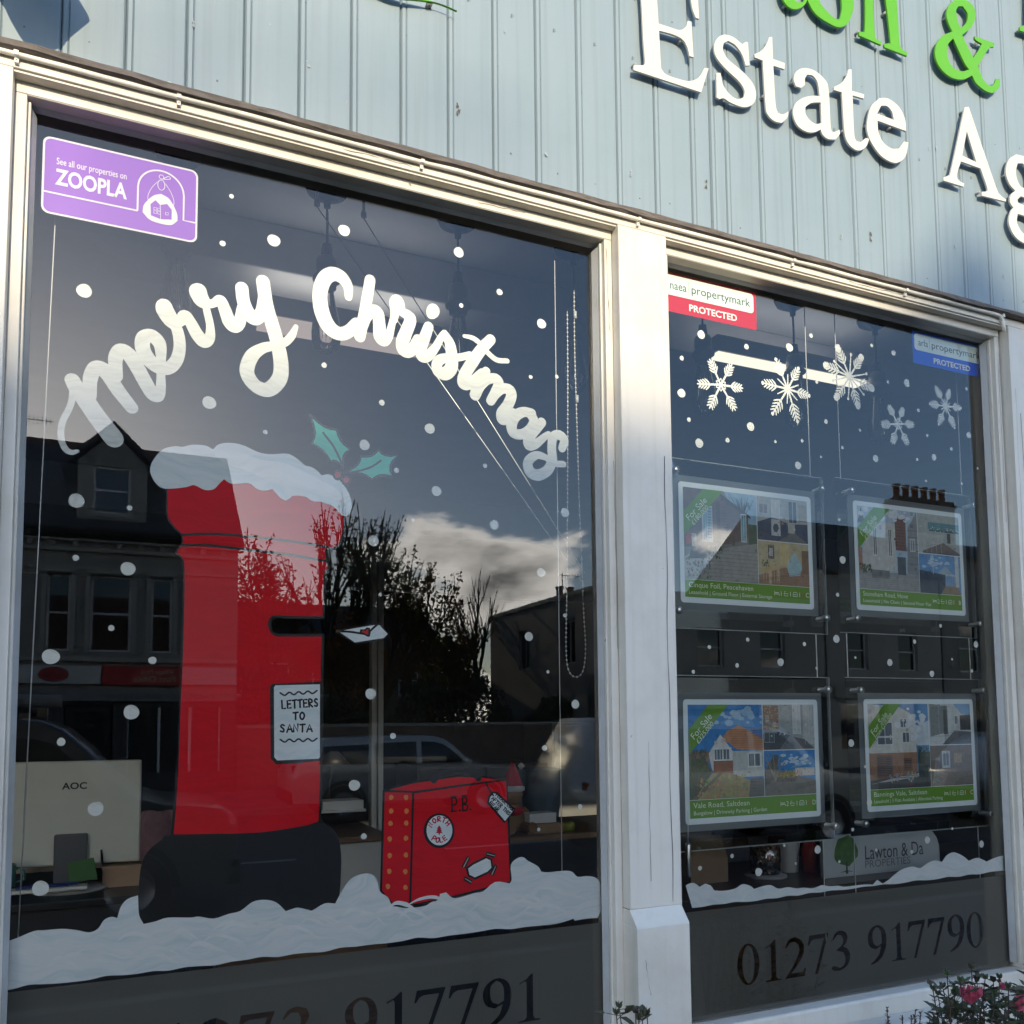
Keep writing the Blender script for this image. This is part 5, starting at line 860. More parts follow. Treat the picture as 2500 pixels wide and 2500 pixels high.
# display cables with clamps
KN = [(1995.7, 1197), (2067.4, 1200.7), (2362.7, 1237), (2005.8, 1510.9), (2080, 1511.6), (2378.6, 1525.4), (2010, 1684.4), (2089, 1685.5), (2386, 1686.6), (2027, 2015.6), (2100.7, 2010), (2403, 1984.8), (1648.2, 1491.7), (1640.5, 1151)]
kx = [PX(a, b, YC) for a, b in KN]
cols = {}
for (a, b), x in zip(KN, kx):
    key = min((1.005, 1.40, 1.49, 1.87), key=lambda q: abs(q-x)); cols.setdefault(key, []).append((x, PZ(a, b, YC)))
names = {1.005: 'leftmost of the four cable runs in the right window', 1.40: 'second cable run from the left in the right window', 1.49: 'third cable run from the left in the right window', 1.87: 'rightmost of the four cable runs in the right window'}
for key, ks in cols.items():
    x = sum(k[0] for k in ks)/len(ks)-.012
    o = thing('display_cable', 'steel display cable, '+names[key], 'cable', (x, YC+.008, ZS), 0, 'display cables in the right window')
    MB().tube([(0, 0, .02), (.001, 0, .7), (0, 0, 1.66)], .0011, 6).build('wire', M_WIRE, o)
    for a, b in ks:
        MB().lathe([(0, -.028), (.0065, -.028), (.0075, -.026), (.0075, -.016), (.0055, -.014), (.0055, .004), (.007, .006), (.007, .012), (0, .012)], (a-x, 0, b-ZS), 14, axis='y').build('clamp', M_STEEL, o)
MB_ = MB(); o = thing('cable_tensioner', 'steel cylinder weight hanging beside the window post at the right pane', 'cable weight', (PX(1681, 2120, .03), .03, PZ(1681, 2142, .03)))
MB().lathe([(0, 0), (.005, 0), (.0058, .002), (.0058, .062), (.004, .066), (0, .066)], (0, 0, 0), 14).build('weight', M_STEEL, o); MB().tube([(0, 0, .066), (.002, 0, .11), (0, 0, .14)], .0007, 5).build('cord', M_WIRE, o)
# cables and bead chain of the left window
def cable(label, a, b, ya, yb, r=.0009):
    v0, v1 = P(*a, ya), P(*b, yb); o = thing('hanging_wire', label, 'wire', (v1.x, v1.y, v1.z)); d = v0-v1
    MB().tube([(0, 0, 0), tuple(d*.5), tuple(d)], r, 6).build('wire', M_WIRE, o); return o, d
cable('taut vertical wire at the left edge of the left window', (140, 440), (44, 2290), .03, .03)
cable('taut vertical wire beside the bead chain of the left window', (1354, 637), (1372, 2130), .03, .03)
for q, r_, lab in (((774, 505), (1428, 1432), 'lower of two slanting wires running down from a ceiling hook'), ((888, 533), (1428, 1400), 'upper of two slanting wires running down from a ceiling hook')):
    o, d = cable(lab, q, r_, .30, .16, .0012); MB().lathe([(.0, 0), (.006, .002), (.006, .012), (.003, .016), (.003, .05)], tuple(d), 10).build('hook', M_STEEL, o)
yc = .07; A_ = [P(1385, 770, yc)]; ch = [P(*p, yc) for p in z7(1200, 600, [(510, 440), (513, 800), (513, 1200), (512, 1600), (510, 1932)])]+[P(*p, yc) for p in z7(1200, 1200, [(507, 700), (502, 1000), (508, 1150), (530, 1225), (570, 1250), (608, 1225), (628, 1150), (633, 1020), (620, 800), (605, 400)])]+[P(*p, yc) for p in z7(1200, 600, [(590, 1700), (575, 1200), (560, 700), (556, 300)])]
cho = thing('blind_chain', 'white bead chain loop hanging at the right of the left window', 'bead chain', tuple(ch[0])); c0 = ch[0]
sm = smooth_open([(v.x-c0.x, v.z-c0.z) for v in ch], 10); MB().tube([(a, 0, b) for a, b in sm], .0007, 5).build('cord', mat('chain_cord', (.55, .55, .52), .6), cho)
mb = MB(); acc = 0
for i in range(len(sm)-1):
    p, q = Vector(sm[i]), Vector(sm[i+1]); L = (q-p).length; s = -acc
    while s+.0088 <= L:
        s += .0088; c = p+(q-p)*(s/L); mb.lathe([(.0004, -.0021), (.0016, -.0013), (.0022, 0), (.0016, .0013), (.0004, .0021)], (c.x, 0, c.y), 6)
    acc = L-s
b = mb.build('beads', mat('chain_bead', (.72, .72, .69), .35), cho, False); b['kind'] = 'stuff'
for a, b_ in z7(1200, 600, [(560, 470), (572, 1035)]):
    v = P(a, b_, yc)-c0; MB().lathe([(0, -.008), (.0035, -.007), (.0035, .007), (0, .008)], (v.x, -.002, v.z), 10).build('connector', mat('clear_plastic', (.5, .53, .55), .3), cho)

# ================================================================== SHOP INTERIOR
ZC = 2.80
M_IW = mat('dark_interior_wall', (.05, .053, .057), .8, var=.3, vscale=3); M_IC = mat('ceiling_paint', (.78, .79, .80), .8, var=.12, vscale=3); M_IB = mat('ceiling_beam_paint', (.80, .79, .77), .7, var=.15, vscale=4)
fl = struct(boxo('shop_floor', (-2.4, 4.6, .12, 6.2, -.02, .0), mat('dark_carpet', (.03, .032, .035), .95, var=.4, vscale=120)))
ce = struct(boxo('shop_ceiling', (-2.4, 4.6, .06, 6.2, ZC, ZC+.05), M_IC))
for nm, a in (('shop_back_wall', (-2.4, 4.6, 6.2, 6.3, -.02, ZC)), ('shop_left_wall', (-2.5, -2.4, .06, 6.2, -.02, ZC)), ('shop_right_wall', (4.6, 4.7, .06, 6.2, -.02, ZC))): struct(boxo(nm, a, M_IW))
boxo('downstand_beam', (-2.39, 4.59, .62, .80, ZC-.115, ZC-.001), M_IB, ce, .004); boxo('downstand_beam', (-2.39, 4.59, 2.9, 3.1, ZC-.2, ZC-.001), M_IB, ce, .004)
boxo('cornice', (-2.39, 4.59, .121, .19, ZC-.05, ZC-.001), M_IB, ce, .01)
# inner sill shelf behind the glass
SH = PZ(2009, 2146, .12)
struct(boxo('display_shelf', (.86, 2.5, .06, .40, SH-.03, SH-.0005), mat('dark_walnut', (.05, .028, .018), .35, var=.5, vscale=14, stretch=(1, 8, 8), coat=.2)))
# pendant lamps: rose, flex, holder, bulb
BLK = mat('matt_black', (.012, .013, .018), .5); HOLD = mat('aged_steel', (.40, .39, .38), .35, .35)
def pendant():
    o = thing('pendant_lamp', '', 'pendant lamp', (0, .42, ZC))
    MB().lathe([(0, 0), (.046, -.001), (.05, -.006), (.044, -.02), (.02, -.034), (.009, -.04), (.007, -.055), (0, -.056)], (0, 0, 0), 24).build('ceiling_rose', BLK, o)
    MB().tube([(0, 0, -.05), (.001, 0, -.1), (0, 0, -.152)], .0028, 8).build('flex', BLK, o)
    h = MB().lathe([(.004, -.14), (.010, -.146), (.013, -.168), (.0205, -.172), (.0225, -.178), (.0225, -.200), (.0205, -.206), (.0245, -.208), (.0245, -.213), (.030, -.216), (.030, -.221), (.021, -.223), (.021, -.238), (0, -.238)], (0, 0, 0), 24).build('lamp_holder', HOLD, o)
    MB().lathe([(.0, -.1399), (.010, -.1399), (.0135, -.1675)], (0, 0, 0), 16).build('cord_grip', BLK, h)
    b = MB().lathe([(.015, -.236), (.0165, -.255), (.022, -.285), (.0295, -.318), (.032, -.340), (.0305, -.358), (.023, -.374), (.010, -.382), (0, -.384)], (0, 0, 0), 28).build('bulb', M_BULB, o)
    f = MB(); f.tube([(0, 0, -.236), (0, 0, -.29), (0, 0, -.345)], .0014, 6)
    for k in range(6):
        a = k*PI/3; f.tube([(.004*math.cos(a), .004*math.sin(a), -.275), (.010*math.cos(a+.4), .010*math.sin(a+.4), -.352)], .0005, 4)
    f.build('filament', mat('filament_wire', (.4, .36, .3), .4, .8), b); return o
pl = pendant(); names = ['leftmost clear bulb pendant under the purple sticker', 'clear bulb pendant behind the capital C of Christmas', 'clear bulb pendant behind the letters s and t of Christmas', 'clear bulb pendant behind the window post', 'clear bulb pendant above the leftmost snowflake', 'clear bulb pendant behind the second snowflake', 'clear bulb pendant above the lowest snowflake', 'clear bulb pendant beyond the right frame']
xp = [.07, .375, .68, .985, 1.37, 1.68, 1.99]
for i, x in enumerate(xp):
    o = pl if i == 0 else dup(pl, (x, .42, ZC)); o.location = (x, .42, ZC)
    tag(o, names[i], 'pendant lamp', 'pendant lamps along the window ceiling')
# slim batten lights under the ceiling
def batten(label, x0, x1, y0, y1, z, m_):
    o = thing('batten_light', label, 'ceiling light', ((x0+x1)/2, (y0+y1)/2, z)); w2, d2 = (x1-x0)/2, (y1-y0)/2
    boxo('housing', (-w2, w2, -d2, d2, .003, ZC-z-.001 if ZC-z < .1 else .05), mat('batten_body', (.5, .48, .44), .6), o, .002); boxo('diffuser', (-w2+.004, w2-.004, -d2+.004, d2-.004, -.004, .0028), m_, o, .002)
    boxo('added_uplight', (-w2+.01, w2-.01, -d2+.004, d2-.004, (ZC-z-.001 if ZC-z < .1 else .05)+.0002, (ZC-z-.001 if ZC-z < .1 else .05)+.0006), mat('added_ceiling_glow', (1, .95, .9), .5, emit=.5), o) if ZC-z >= .1 else None  # glowing top added to the fitting to brighten the ceiling
batten('long dim pinkish ceiling batten behind the word Christmas', .258, .708, .602, .694, 2.565, mat('dim_diffuser', (.62, .50, .44), .6, emit=.22))
v0, v1 = P(1745, 862, .50), P(2112, 935, .50)
batten('bright cream ceiling batten behind the snowflakes', v0.x, v1.x, .485, .54, v0.z, mat('lit_diffuser', (1, .93, .74), .6, emit=.42))
# back of the room: white post, counter, cabinets
WOOD = mat('oak_top', (.28, .16, .075), .4, var=.4, vscale=10, stretch=(1, 6, 6)); WHT = mat('cabinet_white', (.72, .70, .64), .5, var=.06); GRY = mat('storage_grey', (.16, .16, .16), .6, var=.2)
def desk(label, x0, x1, y0, y1, z, top, legm, panel=True, group=None):
    o = thing('desk', label, 'desk', ((x0+x1)/2, (y0+y1)/2, 0), 0, group); w2, d2 = (x1-x0)/2, (y1-y0)/2
    boxo('desk_top', (-w2, w2, -d2, d2, z-.028, z), top, o, .004)
    for a in (-1, 1):
        for b in (-1, 1): boxo('leg', (a*(w2-.06)-.025, a*(w2-.06)+.025, b*(d2-.06)-.025, b*(d2-.06)+.025, 0, z-.0285), legm, o, .003)
    if panel: boxo('modesty_panel', (-w2+.09, w2-.09, -d2+.03, -d2+.05, .3, z-.0285), legm, o)
    return o
DD = 2.3
zd = PZ(200, 2190, DD-.3)
desk('dark desk with a computer monitor behind the left window', -1.0, .30, DD-.35, DD+.35, zd, mat('black_desk_top', (.015, .014, .014), .35), BLK)
def monitor(label, px0, py0, px1, py1, y, col, logo):
    a, b = P(px0, py0, y), P(px1, py1, y); cx = (a.x+b.x)/2; w2 = (b.x-a.x)/2; h = a.z-b.z
    o = thing('computer_monitor', label, 'monitor', (cx, y, zd)); o.rotation_euler = (0, 0, -.05)
    zb = b.z-zd; bevel(boxo('screen_back', (-w2, w2, -.012, .02, zb, zb+h), col, o), .008, 3); boxo('screen', (-w2+.012, w2-.012, .0201, .022, zb+.015, zb+h-.012), mat('screen_glass', (.01, .012, .015), .1), o)
    st = boxo('stand_neck', (-.055, .055, -.035, -.0125, .012, zb+.115), mat('stand_grey', (.07, .07, .075), .45), o, .006); MB().lathe([(0, 0), (.13, 0), (.13, .008), (.05, .014), (0, .014)], (0, -.02, .001), 32).build('stand_base', mat('base_silver', (.5, .5, .5), .4), st)
    MB().tube([(.1, -.014, zb+.05), (.11, -.04, zb-.02), (.16, -.03, .02), (.3, -.02, .006), (.42, .02, .006)], .004, 6).build('cable', BLK, o)
    if logo:
        mb = MB(); put_text(mb, logo, -.035, zb+h*.73, -.0126, .034, weight=.0008, sx=1.1); mb.build('badge', BLK, o)
    return o
monitor('large pale computer monitor seen from behind at the lower left', 5, 1862, 341, 2100, DD-.1, mat('monitor_cream', (.62, .60, .50), .45, var=.1, vscale=4), 'AOC')
def carton(label, px0, py0, px1, py1, y, m_, cat='box', dep=.1):
    a, b = P(px0, py0, y), P(px1, py1, y); o = thing('cardboard_box', label, cat, ((a.x+b.x)/2, y, b.z)); w2 = (b.x-a.x)/2; h = a.z-b.z
    boxo('carton', (-w2, w2, 0, dep, 0, h), m_, o, .003); boxo('lid_flap', (-w2-.002, w2+.002, -.002, dep+.002, h-.012, h+.002), m_, o, .002); return o
carton('small tan box on the dark desk beside the monitor', 250, 2118, 345, 2172, DD-.15, mat('tan_card', (.40, .25, .15), .7, var=.15))
o = thing('mug', 'teal mug at the far left end of the dark desk', 'mug', P(8, 2172, DD-.2)); MB().lathe([(0, .002), (.036, 0), (.038, .085), (.034, .085), (.033, .006), (0, .006)], (0, 0, 0), 20).build('cup', mat('teal_glaze', (.03, .15, .13), .3), o); MB().tube([(.036, 0, .07), (.06, 0, .065), (.062, 0, .03), (.037, 0, .02)], .005, 8).build('handle', mat('teal_glaze', (.03, .15, .13), .3), o)
o = thing('toy_block', 'green folded card standing against the monitor stand', 'card', P(200, 2150, DD-.22)); MB().add([(-.04, 0, 0), (.05, 0, 0), (.035, .03, .075), (-.05, .03, .06), (-.04, .06, 0), (.05, .06, 0)], [(0, 1, 2, 3), (4, 5, 2, 3)]).build('card', mat('leaf_green_card', (.04, .13, .02), .6), o)
o = thing('pen_tray', 'low white tray with blue pens on the dark desk', 'tray', P(120, 2176, DD-.28)); bevel(boxo('tray', (-.13, .12, -.03, .03, 0, .014), WHT, o), .006)
for k in range(2): MB().tube([(-.1+.03*k, -.01+.02*k, .020), (.06+.03*k, -.015+.02*k, .020)], .005, 6).build('pen', mat('blue_pen', (.02, .04, .2), .3), o)
# jacket over a chair behind the pillar box edge
v = P(400, 2080, 3.0); o = thing('office_chair', 'chair with a dusty pink jacket beside the painted pillar box', 'chair', (v.x, 3.0, 0))
PK = mat('dusty_pink_wool', (.36, .20, .22), .9, var=.3, vscale=20); MB().lathe([(0, 0), (.28, 0), (.28, .03), (.04, .07), (.03, .45), (0, .45)], (0, 0, 0), 18).build('pedestal', BLK, o); boxo('seat', (-.23, .23, -.22, .22, .45, .52), BLK, o, .03)
mb = MB(); rows = [(.56, .20), (.75, .23), (.95, .22), (1.12, .17), (1.20, .09)]; vs = []
for z, w_ in rows:
    for k in range(13):
        a = k/12*2-1; vs.append((a*w_, .2+.03*math.sin(a*7+z*5)-.05*(1-a*a), z))
mb.add(vs, [(i*13+j, i*13+j+1, (i+1)*13+j+1, (i+1)*13+j) for i in range(4) for j in range(12)], 0, True); mb.build('jacket', PK, o); boxo('backrest', (-.2, .2, .215, .25, .5, 1.1), BLK, o, .02)
# sunlit counter end with a white post
YP = 3.2
a, b = P(905, 1420, YP), P(932, 2022, YP); o = thing('white_post', 'white square post standing in the shop between post box and suitcase', 'post', ((a.x+b.x)/2, YP, 0))
boxo('shaft', (-.032, -.004, -.03, .03, 0, ZC-.202), WHT, o, .003); boxo('shaft', (.006, .036, -.02, .04, 0, ZC-.202), WHT, o, .003); boxo('foot', (-.045, .05, -.045, .055, 0.0, .10), WHT, o, .004)
zc = PZ(850, 2030, YP-.4); x0, x1 = PX(786, 2030, YP-.4), PX(925, 2030, YP-.4)
o = desk('oak topped white counter behind the painted pillar box', x0-.5, x1+.0, YP-.6, YP-.05, zc, WOOD, WHT, False); boxo('cabinet', (-(x1-x0+.5)/2+.02, (x1-x0+.5)/2-.02, -.25, .25, 0, zc-.0288), WHT, o, .003)
boxo('plinth_panel', (-(x1-x0+.5)/2+.01, (x1-x0+.5)/2-.01, -.27, -.2505, 0, zc-.30), WOOD, o, .003)
o = thing('paper_tray', 'white paper tray on the oak topped counter', 'paper tray', P(830, 1980, YP-.35)); boxo('tray', (-.11, .11, -.08, .08, 0, .012), WHT, o, .002); boxo('paper_stack', (-.10, .10, -.07, .07, .0125, .055), mat('paper_white', (.75, .75, .72), .8), o, .002)
o = thing('desk_lamp', 'small black desk lamp on the oak topped counter', 'desk lamp', P(800, 1990, YP-.2)); MB().lathe([(0, 0), (.07, 0), (.07, .012), (0, .016)], (0, 0, 0), 18).build('base', BLK, o); MB().tube([(0, 0, .01), (.01, 0, .16), (.03, 0, .27)], .007, 8).build('stem', BLK, o); MB().lathe([(.02, .32), (.05, .29), (.085, .25), (.08, .25), (.045, .285)], (.03, 0, 0), 18).build('shade', BLK, o)
# low oak sideboard just inside the right window
sbd = thing('oak_sideboard', 'low oak sideboard standing inside the right window', 'sideboard', (1.9, .8, 0)); boxo('carcass', (-.85, .85, -.18, .2, .05, 1.05), WOOD, sbd, .004); boxo('top', (-.88, .88, -.21, .22, 1.0505, 1.08), WOOD, sbd, .004)
for k in range(4): d_ = boxo('door', (-.83+k*.42, -.43+k*.42, -.2, -.1805, .1, 1.02), WOOD, sbd, .004); MB().lathe([(0, -.022), (.012, -.02), (.006, 0)], (-.47+k*.42, -.2, .6), 12, axis='y').build('knob', M_STEEL, d_)
# long desk with soft toys on the right of the suitcase
YD = 2.5; zt_ = PZ(1320, 2040, YD)
desk('long oak desk behind the right half of the left window', PX(1180, 2040, YD), PX(1180, 2040, YD)+1.9, YD, YD+.7, zt_, WOOD, BLK, True)
v = P(1245, 1925, YD+.2); o = thing('santa_toy', 'soft toy in a red hat and coat on the long oak desk', 'soft toy', (v.x, v.y, zt_))
hh = v.z-zt_+.16; FUR = mat('toy_plush', (.28, .16, .08), .95, bump=.6, bscale=90); REDF = mat('toy_red_felt', (.55, .03, .05), .9); WHF = mat('toy_white_fleece', (.7, .68, .66), .95, bump=.6, bscale=90)
MB().lathe([(0, 0), (.075, .01), (.085, .06), (.07, .12), (.035, .155), (0, .16)], (0, 0, 0), 18).build('body', FUR, o); MB().lathe([(0, .14), (.045, .15), (.062, .19), (.05, .235), (0, .25)], (0, -.01, 0), 18).build('head', FUR, o)
MB().lathe([(.062, .215), (.055, .23), (.04, .28), (.02, .33), (.0, .36)], (.012, -.005, 0), 18).build('hat', REDF, o); MB().lathe([(.055, .205), (.07, .212), (.07, .228), (.055, .236)], (.004, -.006, 0), 18).build('hat_brim', WHF, o); MB().lathe([(0, -.02), (.02, 0), (0, .02)], (.06, -.01, .335), 12).build('pompom', WHF, o)
MB().lathe([(.03, .13), (.06, .125), (.05, .09), (.02, .10)], (0, -.03, 0), 16).build('collar', REDF, o)
for s in (-1, 1):
    MB().tube([(s*.06, -.01, .11), (s*.09, -.05, .07), (s*.08, -.08, .05)], [.026, .024, .022], 8).build('arm', FUR, o); MB().tube([(s*.04, -.05, .03), (s*.055, -.12, .025), (s*.06, -.15, .035)], [.03, .03, .028], 8).build('leg', FUR, o)
v = P(1300, 1880, YD+.35); o = thing('waste_bin', 'blue grey tapered bin behind the soft toy', 'bin', (v.x+.05, YD+.35, zt_)); MB().lathe([(0, 0), (.09, .0), (.12, .30), (.125, .31), (.115, .31), (.085, .01), (0, .01)], (0, 0, 0), 22).build('bin', mat('bin_blue', (.05, .08, .11), .5), o)
for i, (px, py, sx_, c_) in enumerate([(1320, 2012, .10, (.55, .45, .35)), (1350, 2000, .05, (.5, .12, .03)), (1385, 2010, .06, (.3, .3, .05))]):
    v = P(px, py, YD+.12); o = thing('desk_clutter', ['open card box of papers on the long oak desk', 'small orange pot on the long oak desk', 'yellow green tape roll on the long oak desk'][i], ['box', 'pot', 'tape'][i], (v.x, YD+.12, zt_))
    if i == 0: boxo('carton', (-sx_, sx_, -.06, .06, 0, .05), mat('tan_card', (.40, .25, .15), .7), o, .002); boxo('papers', (-sx_*.8, sx_*.7, -.04, .05, .0505, .10), mat('paper_white', (.75, .75, .72), .8), o, .002)
    else: MB().lathe([(0, 0), (sx_*.6, 0), (sx_*.65, .03), (sx_*.5, .045), (0, .045)], (0, 0, 0), 18).build('pot', mat('clutter_%d' % i, c_, .5), o)
# things on the display shelf of the right window

def onshelf(px, y): return PX(px, 2130, y)
x = PX(1712, 2100, .22); o = thing('paper_bag', 'brown paper bag on the shelf beside the window post', 'paper bag', (x, .22, SH)); z_ = PZ(1712, 2035, .22)-SH
mb = MB(); mb.add([(-.05, -.03, 0), (.05, -.03, 0), (.05, .03, 0), (-.05, .03, 0), (-.055, -.035, z_*.55), (.05, -.03, z_*.5), (.052, .03, z_*.55), (-.05, .035, z_*.5), (-.045, -.02, z_), (.046, -.012, z_*.97), (.045, .02, z_), (-.045, .02, z_*.98)], [(0, 3, 2, 1), (0, 1, 5, 4), (1, 2, 6, 5), (2, 3, 7, 6), (3, 0, 4, 7), (4, 5, 9, 8), (5, 6, 10, 9), (6, 7, 11, 10), (7, 4, 8, 11)]); mb.build('bag', mat('kraft_paper', (.17, .11, .065), .85, var=.2), o)
v = P(1868, 2095, .2); rr = (PX(1897, 2090, .2)-PX(1840, 2090, .2))/2; o = thing('glass_jar', 'round glass jar full of brown pellets on the shelf', 'jar', (v.x, .2, SH)); h_ = PZ(1868, 2050, .2)-SH
MB().lathe([(0, .001), (rr*1.4, .0), (rr*1.4, .006), (0, .007)], (0, 0, 0), 24).build('saucer', mat('slate_plate', (.2, .2, .2), .5), o)
MB().lathe([(0, .009), (rr, .009), (rr*1.05, h_*.5), (rr, h_), (rr*.97, h_)], (0, 0, 0), 24).build('jar', M_BULB, o)
mb = MB(); rnd = random.Random(3)
for k in range(260):
    a = rnd.random()*2*PI; q = rr*.93*math.sqrt(rnd.uniform(.55, 1)); s = rnd.uniform(.003, .0046); z_ = rnd.uniform(.014, h_*.93)
    mb.lathe([(0, -s), (s, 0), (0, s)], (q*math.cos(a), q*math.sin(a), z_), 5)
pe = mb.build('pellets', mat('brown_pellets', (.30, .17, .10), .7, var=.5, vscale=60), o, False); pe['kind'] = 'stuff'
MB().lathe([(0, h_+.012), (rr*.25, h_+.012), (rr*.3, h_+.004), (rr*1.1, h_+.002), (rr*1.1, h_-.002)], (0, 0, 0), 20).build('lid', BLK, o)
v = P(1924, 2080, .23); o = thing('white_cup', 'tall white tumbler on the shelf beside the pellet jar', 'cup', (v.x, .23, SH)); h_ = PZ(1924, 2025, .23)-SH; MB().lathe([(0, 0), (.022, 0), (.030, h_), (.033, h_+.003), (.028, h_), (.02, .01), (0, .01)], (0, 0, 0), 20).build('tumbler', mat('white_plastic', (.6, .62, .63), .4), o); MB().lathe([(.0315, h_+.0035), (.034, h_+.01), (0, h_+.014)], (0, 0, 0), 20).build('lid', mat('white_plastic', (.6, .62, .63), .4), o)
v = P(1978, 2075, .2); o = thing('red_bottle', 'small red topped bottle on the shelf behind the name board', 'bottle', (v.x, .2, SH)); MB().lathe([(0, 0), (.018, 0), (.02, .05), (.016, .065), (.009, .07), (.009, .08), (0, .08)], (0, 0, 0), 16).build('bottle', mat('red_sauce', (.30, .03, .03), .3), o); MB().lathe([(.011, .08), (.011, .098), (0, .1)], (0, 0, 0), 14).build('cap', mat('blue_cap', (.04, .05, .2), .4), o)
# name board on the shelf
q = [(2010, 2040), (2290, 2053), (2292, 2110), (2009, 2140)]; yb = .12; a, b = P(2010, 2043, yb), P(2292, 2060, yb)
o = thing('name_board', 'white name board with a green tree logo lying on the shelf', 'sign board', (a.x, yb, SH)); wd = b.x-a.x; h_ = a.z-SH
v, t = poly_mesh([smooth_closed([(0, 0), (wd, 0), (wd*1.0, h_*.55), (wd*.96, h_*.85), (wd*.88, h_*.97), (wd*.5, h_*.99), (wd*.07, h_), (.0, h_*.9)], 4)], 0); mb = MB().add(v, t); mb.add([(p[0], p[1]+.012, p[2]) for p in v], t); k = len(v); mb.add(v+[(p[0], p[1]+.012, p[2]) for p in v], [(i, (i+1) % k, k+(i+1) % k, k+i) for i in range(k)]); mb.build('board', mat('board_grey_white', (.34, .36, .36), .4), o)
mb = MB(); cx, czr = wd*.18, h_*.62; v, t = poly_mesh([smooth_closed([(cx+.036*(1+.1*math.sin(5*k))*math.cos(k*.45), czr+.034*(1+.08*math.cos(4*k))*math.sin(k*.45)) for k in range(14)], 3)], -.0006); mb.add(v, t); tr_ = mb.build('logo_crown', mat('logo_green', (.06, .14, .03), .6, var=.5, vscale=60), o)
mb = MB(); ribbon(mb, [(cx, czr-.025), (cx+.001, czr-.05), (cx, h_*.13)], [.002, .0028, .004], -.0009); ribbon(mb, [(cx-.018, h_*.11), (cx, h_*.13), (cx+.018, h_*.11)], [.0004, .0012, .0004], -.0009); mb.build('logo_trunk', mat('logo_brown', (.04, .05, .03), .7), o, False)
mb = MB(); put_fit(mb, 'Lawton & Da', cx+.055, h_*.36, -.0007, .046, wd*.52); mb.build('lettering', mat('board_ink', (.035, .04, .045), .6), o); mb = MB(); put_fit(mb, 'PROPERTIES', cx+.055, h_*.16, -.0007, .024, wd*.40); mb.build('lettering', mat('board_grey_ink', (.12, .13, .13), .6), o)
# low shelf unit on the right of the room
for i, (x0, x1, h_) in enumerate(((2.2, 3.4, 1.25), (3.45, 4.5, 1.6))):
    o = thing('storage_cabinet', ['low grey storage cabinet against the back wall', 'tall grey storage cabinet in the back corner'][i], 'cabinet', ((x0+x1)/2, 5.7, 0)); w2 = (x1-x0)/2; boxo('carcass', (-w2, w2, -.2, .4, 0, h_), GRY, o, .004)
    for s in (-1, 1): d_ = boxo('door', (s*w2*.5-w2*.47, s*w2*.5+w2*.47, -.22, -.2005, .06, h_-.03), GRY, o, .003); boxo('handle', (s*.05-.006, s*.05+.006, -.245, -.2205, h_*.5, h_*.5+.14), M_STEEL, d_)

# ================================================================== THE STREET THE WINDOWS REFLECT
M_ASPH = mat('asphalt', (.05, .05, .052), .85, var=.35, vscale=6, bump=.4, bscale=90); M_SLAB = mat('paving_slab', (.15, .148, .142), .85, var=.25, vscale=3, bump=.2, bscale=40); M_KERB = mat('kerb_stone', (.3, .3, .29), .8, var=.2, vscale=5)
def sheet(name, x0, x1, y0, y1, z, m_): return struct(MB().add([(x0, y0, z), (x1, y0, z), (x1, y1, z), (x0, y1, z)], [(0, 1, 2, 3)]).build(name, m_))
sheet('ground', -900, 900, -900, 900, -.13, mat('far_ground', (.07, .075, .05), .95, var=.3, vscale=.2))
sheet('road', -300, 300, -15.6, -4.2, -.12, M_ASPH)
for nm, y0, y1 in (('near_pavement', -4.2, -.03), ('far_pavement', -20.2, -15.6)):
    pv = struct(MB().box(-300, 300, y0, y1, -.3, 0).build(nm, M_SLAB))
    ky = y0-.001 if nm[0] == 'n' else y1+.001
    struct(MB().box(-300, 300, min(ky, ky-.13 if nm[0] == 'n' else ky+.13), max(ky, ky-.13 if nm[0] == 'n' else ky+.13), -.3, .004).build('kerb', M_KERB))
mb = MB()
for i in range(-20, 30): mb.box(i*4, i*4+2, -9.95, -9.85, -.119, -.114)
struct(mb.build('lane_marking', mat('road_paint', (.7, .7, .68), .7)))

BRK = mat('london_brick', (.20, .15, .12), .9, var=.35, vscale=4); STU = mat('grey_stucco', (.30, .285, .26), .85, var=.2, vscale=1.5); STU2 = mat('pale_render', (.42, .40, .36), .85, var=.15, vscale=1.2); TIL = mat('slate_roof', (.07, .072, .08), .8, var=.35, vscale=9); TRIM = mat('stone_trim', (.42, .40, .36), .8, var=.15); WPNT = mat('sash_white', (.70, .70, .68), .5)
def pane_mat():
    m_ = mat('house_glass', (.02, .025, .03), .04, spec=.8); return m_
def wall_open(mb, x0, x1, z0, z1, y0, y1, ops):
    xs = sorted({x0, x1}|{v for o in ops for v in o[:2]}); zs = sorted({z0, z1}|{v for o in ops for v in o[2:]})
    for i in range(len(xs)-1):
        for j in range(len(zs)-1):
            cx, cz_ = (xs[i]+xs[i+1])/2, (zs[j]+zs[j+1])/2
            if not any(o[0] < cx < o[1] and o[2] < cz_ < o[3] for o in ops): mb.box(xs[i], xs[i+1], y0, y1, zs[j], zs[j+1])
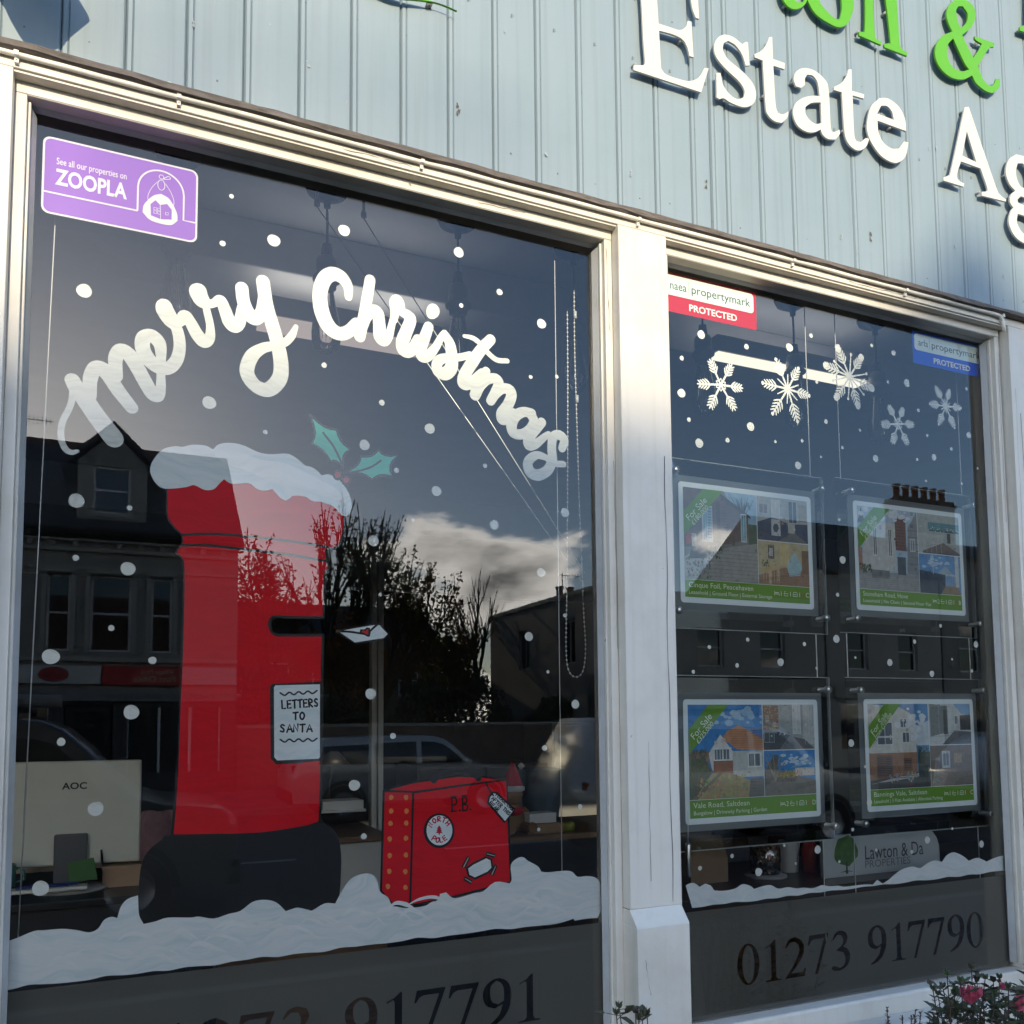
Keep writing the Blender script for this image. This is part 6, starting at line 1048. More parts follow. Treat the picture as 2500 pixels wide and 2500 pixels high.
def sash(parent, x0, x1, z0, z1, y, blind=0):
    w_ = MB(); fw = .055
    for a in ((x0, x0+fw, z0, z1), (x1-fw, x1, z0, z1), (x0+fw, x1-fw, z0, z0+fw), (x0+fw, x1-fw, z1-fw, z1), (x0+fw, x1-fw, (z0+z1)/2-.025, (z0+z1)/2+.025)): w_.box(a[0], a[1], y-.04, y+.02, a[2], a[3])
    w = w_.build('sash_window', WPNT, parent)
    MB().box(x0+fw, x1-fw, y-.02, y-.01, z0+fw, z1-fw).build('pane', pane_mat(), w)
    MB().box(x0-.08, x1+.08, y, y+.14, z0-.09, z0-.002).build('window_sill', TRIM, w)
    if blind: MB().box(x0+fw, x1-fw, y-.05, y-.045, z1-fw-(z1-z0)*blind, z1-fw).build('blind', mat('cream_blind', (.5, .48, .42), .8), w)
    return w
def gable_roof(mb, x0, x1, yf, yr, yb, ze, zr, over=.18):
    sl = (zr-ze)/(yf-yr); vs = [(x0, yf+over, ze-over*abs(sl)), (x1, yf+over, ze-over*abs(sl)), (x1, yr, zr), (x0, yr, zr), (x0, yb, ze), (x1, yb, ze)]
    mb.add(vs, [(0, 1, 2, 3), (3, 2, 5, 4)]); mb.add([(a, b, c-.12) for a, b, c in vs], [(0, 1, 2, 3), (3, 2, 5, 4)]); mb.add([vs[0], vs[1], (vs[1][0], vs[1][1], vs[1][2]-.12), (vs[0][0], vs[0][1], vs[0][2]-.12)], [(0, 1, 2, 3)])
# ---- terrace with the post office shop, straight across
hs = thing('terraced_house', 'tall dark terraced house with a gabled dormer over a post office shop across the street', 'house', (0, -20, 0)); HX0, HX1 = -9.5, 2.35
mb = MB(); ops = [(-1.70, -1.22, 3.25, 4.98), (-.82, .03, 3.25, 4.98), (.44, .90, 3.25, 4.98), (-5.2, -4.35, 3.25, 4.98), (-3.9, -3.4, 3.25, 4.98), (-8.2, -7.3, 3.25, 4.98)]
wall_open(mb, HX0, HX1, 2.15, 6.0, -.35, 0, ops); mb.build('front_wall', STU, hs)
MB().prism([(HX0, 0), (HX1, 0), (HX1, 5.9), (HX0, 5.9)], -7.9, -.36).build('house_body', BRK, hs)
for s in (HX0+.02, HX1-.02):
    mb = MB(); mb.add([(s, -.1, 5.9), (s, -4, 9.0), (s, -7.9, 5.9)], [(0, 1, 2)]); mb.build('gable_wall', BRK, hs)
mb = MB(); gable_roof(mb, HX0-.1, HX1+.12, 0, -4, -8, 6.0, 9.06); rf = mb.build('roof', TIL, hs)
MB().box(HX0-.1, HX1+.1, -4.08, -3.92, 9.0, 9.13).build('ridge_tiles', mat('ridge_clay', (.16, .08, .06), .8), rf)
for o_ in ops: sash(hs, *o_, -.18, .28 if o_[0] > -1 and o_[0] < 0 else 0)
mb = MB()
for z0_, z1_, d in ((5.88, 6.0, .30), (5.70, 5.87, .18), (5.48, 5.56, .10), (3.02, 3.12, .12), (5.08, 5.14, .06)): mb.box(HX0, HX1, .002, d, z0_, z1_)
for o_ in ops: mb.box(o_[0]-.1, o_[1]+.1, .003, .09, o_[3]+.02, o_[3]+.09); mb.box(o_[0]-.10, o_[0]-.01, .003, .05, 3.2, 5.0); mb.box(o_[1]+.01, o_[1]+.10, .003, .05, 3.2, 5.0)
for k in range(26): mb.box(HX0+.2+k*.45, HX0+.3+k*.45, .003, .16, 5.57, 5.69)
mb.build('cornice', TRIM, hs)
MB().tube([(HX0, .36, 5.93), (HX1, .36, 5.93)], .06, 8).build('gutter', BLK, hs)
# dormer
dm = MB(); wall_open(dm, -1.18, .30, 6.3, 7.72, -.75, -.45, [(-.86, -.05, 6.5, 7.62)]); dm.box(-1.18, -1.0, -3, -.7501, 6.3, 7.72); dm.box(.12, .30, -3, -.7501, 6.3, 7.72)
dm.add([(-1.18, -.5, 7.72), (.30, -.5, 7.72), (-.44, -.5, 8.45)], [(0, 1, 2)]); d_ = dm.build('dormer', STU, hs)
dr = MB(); 
for s in (-1, 1): dr.add([(-.44, -.35, 8.68), (-.44+s*1.08, -.35, 7.62), (-.44+s*1.08, -3.4, 7.62), (-.44, -3.4, 8.68), (-.44, -.35, 8.56), (-.44+s*1.08, -.35, 7.50), (-.44+s*1.08, -3.4, 7.50), (-.44, -3.4, 8.56)], [(0, 1, 2, 3), (4, 5, 6, 7), (0, 1, 5, 4), (1, 2, 6, 5)])
dr.build('dormer_roof', TIL, d_); sw = sash(hs, -.86, -.05, 6.5, 7.62, -.55)
# chimney stacks
def chimney(parent, x0, x1, y0, y1, z0, z1, pots):
    c = MB().box(x0, x1, y0, y1, z0, z1).build('chimney_stack', BRK, parent); MB().box(x0-.06, x1+.06, y0-.06, y1+.06, z1-.25, z1-.12).build('chimney_band', BRK, c)
    for i in range(pots):
        x = x0+(x1-x0)*(i+.5)/pots; MB().lathe([(.14, 0), (.14, .06), (.11, .09), (.12, .42), (.15, .46), (.15, .52), (.10, .52), (.09, .1)], (x, (y0+y1)/2, z1), 12).build('chimney_pot', mat('clay_pot', (.22, .12, .07), .85), c)
chimney(hs, -4.1, -2.86, -4.5, -3.5, 8.2, 8.92, 4)
# ground floor shop
shp = thing('post_office_shop', 'post office and confectionery shop under the dormer house across the street', 'shop', (0, -20, 0))
mb = MB(); wall_open(mb, HX0, HX1, 0, 2.148, -.35, -.05, [(-4.6, -1.6, .5, 2.0), (-1.3, -.3, 0.02, 2.05), (.0, 2.0, .5, 2.0)]); mb.build('shop_wall', mat('shop_dark_paint', (.04, .04, .042), .6), shp)
for x0, x1 in ((-4.6, -1.6), (.0, 2.0)):
    f = MB(); n_ = 3
    for k in range(n_+1): x = x0+(x1-x0)*k/n_; f.box(x-.03, x+.03, -.2, -.12, .5, 2.0)
    f = f.build('shop_window', WPNT, shp); MB().box(x0, x1, -.17, -.16, .5, 2.0).build('pane', pane_mat(), f)
dd = MB().box(-1.26, -.34, -.25, -.2, .03, 2.04).build('shop_door', BLK, shp); MB().box(-1.1, -.5, -.199, -.194, .9, 1.9).build('pane', pane_mat(), dd)
def sign(name, x0, x1, z0, z1, y, m_): return MB().box(x0, x1, y, y+.08, z0, z1).build(name, m_, shp)
s1 = sign('fascia_sign', -5.0, -.56, 2.52, 2.92, .05, mat('sign_grey_white', (.5, .52, .52), .5)); s2 = sign('post_office_sign', -.545, 1.12, 2.50, 2.93, .05, mat('post_red', (.42, .02, .02), .4)); s3 = sign('fascia_sign', 1.135, 2.33, 2.52, 2.92, .05, mat('sign_grey_white', (.5, .52, .52), .5))
v, t = poly_mesh([ellipse(-1.5, 2.72, .30, .17, 28)], .132); MB().add(v, t).build('oval_emblem', mat('oval_red', (.30, .015, .02), .4), s1)
mb = MB(); put_text(mb, 'Post Office', 1.0, 2.58, .133, .20, flip=True); put_text(mb, 'Village Post', .95, 2.76, .133, .15, flip=True); mb.build('lettering', mat('sign_cream', (.7, .6, .4), .5), s2)
s4 = MB().box(-5.0, 2.33, .04, .10, 2.14, 2.40).build('text_band', mat('band_grey', (.22, .22, .22), .6), shp); mb = MB(); put_text(mb, 'CARDS AND CONFECTIONERY', 1.85, 2.19, .103, .165, flip=True, sx=1.05); put_text(mb, 'TOBACCO', -1.6, 2.19, .103, .165, flip=True, sx=1.0); mb.build('lettering', BLK, s4)
# aerials
def aerial(label, x, y, z, h, L):
    o = thing('roof_aerial', label, 'aerial', (x, y, z)); MB().tube([(0, 0, 0), (0, 0, h)], .02, 6).build('mast', M_STEEL, o); b = MB(); b.tube([(-L*.1, 0, h-.05), (L*.9, 0, h-.05)], .012, 5)
    for k in range(7): b.tube([(L*(.02+.13*k), 0, h-.2+.01*k), (L*(.02+.13*k), 0, h+.1-.01*k)], .006, 4)
    b.build('boom', M_STEEL, o)
aerial('thin television aerial on the ridge at the far left', -2.6, -23.6, 9.0, .55, .75)

# ---- rendered block with a flat parapet further along
bl = thing('flat_roofed_block', 'plain dark flat roofed rendered block further along the street', 'building', (12, -20, 0)); BX1 = 8.6
ops = [(1.2, 2.2, 3.2, 4.4), (3.6, 4.6, 3.2, 4.4), (6.0, 7.0, 3.2, 4.4)]
mb = MB(); wall_open(mb, 0, BX1, 2.9, 5.3, -.3, 0, ops); mb.build('front_wall', STU2, bl)
for o_ in ops: sash(bl, *o_, -.15)
sops = [(-1.9, -1.0, 3.3, 4.6), (-5.0, -4.2, 3.3, 4.6), (-2.2, -1.2, .9, 2.2)]
mb = MB(); wall_open(mb, -7.5, -.3, 0, 5.3, 0, .3, [(a, b, c, d) for a, b, c, d in sops]); mb.v = [(y, x, z) for x, y, z in mb.v]; mb.build('side_wall', STU, bl)
for a, b, c, d in sops:
    w = MB().box(.12, .16, a, b, c, d).build('side_window', WPNT, bl); MB().box(.1, .115, a+.06, b-.06, c+.06, d-.06).build('pane', pane_mat(), w); MB().box(.09, .1, (a+b)/2-.03, (a+b)/2+.03, c, d).build('mullion', WPNT, w)
MB().box(.31, BX1, -7.5, -.31, 0, 5.0).build('block_core', BLK, bl); MB().box(-.06, BX1+.05, -7.55, .06, 5.301, 5.42).build('parapet_coping', TRIM, bl)
mb = MB(); wall_open(mb, 0, BX1, 0, 2.3, -.3, 0, [(.6, 3.6, .5, 2.1), (4.4, 5.4, .02, 2.1), (5.9, 8.2, .5, 2.1)]); mb.build('shopfront', mat('shop_dark_paint', (.04, .04, .042), .6), bl); MB().box(.05, BX1-.05, .01, .15, 2.32, 2.85).build('fascia_sign', mat('sign_beige', (.35, .32, .27), .6), bl)
MB().box(.6, 8.2, -.2, -.19, .05, 2.1).build('shop_glass', pane_mat(), bl)
chimney(bl, 1.5, 2.3, -5.5, -5.0, 5.42, 5.75, 2); aerial('television aerial with two booms on the flat roofed block', 12.9, -23.5, 5.4, 1.0, .7)
# ---- gabled house beyond it
gh = thing('gabled_house', 'brown gable ended house beyond the flat roofed block', 'house', (20.7, -20, 0)); GXW = 5.2
ops = [(.9, 1.8, 3.2, 4.5), (3.2, 4.1, 3.2, 4.5)]
mb = MB(); wall_open(mb, 0, GXW, 2.7, 6.6, -.3, 0, ops); mb.build('front_wall', STU2, gh); MB().box(.01, GXW-.01, -7.5, -.31, 0, 6.5).build('house_body', BRK, gh)
for o_ in ops: sash(gh, *o_, -.15)
mb = MB(); wall_open(mb, 0, GXW, 0, 2.69, -.3, 0, [(.5, 2.6, .6, 2.1), (3.2, 4.2, .02, 2.1)]); mb.build('shopfront', STU2, gh); MB().box(.5, 4.2, -.2, -.19, .05, 2.1).build('shop_glass', pane_mat(), gh); MB().box(.2, GXW-.2, .01, .14, 2.25, 2.66).build('fascia_sign', mat('sign_beige', (.35, .32, .27), .6), gh)
mb = MB(); mb.add([(0, 0, 6.6), (0, -7.5, 6.6), (0, -3.7, 9.0)], [(0, 1, 2)]); mb.add([(GXW, 0, 6.6), (GXW, -7.5, 6.6), (GXW, -3.7, 9.0)], [(0, 1, 2)]); mb.build('gable_wall', BRK, gh)
mb = MB(); gable_roof(mb, -.15, GXW+.1, 0, -3.7, -7.6, 6.6, 9.1); mb.build('roof', TIL, gh)
# ---- chimney house at the far right
ch_ = thing('chimney_house', 'slate roofed house with a tall row of chimney pots at the far right', 'house', (26, -20, 0)); CW = 8
ops = [(.8, 1.9, 3.2, 4.9), (3.2, 4.3, 3.2, 4.9), (5.6, 6.7, 3.2, 4.9)]
mb = MB(); wall_open(mb, 0, CW, 0, 7.4, -.3, 0, ops+[(.6, 3, .6, 2.2), (4, 5, .02, 2.2)]); mb.build('front_wall', STU, ch_); MB().box(.01, CW, -7.5, -.31, 0, 7.3).build('house_body', BRK, ch_)
for o_ in ops: sash(ch_, *o_, -.15)
MB().box(.6, 5, -.2, -.19, .05, 2.2).build('shop_glass', pane_mat(), ch_)
mb = MB(); gable_roof(mb, -.1, CW, 0, -3.7, -7.6, 7.4, 8.8); mb.build('roof', TIL, ch_); mb = MB(); mb.add([(0, 0, 7.4), (0, -7.5, 7.4), (0, -3.7, 8.75)], [(0, 1, 2)]); mb.build('gable_wall', BRK, ch_)
chimney(ch_, -.4, 2.4, -1.9, -1.2, 7.4, 9.7, 6)

# ---- trees between the houses
M_BARK = mat('bark', (.06, .05, .04), .95, var=.4, vscale=20, bump=.6, bscale=40)
def leafm(i):
    nm = 'autumn_leaf_%d' % i
    if nm in MATS: return MATS[nm]
    c = [(.12, .075, .02), (.085, .075, .022), (.13, .07, .024)][i]; m = mat(nm, c, .7, var=.5, vscale=2); t = m.node_tree; n = t.nodes.new; l = t.links.new
    tl = n('ShaderNodeBsdfTranslucent'); tl.inputs[0].default_value = (c[0]*1.5, c[1]*1.4, c[2], 1); mx_ = n('ShaderNodeMixShader'); mx_.inputs[0].default_value = .45
    l(t.nodes['Principled BSDF'].outputs[0], mx_.inputs[1]); l(tl.outputs[0], mx_.inputs[2]); l(mx_.outputs[0], t.nodes['Material Output'].inputs[0]); return m
def tree(label, x, y, h, spread, leaves, seed, leafi, bare=False, z=-.12):
    r = random.Random(seed); o = thing('deciduous_tree', label, 'tree', (x, y, z), 0, 'trees between the houses'); br = MB(); tips = []
    def grow(p, d, L, rad, lev):
        q = p+d*L*.5+Vector((r.uniform(-.05, .05), r.uniform(-.05, .05), 0))*L; e = p+d*L
        br.tube([p, q, e], [rad, rad*.82, rad*.62], 6 if lev < 2 else 4, cap=False)
        if lev >= 4 or L < .22: tips.append((p, e)); return
        if lev >= 2: tips.append((q, e))
        for k in range(3 if lev < 3 else 2):
            a = r.random()*2*PI; t = r.uniform(.30, .62)*spread; nd = (d+Vector((math.cos(a), math.sin(a), .15))*t).normalized(); s = p+d*L*r.uniform(.45, 1)
            grow(s, nd, L*r.uniform(.58, .78), rad*.55, lev+1)
        grow(e, (d+Vector((r.uniform(-.15, .15), r.uniform(-.15, .15), .2))).normalized(), L*.72, rad*.62, lev+1)
    grow(Vector((0, 0, 0)), Vector((r.uniform(-.04, .04), 0, 1)).normalized(), h*.33, h*.018, 0)
    br.build('trunk', M_BARK, o, False)
    if leaves:
        lv = MB()
        for k in range(leaves):
            a, b = r.choice(tips); c = a+(b-a)*r.random()+Vector((r.gauss(0, .12), r.gauss(0, .12), r.gauss(0, .12))); s = r.uniform(.05, .10); u = Vector((r.gauss(0, 1), r.gauss(0, 1), r.gauss(0, .6))).normalized(); w_ = u.cross(Vector((r.gauss(0, 1), r.gauss(0, 1), r.gauss(0, 1)))).normalized()
            lv.add([c-u*s, c+w_*s*.55, c+u*s, c-w_*s*.55], [(0, 1, 2, 3)])
        lv.build('crown', leafm(leafi), o, False)
    return o
tree('leafy brown tree directly beside the terraced house', 3.6, -23.5, 7.6, 1.0, 3200, 1, 0)
tree('tall half bare tree left of the envelope', 5.6, -25, 9.4, .8, 900, 2, 1)
tree('dense dark tree behind the middle of the left pane', 7.4, -25.5, 8.6, 1.0, 3000, 3, 1)
tree('broad dark tree right of the middle of the left pane', 9.3, -26.5, 7.6, 1.1, 2600, 4, 2)
tree('bare thin tree beside the flat roofed block', 11.0, -27, 7.6, .7, 60, 5, 0)
tree('low leafy tree in front of the gap between the houses', 5.2, -22.2, 5.2, 1.1, 2800, 6, 2)
tree('dark shrubby tree low behind the parked cars', 8.4, -22.6, 4.8, 1.2, 3200, 7, 1)
# back row of houses seen through the trees
bk = thing('back_row_house', 'long dark roofed row of houses far behind the trees', 'house', (7.5, -40, 0)); MB().box(-11, 7, -8, 0, 0, 5.2).build('house_body', BRK, bk); mb = MB(); gable_roof(mb, -11.2, 7.2, 0, -4, -8.1, 5.2, 7.8); mb.build('roof', TIL, bk)
for k in range(8): sash(bk, -10+k*2.1, -9+k*2.1, 2.9, 4.4, .06)
hd = thing('garden_hedge', 'dense dark evergreen hedge behind the garden wall', 'hedge', (7.2, -21.6, 0)); mb = MB(); r = random.Random(11)
for k in range(9000):
    x = r.uniform(-4.8, 4.7); top = 2.3+.5*math.sin(x*1.3)+.35*math.sin(x*3.1+1); z = top*math.sqrt(r.random()); c = Vector((x, r.uniform(-.6, .5), z)); s = r.uniform(.05, .1); u = Vector((r.gauss(0, 1), r.gauss(0, 1), r.gauss(0, 1))).normalized(); w_ = u.cross(Vector((r.gauss(0, 1), r.gauss(0, 1), r.gauss(0, 1)))).normalized()
    mb.add([c-u*s, c+w_*s*.6, c+u*s, c-w_*s*.6], [(0, 1, 2, 3)])
mb.build('foliage', mat('evergreen_leaf', (.03, .045, .02), .7, var=.5, vscale=3), hd, False)
# garden wall behind the far pavement
gw = thing('garden_wall', 'low brick garden wall between the houses across the street', 'wall', (7.2, -20.4, 0)); MB().box(-4.8, 4.75, -.12, .1, 0, 1.5).build('brickwork', BRK, gw); MB().box(-4.8, 4.75, -.16, .14, 1.501, 1.58).build('coping', TRIM, gw)

# ---- parked vehicles
TYRE = mat('tyre', (.015, .015, .016), .9); RIM = mat('alloy', (.4, .4, .42), .35, .8); CGL = mat('car_glass', (.012, .014, .017), .05, spec=.8)
def car(name, label, cat_, loc, prof, glass, L, W, col, wheels, rot=0, rack=False):
    """prof: side outline (x,z) of the body; glass: side window outlines"""
    o = thing(name, label, cat_, loc, rot); mt_ = mat('car_paint_%s' % name, col, .28, .3, coat=.6)
    lo = min(b for a, b in prof); hi = max(b for a, b in prof); pr = smooth_closed(prof, 3, 60)
    def wy(z): t = max(0, (z-.85)/(hi-.85)); return W/2*(1-.13*t*t) if z > .85 else W/2*(1-.04*(1-(z-lo)/(.85-lo)))
    k = len(pr); b = MB(); rings = (-1, -.93, .93, 1); vs = []
    for q in rings:
        for x, z in pr:
            s = 1 if abs(q) < 1 else .97; cx, cz_ = 0, (lo+hi)/2; vs.append((cx+(x-cx)*s if abs(q) == 1 else x, q*wy(z), cz_+(z-cz_)*s if abs(q) == 1 else z))
    for i in range(3): b.add(vs[i*k:(i+2)*k], [(j, (j+1) % k, k+(j+1) % k, k+j) for j in range(k)], 0, True)
    tri = tessellate_polygon([[Vector((x, z, 0)) for x, z in pr]])
    b.add(vs[:k], tri); b.add(vs[3*k:], tri); b.build('body', mt_, o)
    for g in glass:
        for s in (-1, 1):
            v, t = poly_mesh([smooth_closed(g, 3, 50)], 0); v = [(p[0], s*(wy(p[2])+.006), p[2]) for p in v]; MB().add(v, t).build('side_window', CGL, o)
    # windscreen and rear window panels sit on the sloping outline
    xs = sorted(p[0] for g in glass for p in g); zt = max(p[1] for g in glass for p in g); zb_ = min(p[1] for g in glass for p in g)
    for e in (min(pr), max(pr)):
        pass
    for x in wheels:
        for s in (-1, 1):
            w_ = MB().lathe([(.20, -.10), (.31, -.10), (.335, -.07), (.335, .07), (.31, .10), (.20, .10)], (x, s*(W/2-.11), .335), 24, axis='y').build('wheel', TYRE, o); MB().lathe([(0, s*.085), (.06, s*.09), (.19, s*.075), (.205, s*.095)], (x, s*(W/2-.11), .335), 20, axis='y').build('rim', RIM, w_)
            a = MB(); a.add([(x+.40*math.cos(PI*i/10), s*(W/2+.004), .335+.40*math.sin(PI*i/10)) for i in range(11)]+[(x+.335*math.cos(PI*i/10), s*(W/2+.004), .335+.335*math.sin(PI*i/10)) for i in range(11)], [(i, i+1, 12+i, 11+i) for i in range(10)]); a.build('wheel_arch', BLK, o)
    x0, x1 = min(a for a, b_ in prof), max(a for a, b_ in prof)
    for s in (-1, 1): MB().box(x1-.10, x1-.015, s*W*.36-.13, s*W*.36+.13, .68, .80).build('headlight', mat('lamp_lens', (.6, .6, .62), .15), o); MB().box(x0+.015, x0+.08, s*W*.40-.06, s*W*.40+.06, .75, 1.0).build('tail_light', mat('tail_red', (.25, .01, .01), .2), o); MB().box(.55, .72, s*(W/2+.02)-.06, s*(W/2+.02)+.06, 1.0, 1.14).build('mirror', BLK, o)
    MB().box(x0-.03, x0+.1, -W*.44, W*.44, .34, .55).build('bumper', BLK, o); MB().box(x1-.1, x1+.03, -W*.44, W*.44, .30, .52).build('bumper', BLK, o)
    if rack:
        rk = MB()
        for x in rack: rk.box(x-.03, x+.03, -W*.42, W*.42, hi+.05, hi+.09); rk.box(x-.02, x+.02, -W*.42, -W*.40, hi-.06, hi+.05); rk.box(x-.02, x+.02, W*.40, W*.42, hi-.06, hi+.05)
        rk.build('roof_rack', BLK, o); MB().tube([(rack[0]-.4, .2, hi+.15), (rack[-1]+.3, .2, hi+.15)], .06, 10).build('roof_tube', mat('plastic_pipe', (.4, .4, .4), .5), o)
    return o
car('panel_van', 'grey white van with a pipe on its roof rack parked at the left', 'van', (-1.35, -7.6, -.12), [(-2.1, .35), (2.2, .32), (2.28, .75), (2.15, .98), (1.45, 1.10), (.85, 1.70), (.2, 1.80), (-1.8, 1.80), (-2.1, 1.65), (-2.16, .8)], [[(.30, 1.12), (1.20, 1.12), (.78, 1.58), (.30, 1.62)], [(-.8, 1.15), (.15, 1.12), (.15, 1.62), (-.8, 1.62)]], 4.3, 1.8, (.16, .165, .16), (-1.35, 1.4), 0, (-1.4, -.3, .5))
car('people_carrier', 'pale grey people carrier parked in front of the flat roofed block', 'car', (7.2, -8.4, -.12), [(-2.2, .35), (2.25, .32), (2.32, .75), (2.2, .95), (1.35, 1.06), (.65, 1.68), (.0, 1.78), (-1.8, 1.76), (-2.15, 1.1), (-2.25, .8)], [[(.18, 1.08), (1.10, 1.07), (.60, 1.55), (.18, 1.60)], [(-.85, 1.08), (.08, 1.08), (.08, 1.60), (-.80, 1.62)], [(-1.85, 1.12), (-.95, 1.09), (-.90, 1.62), (-1.70, 1.60)]], 4.5, 1.8, (.50, .50, .48), (-1.4, 1.42), 0, (-1.3, .1))
car('hatchback_car', 'silver hatchback parked at the far right', 'car', (14.6, -8.6, -.12), [(-1.95, .35), (1.95, .32), (2.0, .7), (1.85, .85), (1.0, .97), (.4, 1.40), (-.2, 1.47), (-1.2, 1.42), (-1.8, 1.0), (-1.98, .8)], [[(.05, .98), (.80, .97), (.35, 1.32), (.05, 1.38)], [(-.85, 1.0), (-.05, .98), (-.05, 1.38), (-.80, 1.36)]], 4, 1.7, (.45, .46, .47), (-1.25, 1.25))
car('parked_car', 'dark hatchback parked across the street before the post office', 'car', (-2.4, -14.4, -.12), [(-1.95, .35), (1.95, .32), (2.0, .7), (1.85, .85), (1.0, .97), (.4, 1.40), (-.2, 1.47), (-1.2, 1.42), (-1.8, 1.0), (-1.98, .8)], [[(.05, .98), (.80, .97), (.35, 1.32), (.05, 1.38)], [(-.85, 1.0), (-.05, .98), (-.05, 1.38), (-.80, 1.36)]], 4, 1.7, (.04, .05, .07), (-1.25, 1.25))
car('estate_car', 'white estate car parked across the street by the garden wall', 'car', (4.8, -14.4, -.12), [(-2.2, .35), (2.1, .32), (2.15, .7), (2.0, .85), (1.1, .98), (.5, 1.42), (-.2, 1.48), (-1.9, 1.42), (-2.15, 1.0), (-2.22, .8)], [[(.05, .98), (.90, .98), (.45, 1.33), (.05, 1.38)], [(-.85, 1.0), (-.05, .98), (-.05, 1.38), (-.80, 1.36)], [(-1.8, 1.02), (-.95, 1.0), (-.9, 1.35), (-1.7, 1.32)]], 4.3, 1.75, (.6, .6, .58), (-1.35, 1.3))

# ================================================================== PLANTS BELOW THE RIGHT WINDOW
M_LEAFD = mat('rose_leaf', (.05, .088, .036), .45, var=.5, vscale=30, col2=(.06, .034, .028)); M_STEM = mat('rose_stem', (.05, .035, .03), .7); M_PINK = mat('rose_petal', (.55, .10, .17), .6, var=.25, vscale=40); M_HEATH = mat('heather_flower', (.20, .10, .08), .85, var=.5, vscale=80); M_SOIL = mat('potting_soil', (.025, .018, .013), .95, bump=.8, bscale=60)
def leaf(mb, c, d, up, L, W, mi=0):
    d = d.normalized(); s = d.cross(up); s = s.normalized() if s.length > 1e-4 else Vector((1, 0, 0)); n = s.cross(d)
    pts = [c, c+d*L*.3+s*W*.8-n*.0, c+d*L*.65+s*W*.7+n*L*.05, c+d*L+n*-L*.08, c+d*L*.65-s*W*.7+n*L*.05, c+d*L*.3-s*W*.8, c+d*L*.35-n*W*.35, c+d*L*.68-n*W*.3]
    mb.add(pts, [(0, 1, 6), (1, 2, 7, 6), (2, 3, 7), (3, 4, 7), (4, 5, 6, 7), (5, 0, 6)], mi, True)
pz = .70
pl_ = thing('window_planter', 'long planter standing below the right window', 'planter', (1.55, -.30, 0)); mb = MB(); mb.add([(-.85, -.13, 0), (.85, -.13, 0), (.85, .13, 0), (-.85, .13, 0), (-.9, -.16, pz), (.9, -.16, pz), (.9, .16, pz), (-.9, .16, pz)], [(0, 3, 2, 1), (0, 1, 5, 4), (1, 2, 6, 5), (2, 3, 7, 6), (3, 0, 4, 7)]); mb.build('trough', mat('planter_grey', (.09, .095, .1), .7, var=.2), pl_); MB().box(-.92, .92, -.18, -.14, pz-.04, pz+.01).build('rim', mat('planter_grey', (.09, .095, .1), .7), pl_); MB().box(-.88, .88, -.139, .15, pz-.05, pz-.02).build('soil', M_SOIL, pl_)
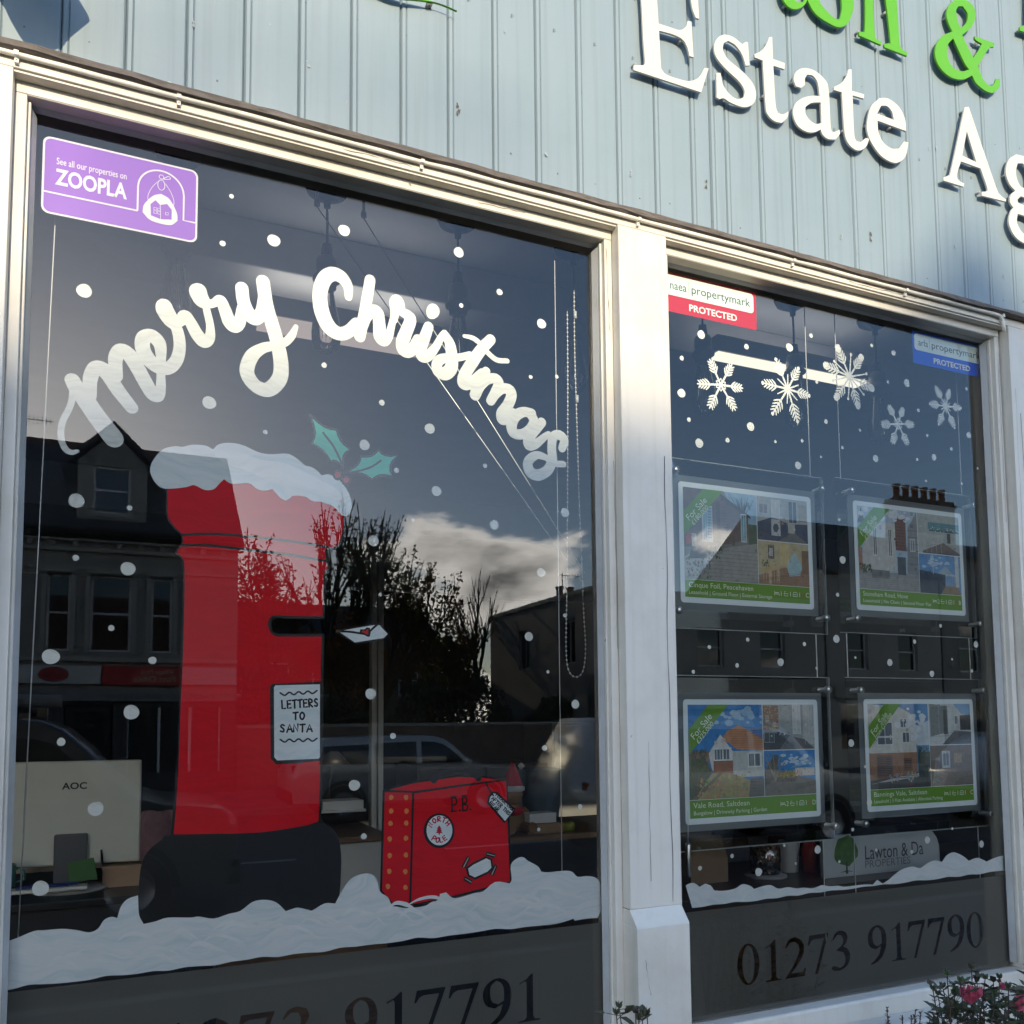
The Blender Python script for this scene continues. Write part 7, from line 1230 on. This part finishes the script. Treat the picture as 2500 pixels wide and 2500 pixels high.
def rose(label, px0, px1, tops, y, seed, flowers, dens=1.7):
    r = random.Random(seed); b = P((px0+px1)/2, 2480, y); o = thing('rose_bush', label, 'rose bush', (b.x, y, pz-.03)); o0 = Vector(o.location); st = MB(); lv = MB()
    for (px, py) in tops:
        yy = y+r.uniform(-.06, .06); t = P(px, py, yy)-o0; s = Vector((t.x*.45+r.uniform(-.02, .02), r.uniform(-.03, .03), 0)); mid = (s+t)*.5+Vector((r.uniform(-.02, .02), r.uniform(-.02, .02), 0))
        cur = [s.lerp(mid, k/4) if k <= 4 else mid.lerp(t, (k-4)/4) for k in range(9)]; st.tube(cur, [.0026-.00022*k for k in range(9)], 5)
        H = t.z
        for k in range(int(22*dens)):
            f = r.uniform(.45, 1.0); c = s.lerp(t, f) if f > .5 else s.lerp(mid, f*2); a = r.random()*2*PI; d = Vector((math.cos(a), math.sin(a)*.7, r.uniform(-.15, .75)))
            pe = c+d.normalized()*r.uniform(.006, .022); st.tube([c, pe], .0006, 3, cap=False)
            L = r.uniform(.013, .026); leaf(lv, pe, d, Vector((r.uniform(-.3, .3), r.uniform(-.3, .3), 1)), L, L*.30)
            if r.random() < .6:
                for sg_ in (-1, 1): dd_ = (d.normalized()+Vector((-math.sin(a), math.cos(a), 0))*sg_*1.1); leaf(lv, c.lerp(pe, .8), dd_, Vector((0, 0, 1)), L*.75, L*.24)
        if H > 0:
            for k in range(5): a = k*1.26; leaf(lv, t, Vector((math.cos(a)*.5, math.sin(a)*.5, 1)), Vector((math.cos(a+1.5), math.sin(a+1.5), .2)), .012, .0032)
    st.build('stems', M_STEM, o, False); lf = lv.build('leaves', M_LEAFD, o, False); lf['kind'] = 'stuff'
    for (px, py, s, ang) in flowers:
        c = P(px, py, y-.05)-o0; fb = MB()
        for k in range(13):
            a = k*2.4; op = .10+.045*k; dirv = Vector((math.cos(a)*op+ang, math.sin(a)*op, 1)).normalized(); leaf(fb, c+Vector((math.cos(a), math.sin(a), 0))*s*.06, dirv, Vector((math.cos(a), math.sin(a), .3)), s*r.uniform(.65, .95)*(1-.02*k), s*r.uniform(.20, .30))
        fb.build('bloom', M_PINK, o, False)
rose('leafy pink flowered rose bush at the lower right corner', 2265, 2500, [(2312, 2382), (2302, 2412), (2345, 2398), (2372, 2366), (2385, 2395), (2405, 2392), (2425, 2398), (2440, 2390), (2462, 2412), (2480, 2420), (2495, 2430), (2510, 2410), (2290, 2430), (2278, 2418), (2330, 2430), (2360, 2440), (2400, 2440), (2430, 2436), (2455, 2446), (2320, 2455), (2385, 2465), (2480, 2460), (2505, 2455), (2520, 2350), (2530, 2380)], -.30, 3, [(2370, 2450, .040, -.25), (2384, 2440, .030, .2), (2484, 2468, .036, .5), (2447, 2416, .016, .2)])
rose('small leafy rose shoots below the window post', 1495, 1590, [(1512, 2462), (1505, 2478), (1552, 2476), (1570, 2480), (1580, 2478), (1560, 2492)], -.28, 9, [], .8)
def heather(label, tips, y, seed):
    r = random.Random(seed); b = P(tips[0][0], 2500, y); o = thing('heather_plant', label, 'heather', (b.x, y, pz-.03)); o0 = Vector(o.location); st = MB(); fl_ = MB()
    for px, py, lean in tips:
        t = P(px, py, y+r.uniform(-.02, .02))-o0; s = Vector((t.x-lean*.12, r.uniform(-.02, .02), 0)); st.tube([s, s.lerp(t, .5)+Vector((lean*-.01, 0, 0)), t], [.0018, .0014, .0008], 5)
        for k in range(90):
            f = r.uniform(.72, 1.0); c = s.lerp(t, f); a = r.random()*2*PI; d = Vector((math.cos(a), math.sin(a), .8)); L = r.uniform(.003, .006)*(1.25-f*.5); leaf(fl_, c, d, Vector((0, 0, 1)), L*1.6, L*.5)
    st.build('stems', M_STEM, o, False); q = fl_.build('flower_spikes', M_HEATH, o, False); q['kind'] = 'stuff'
heather('faded brown heather spikes left of the rose bush', [(2165, 2458, -.2), (2203, 2478, .1), (2235, 2465, .4), (2248, 2470, .6), (2225, 2480, .3), (2280, 2478, .5), (2290, 2470, .5), (2270, 2490, .3), (2168, 2485, 0)], -.27, 5)
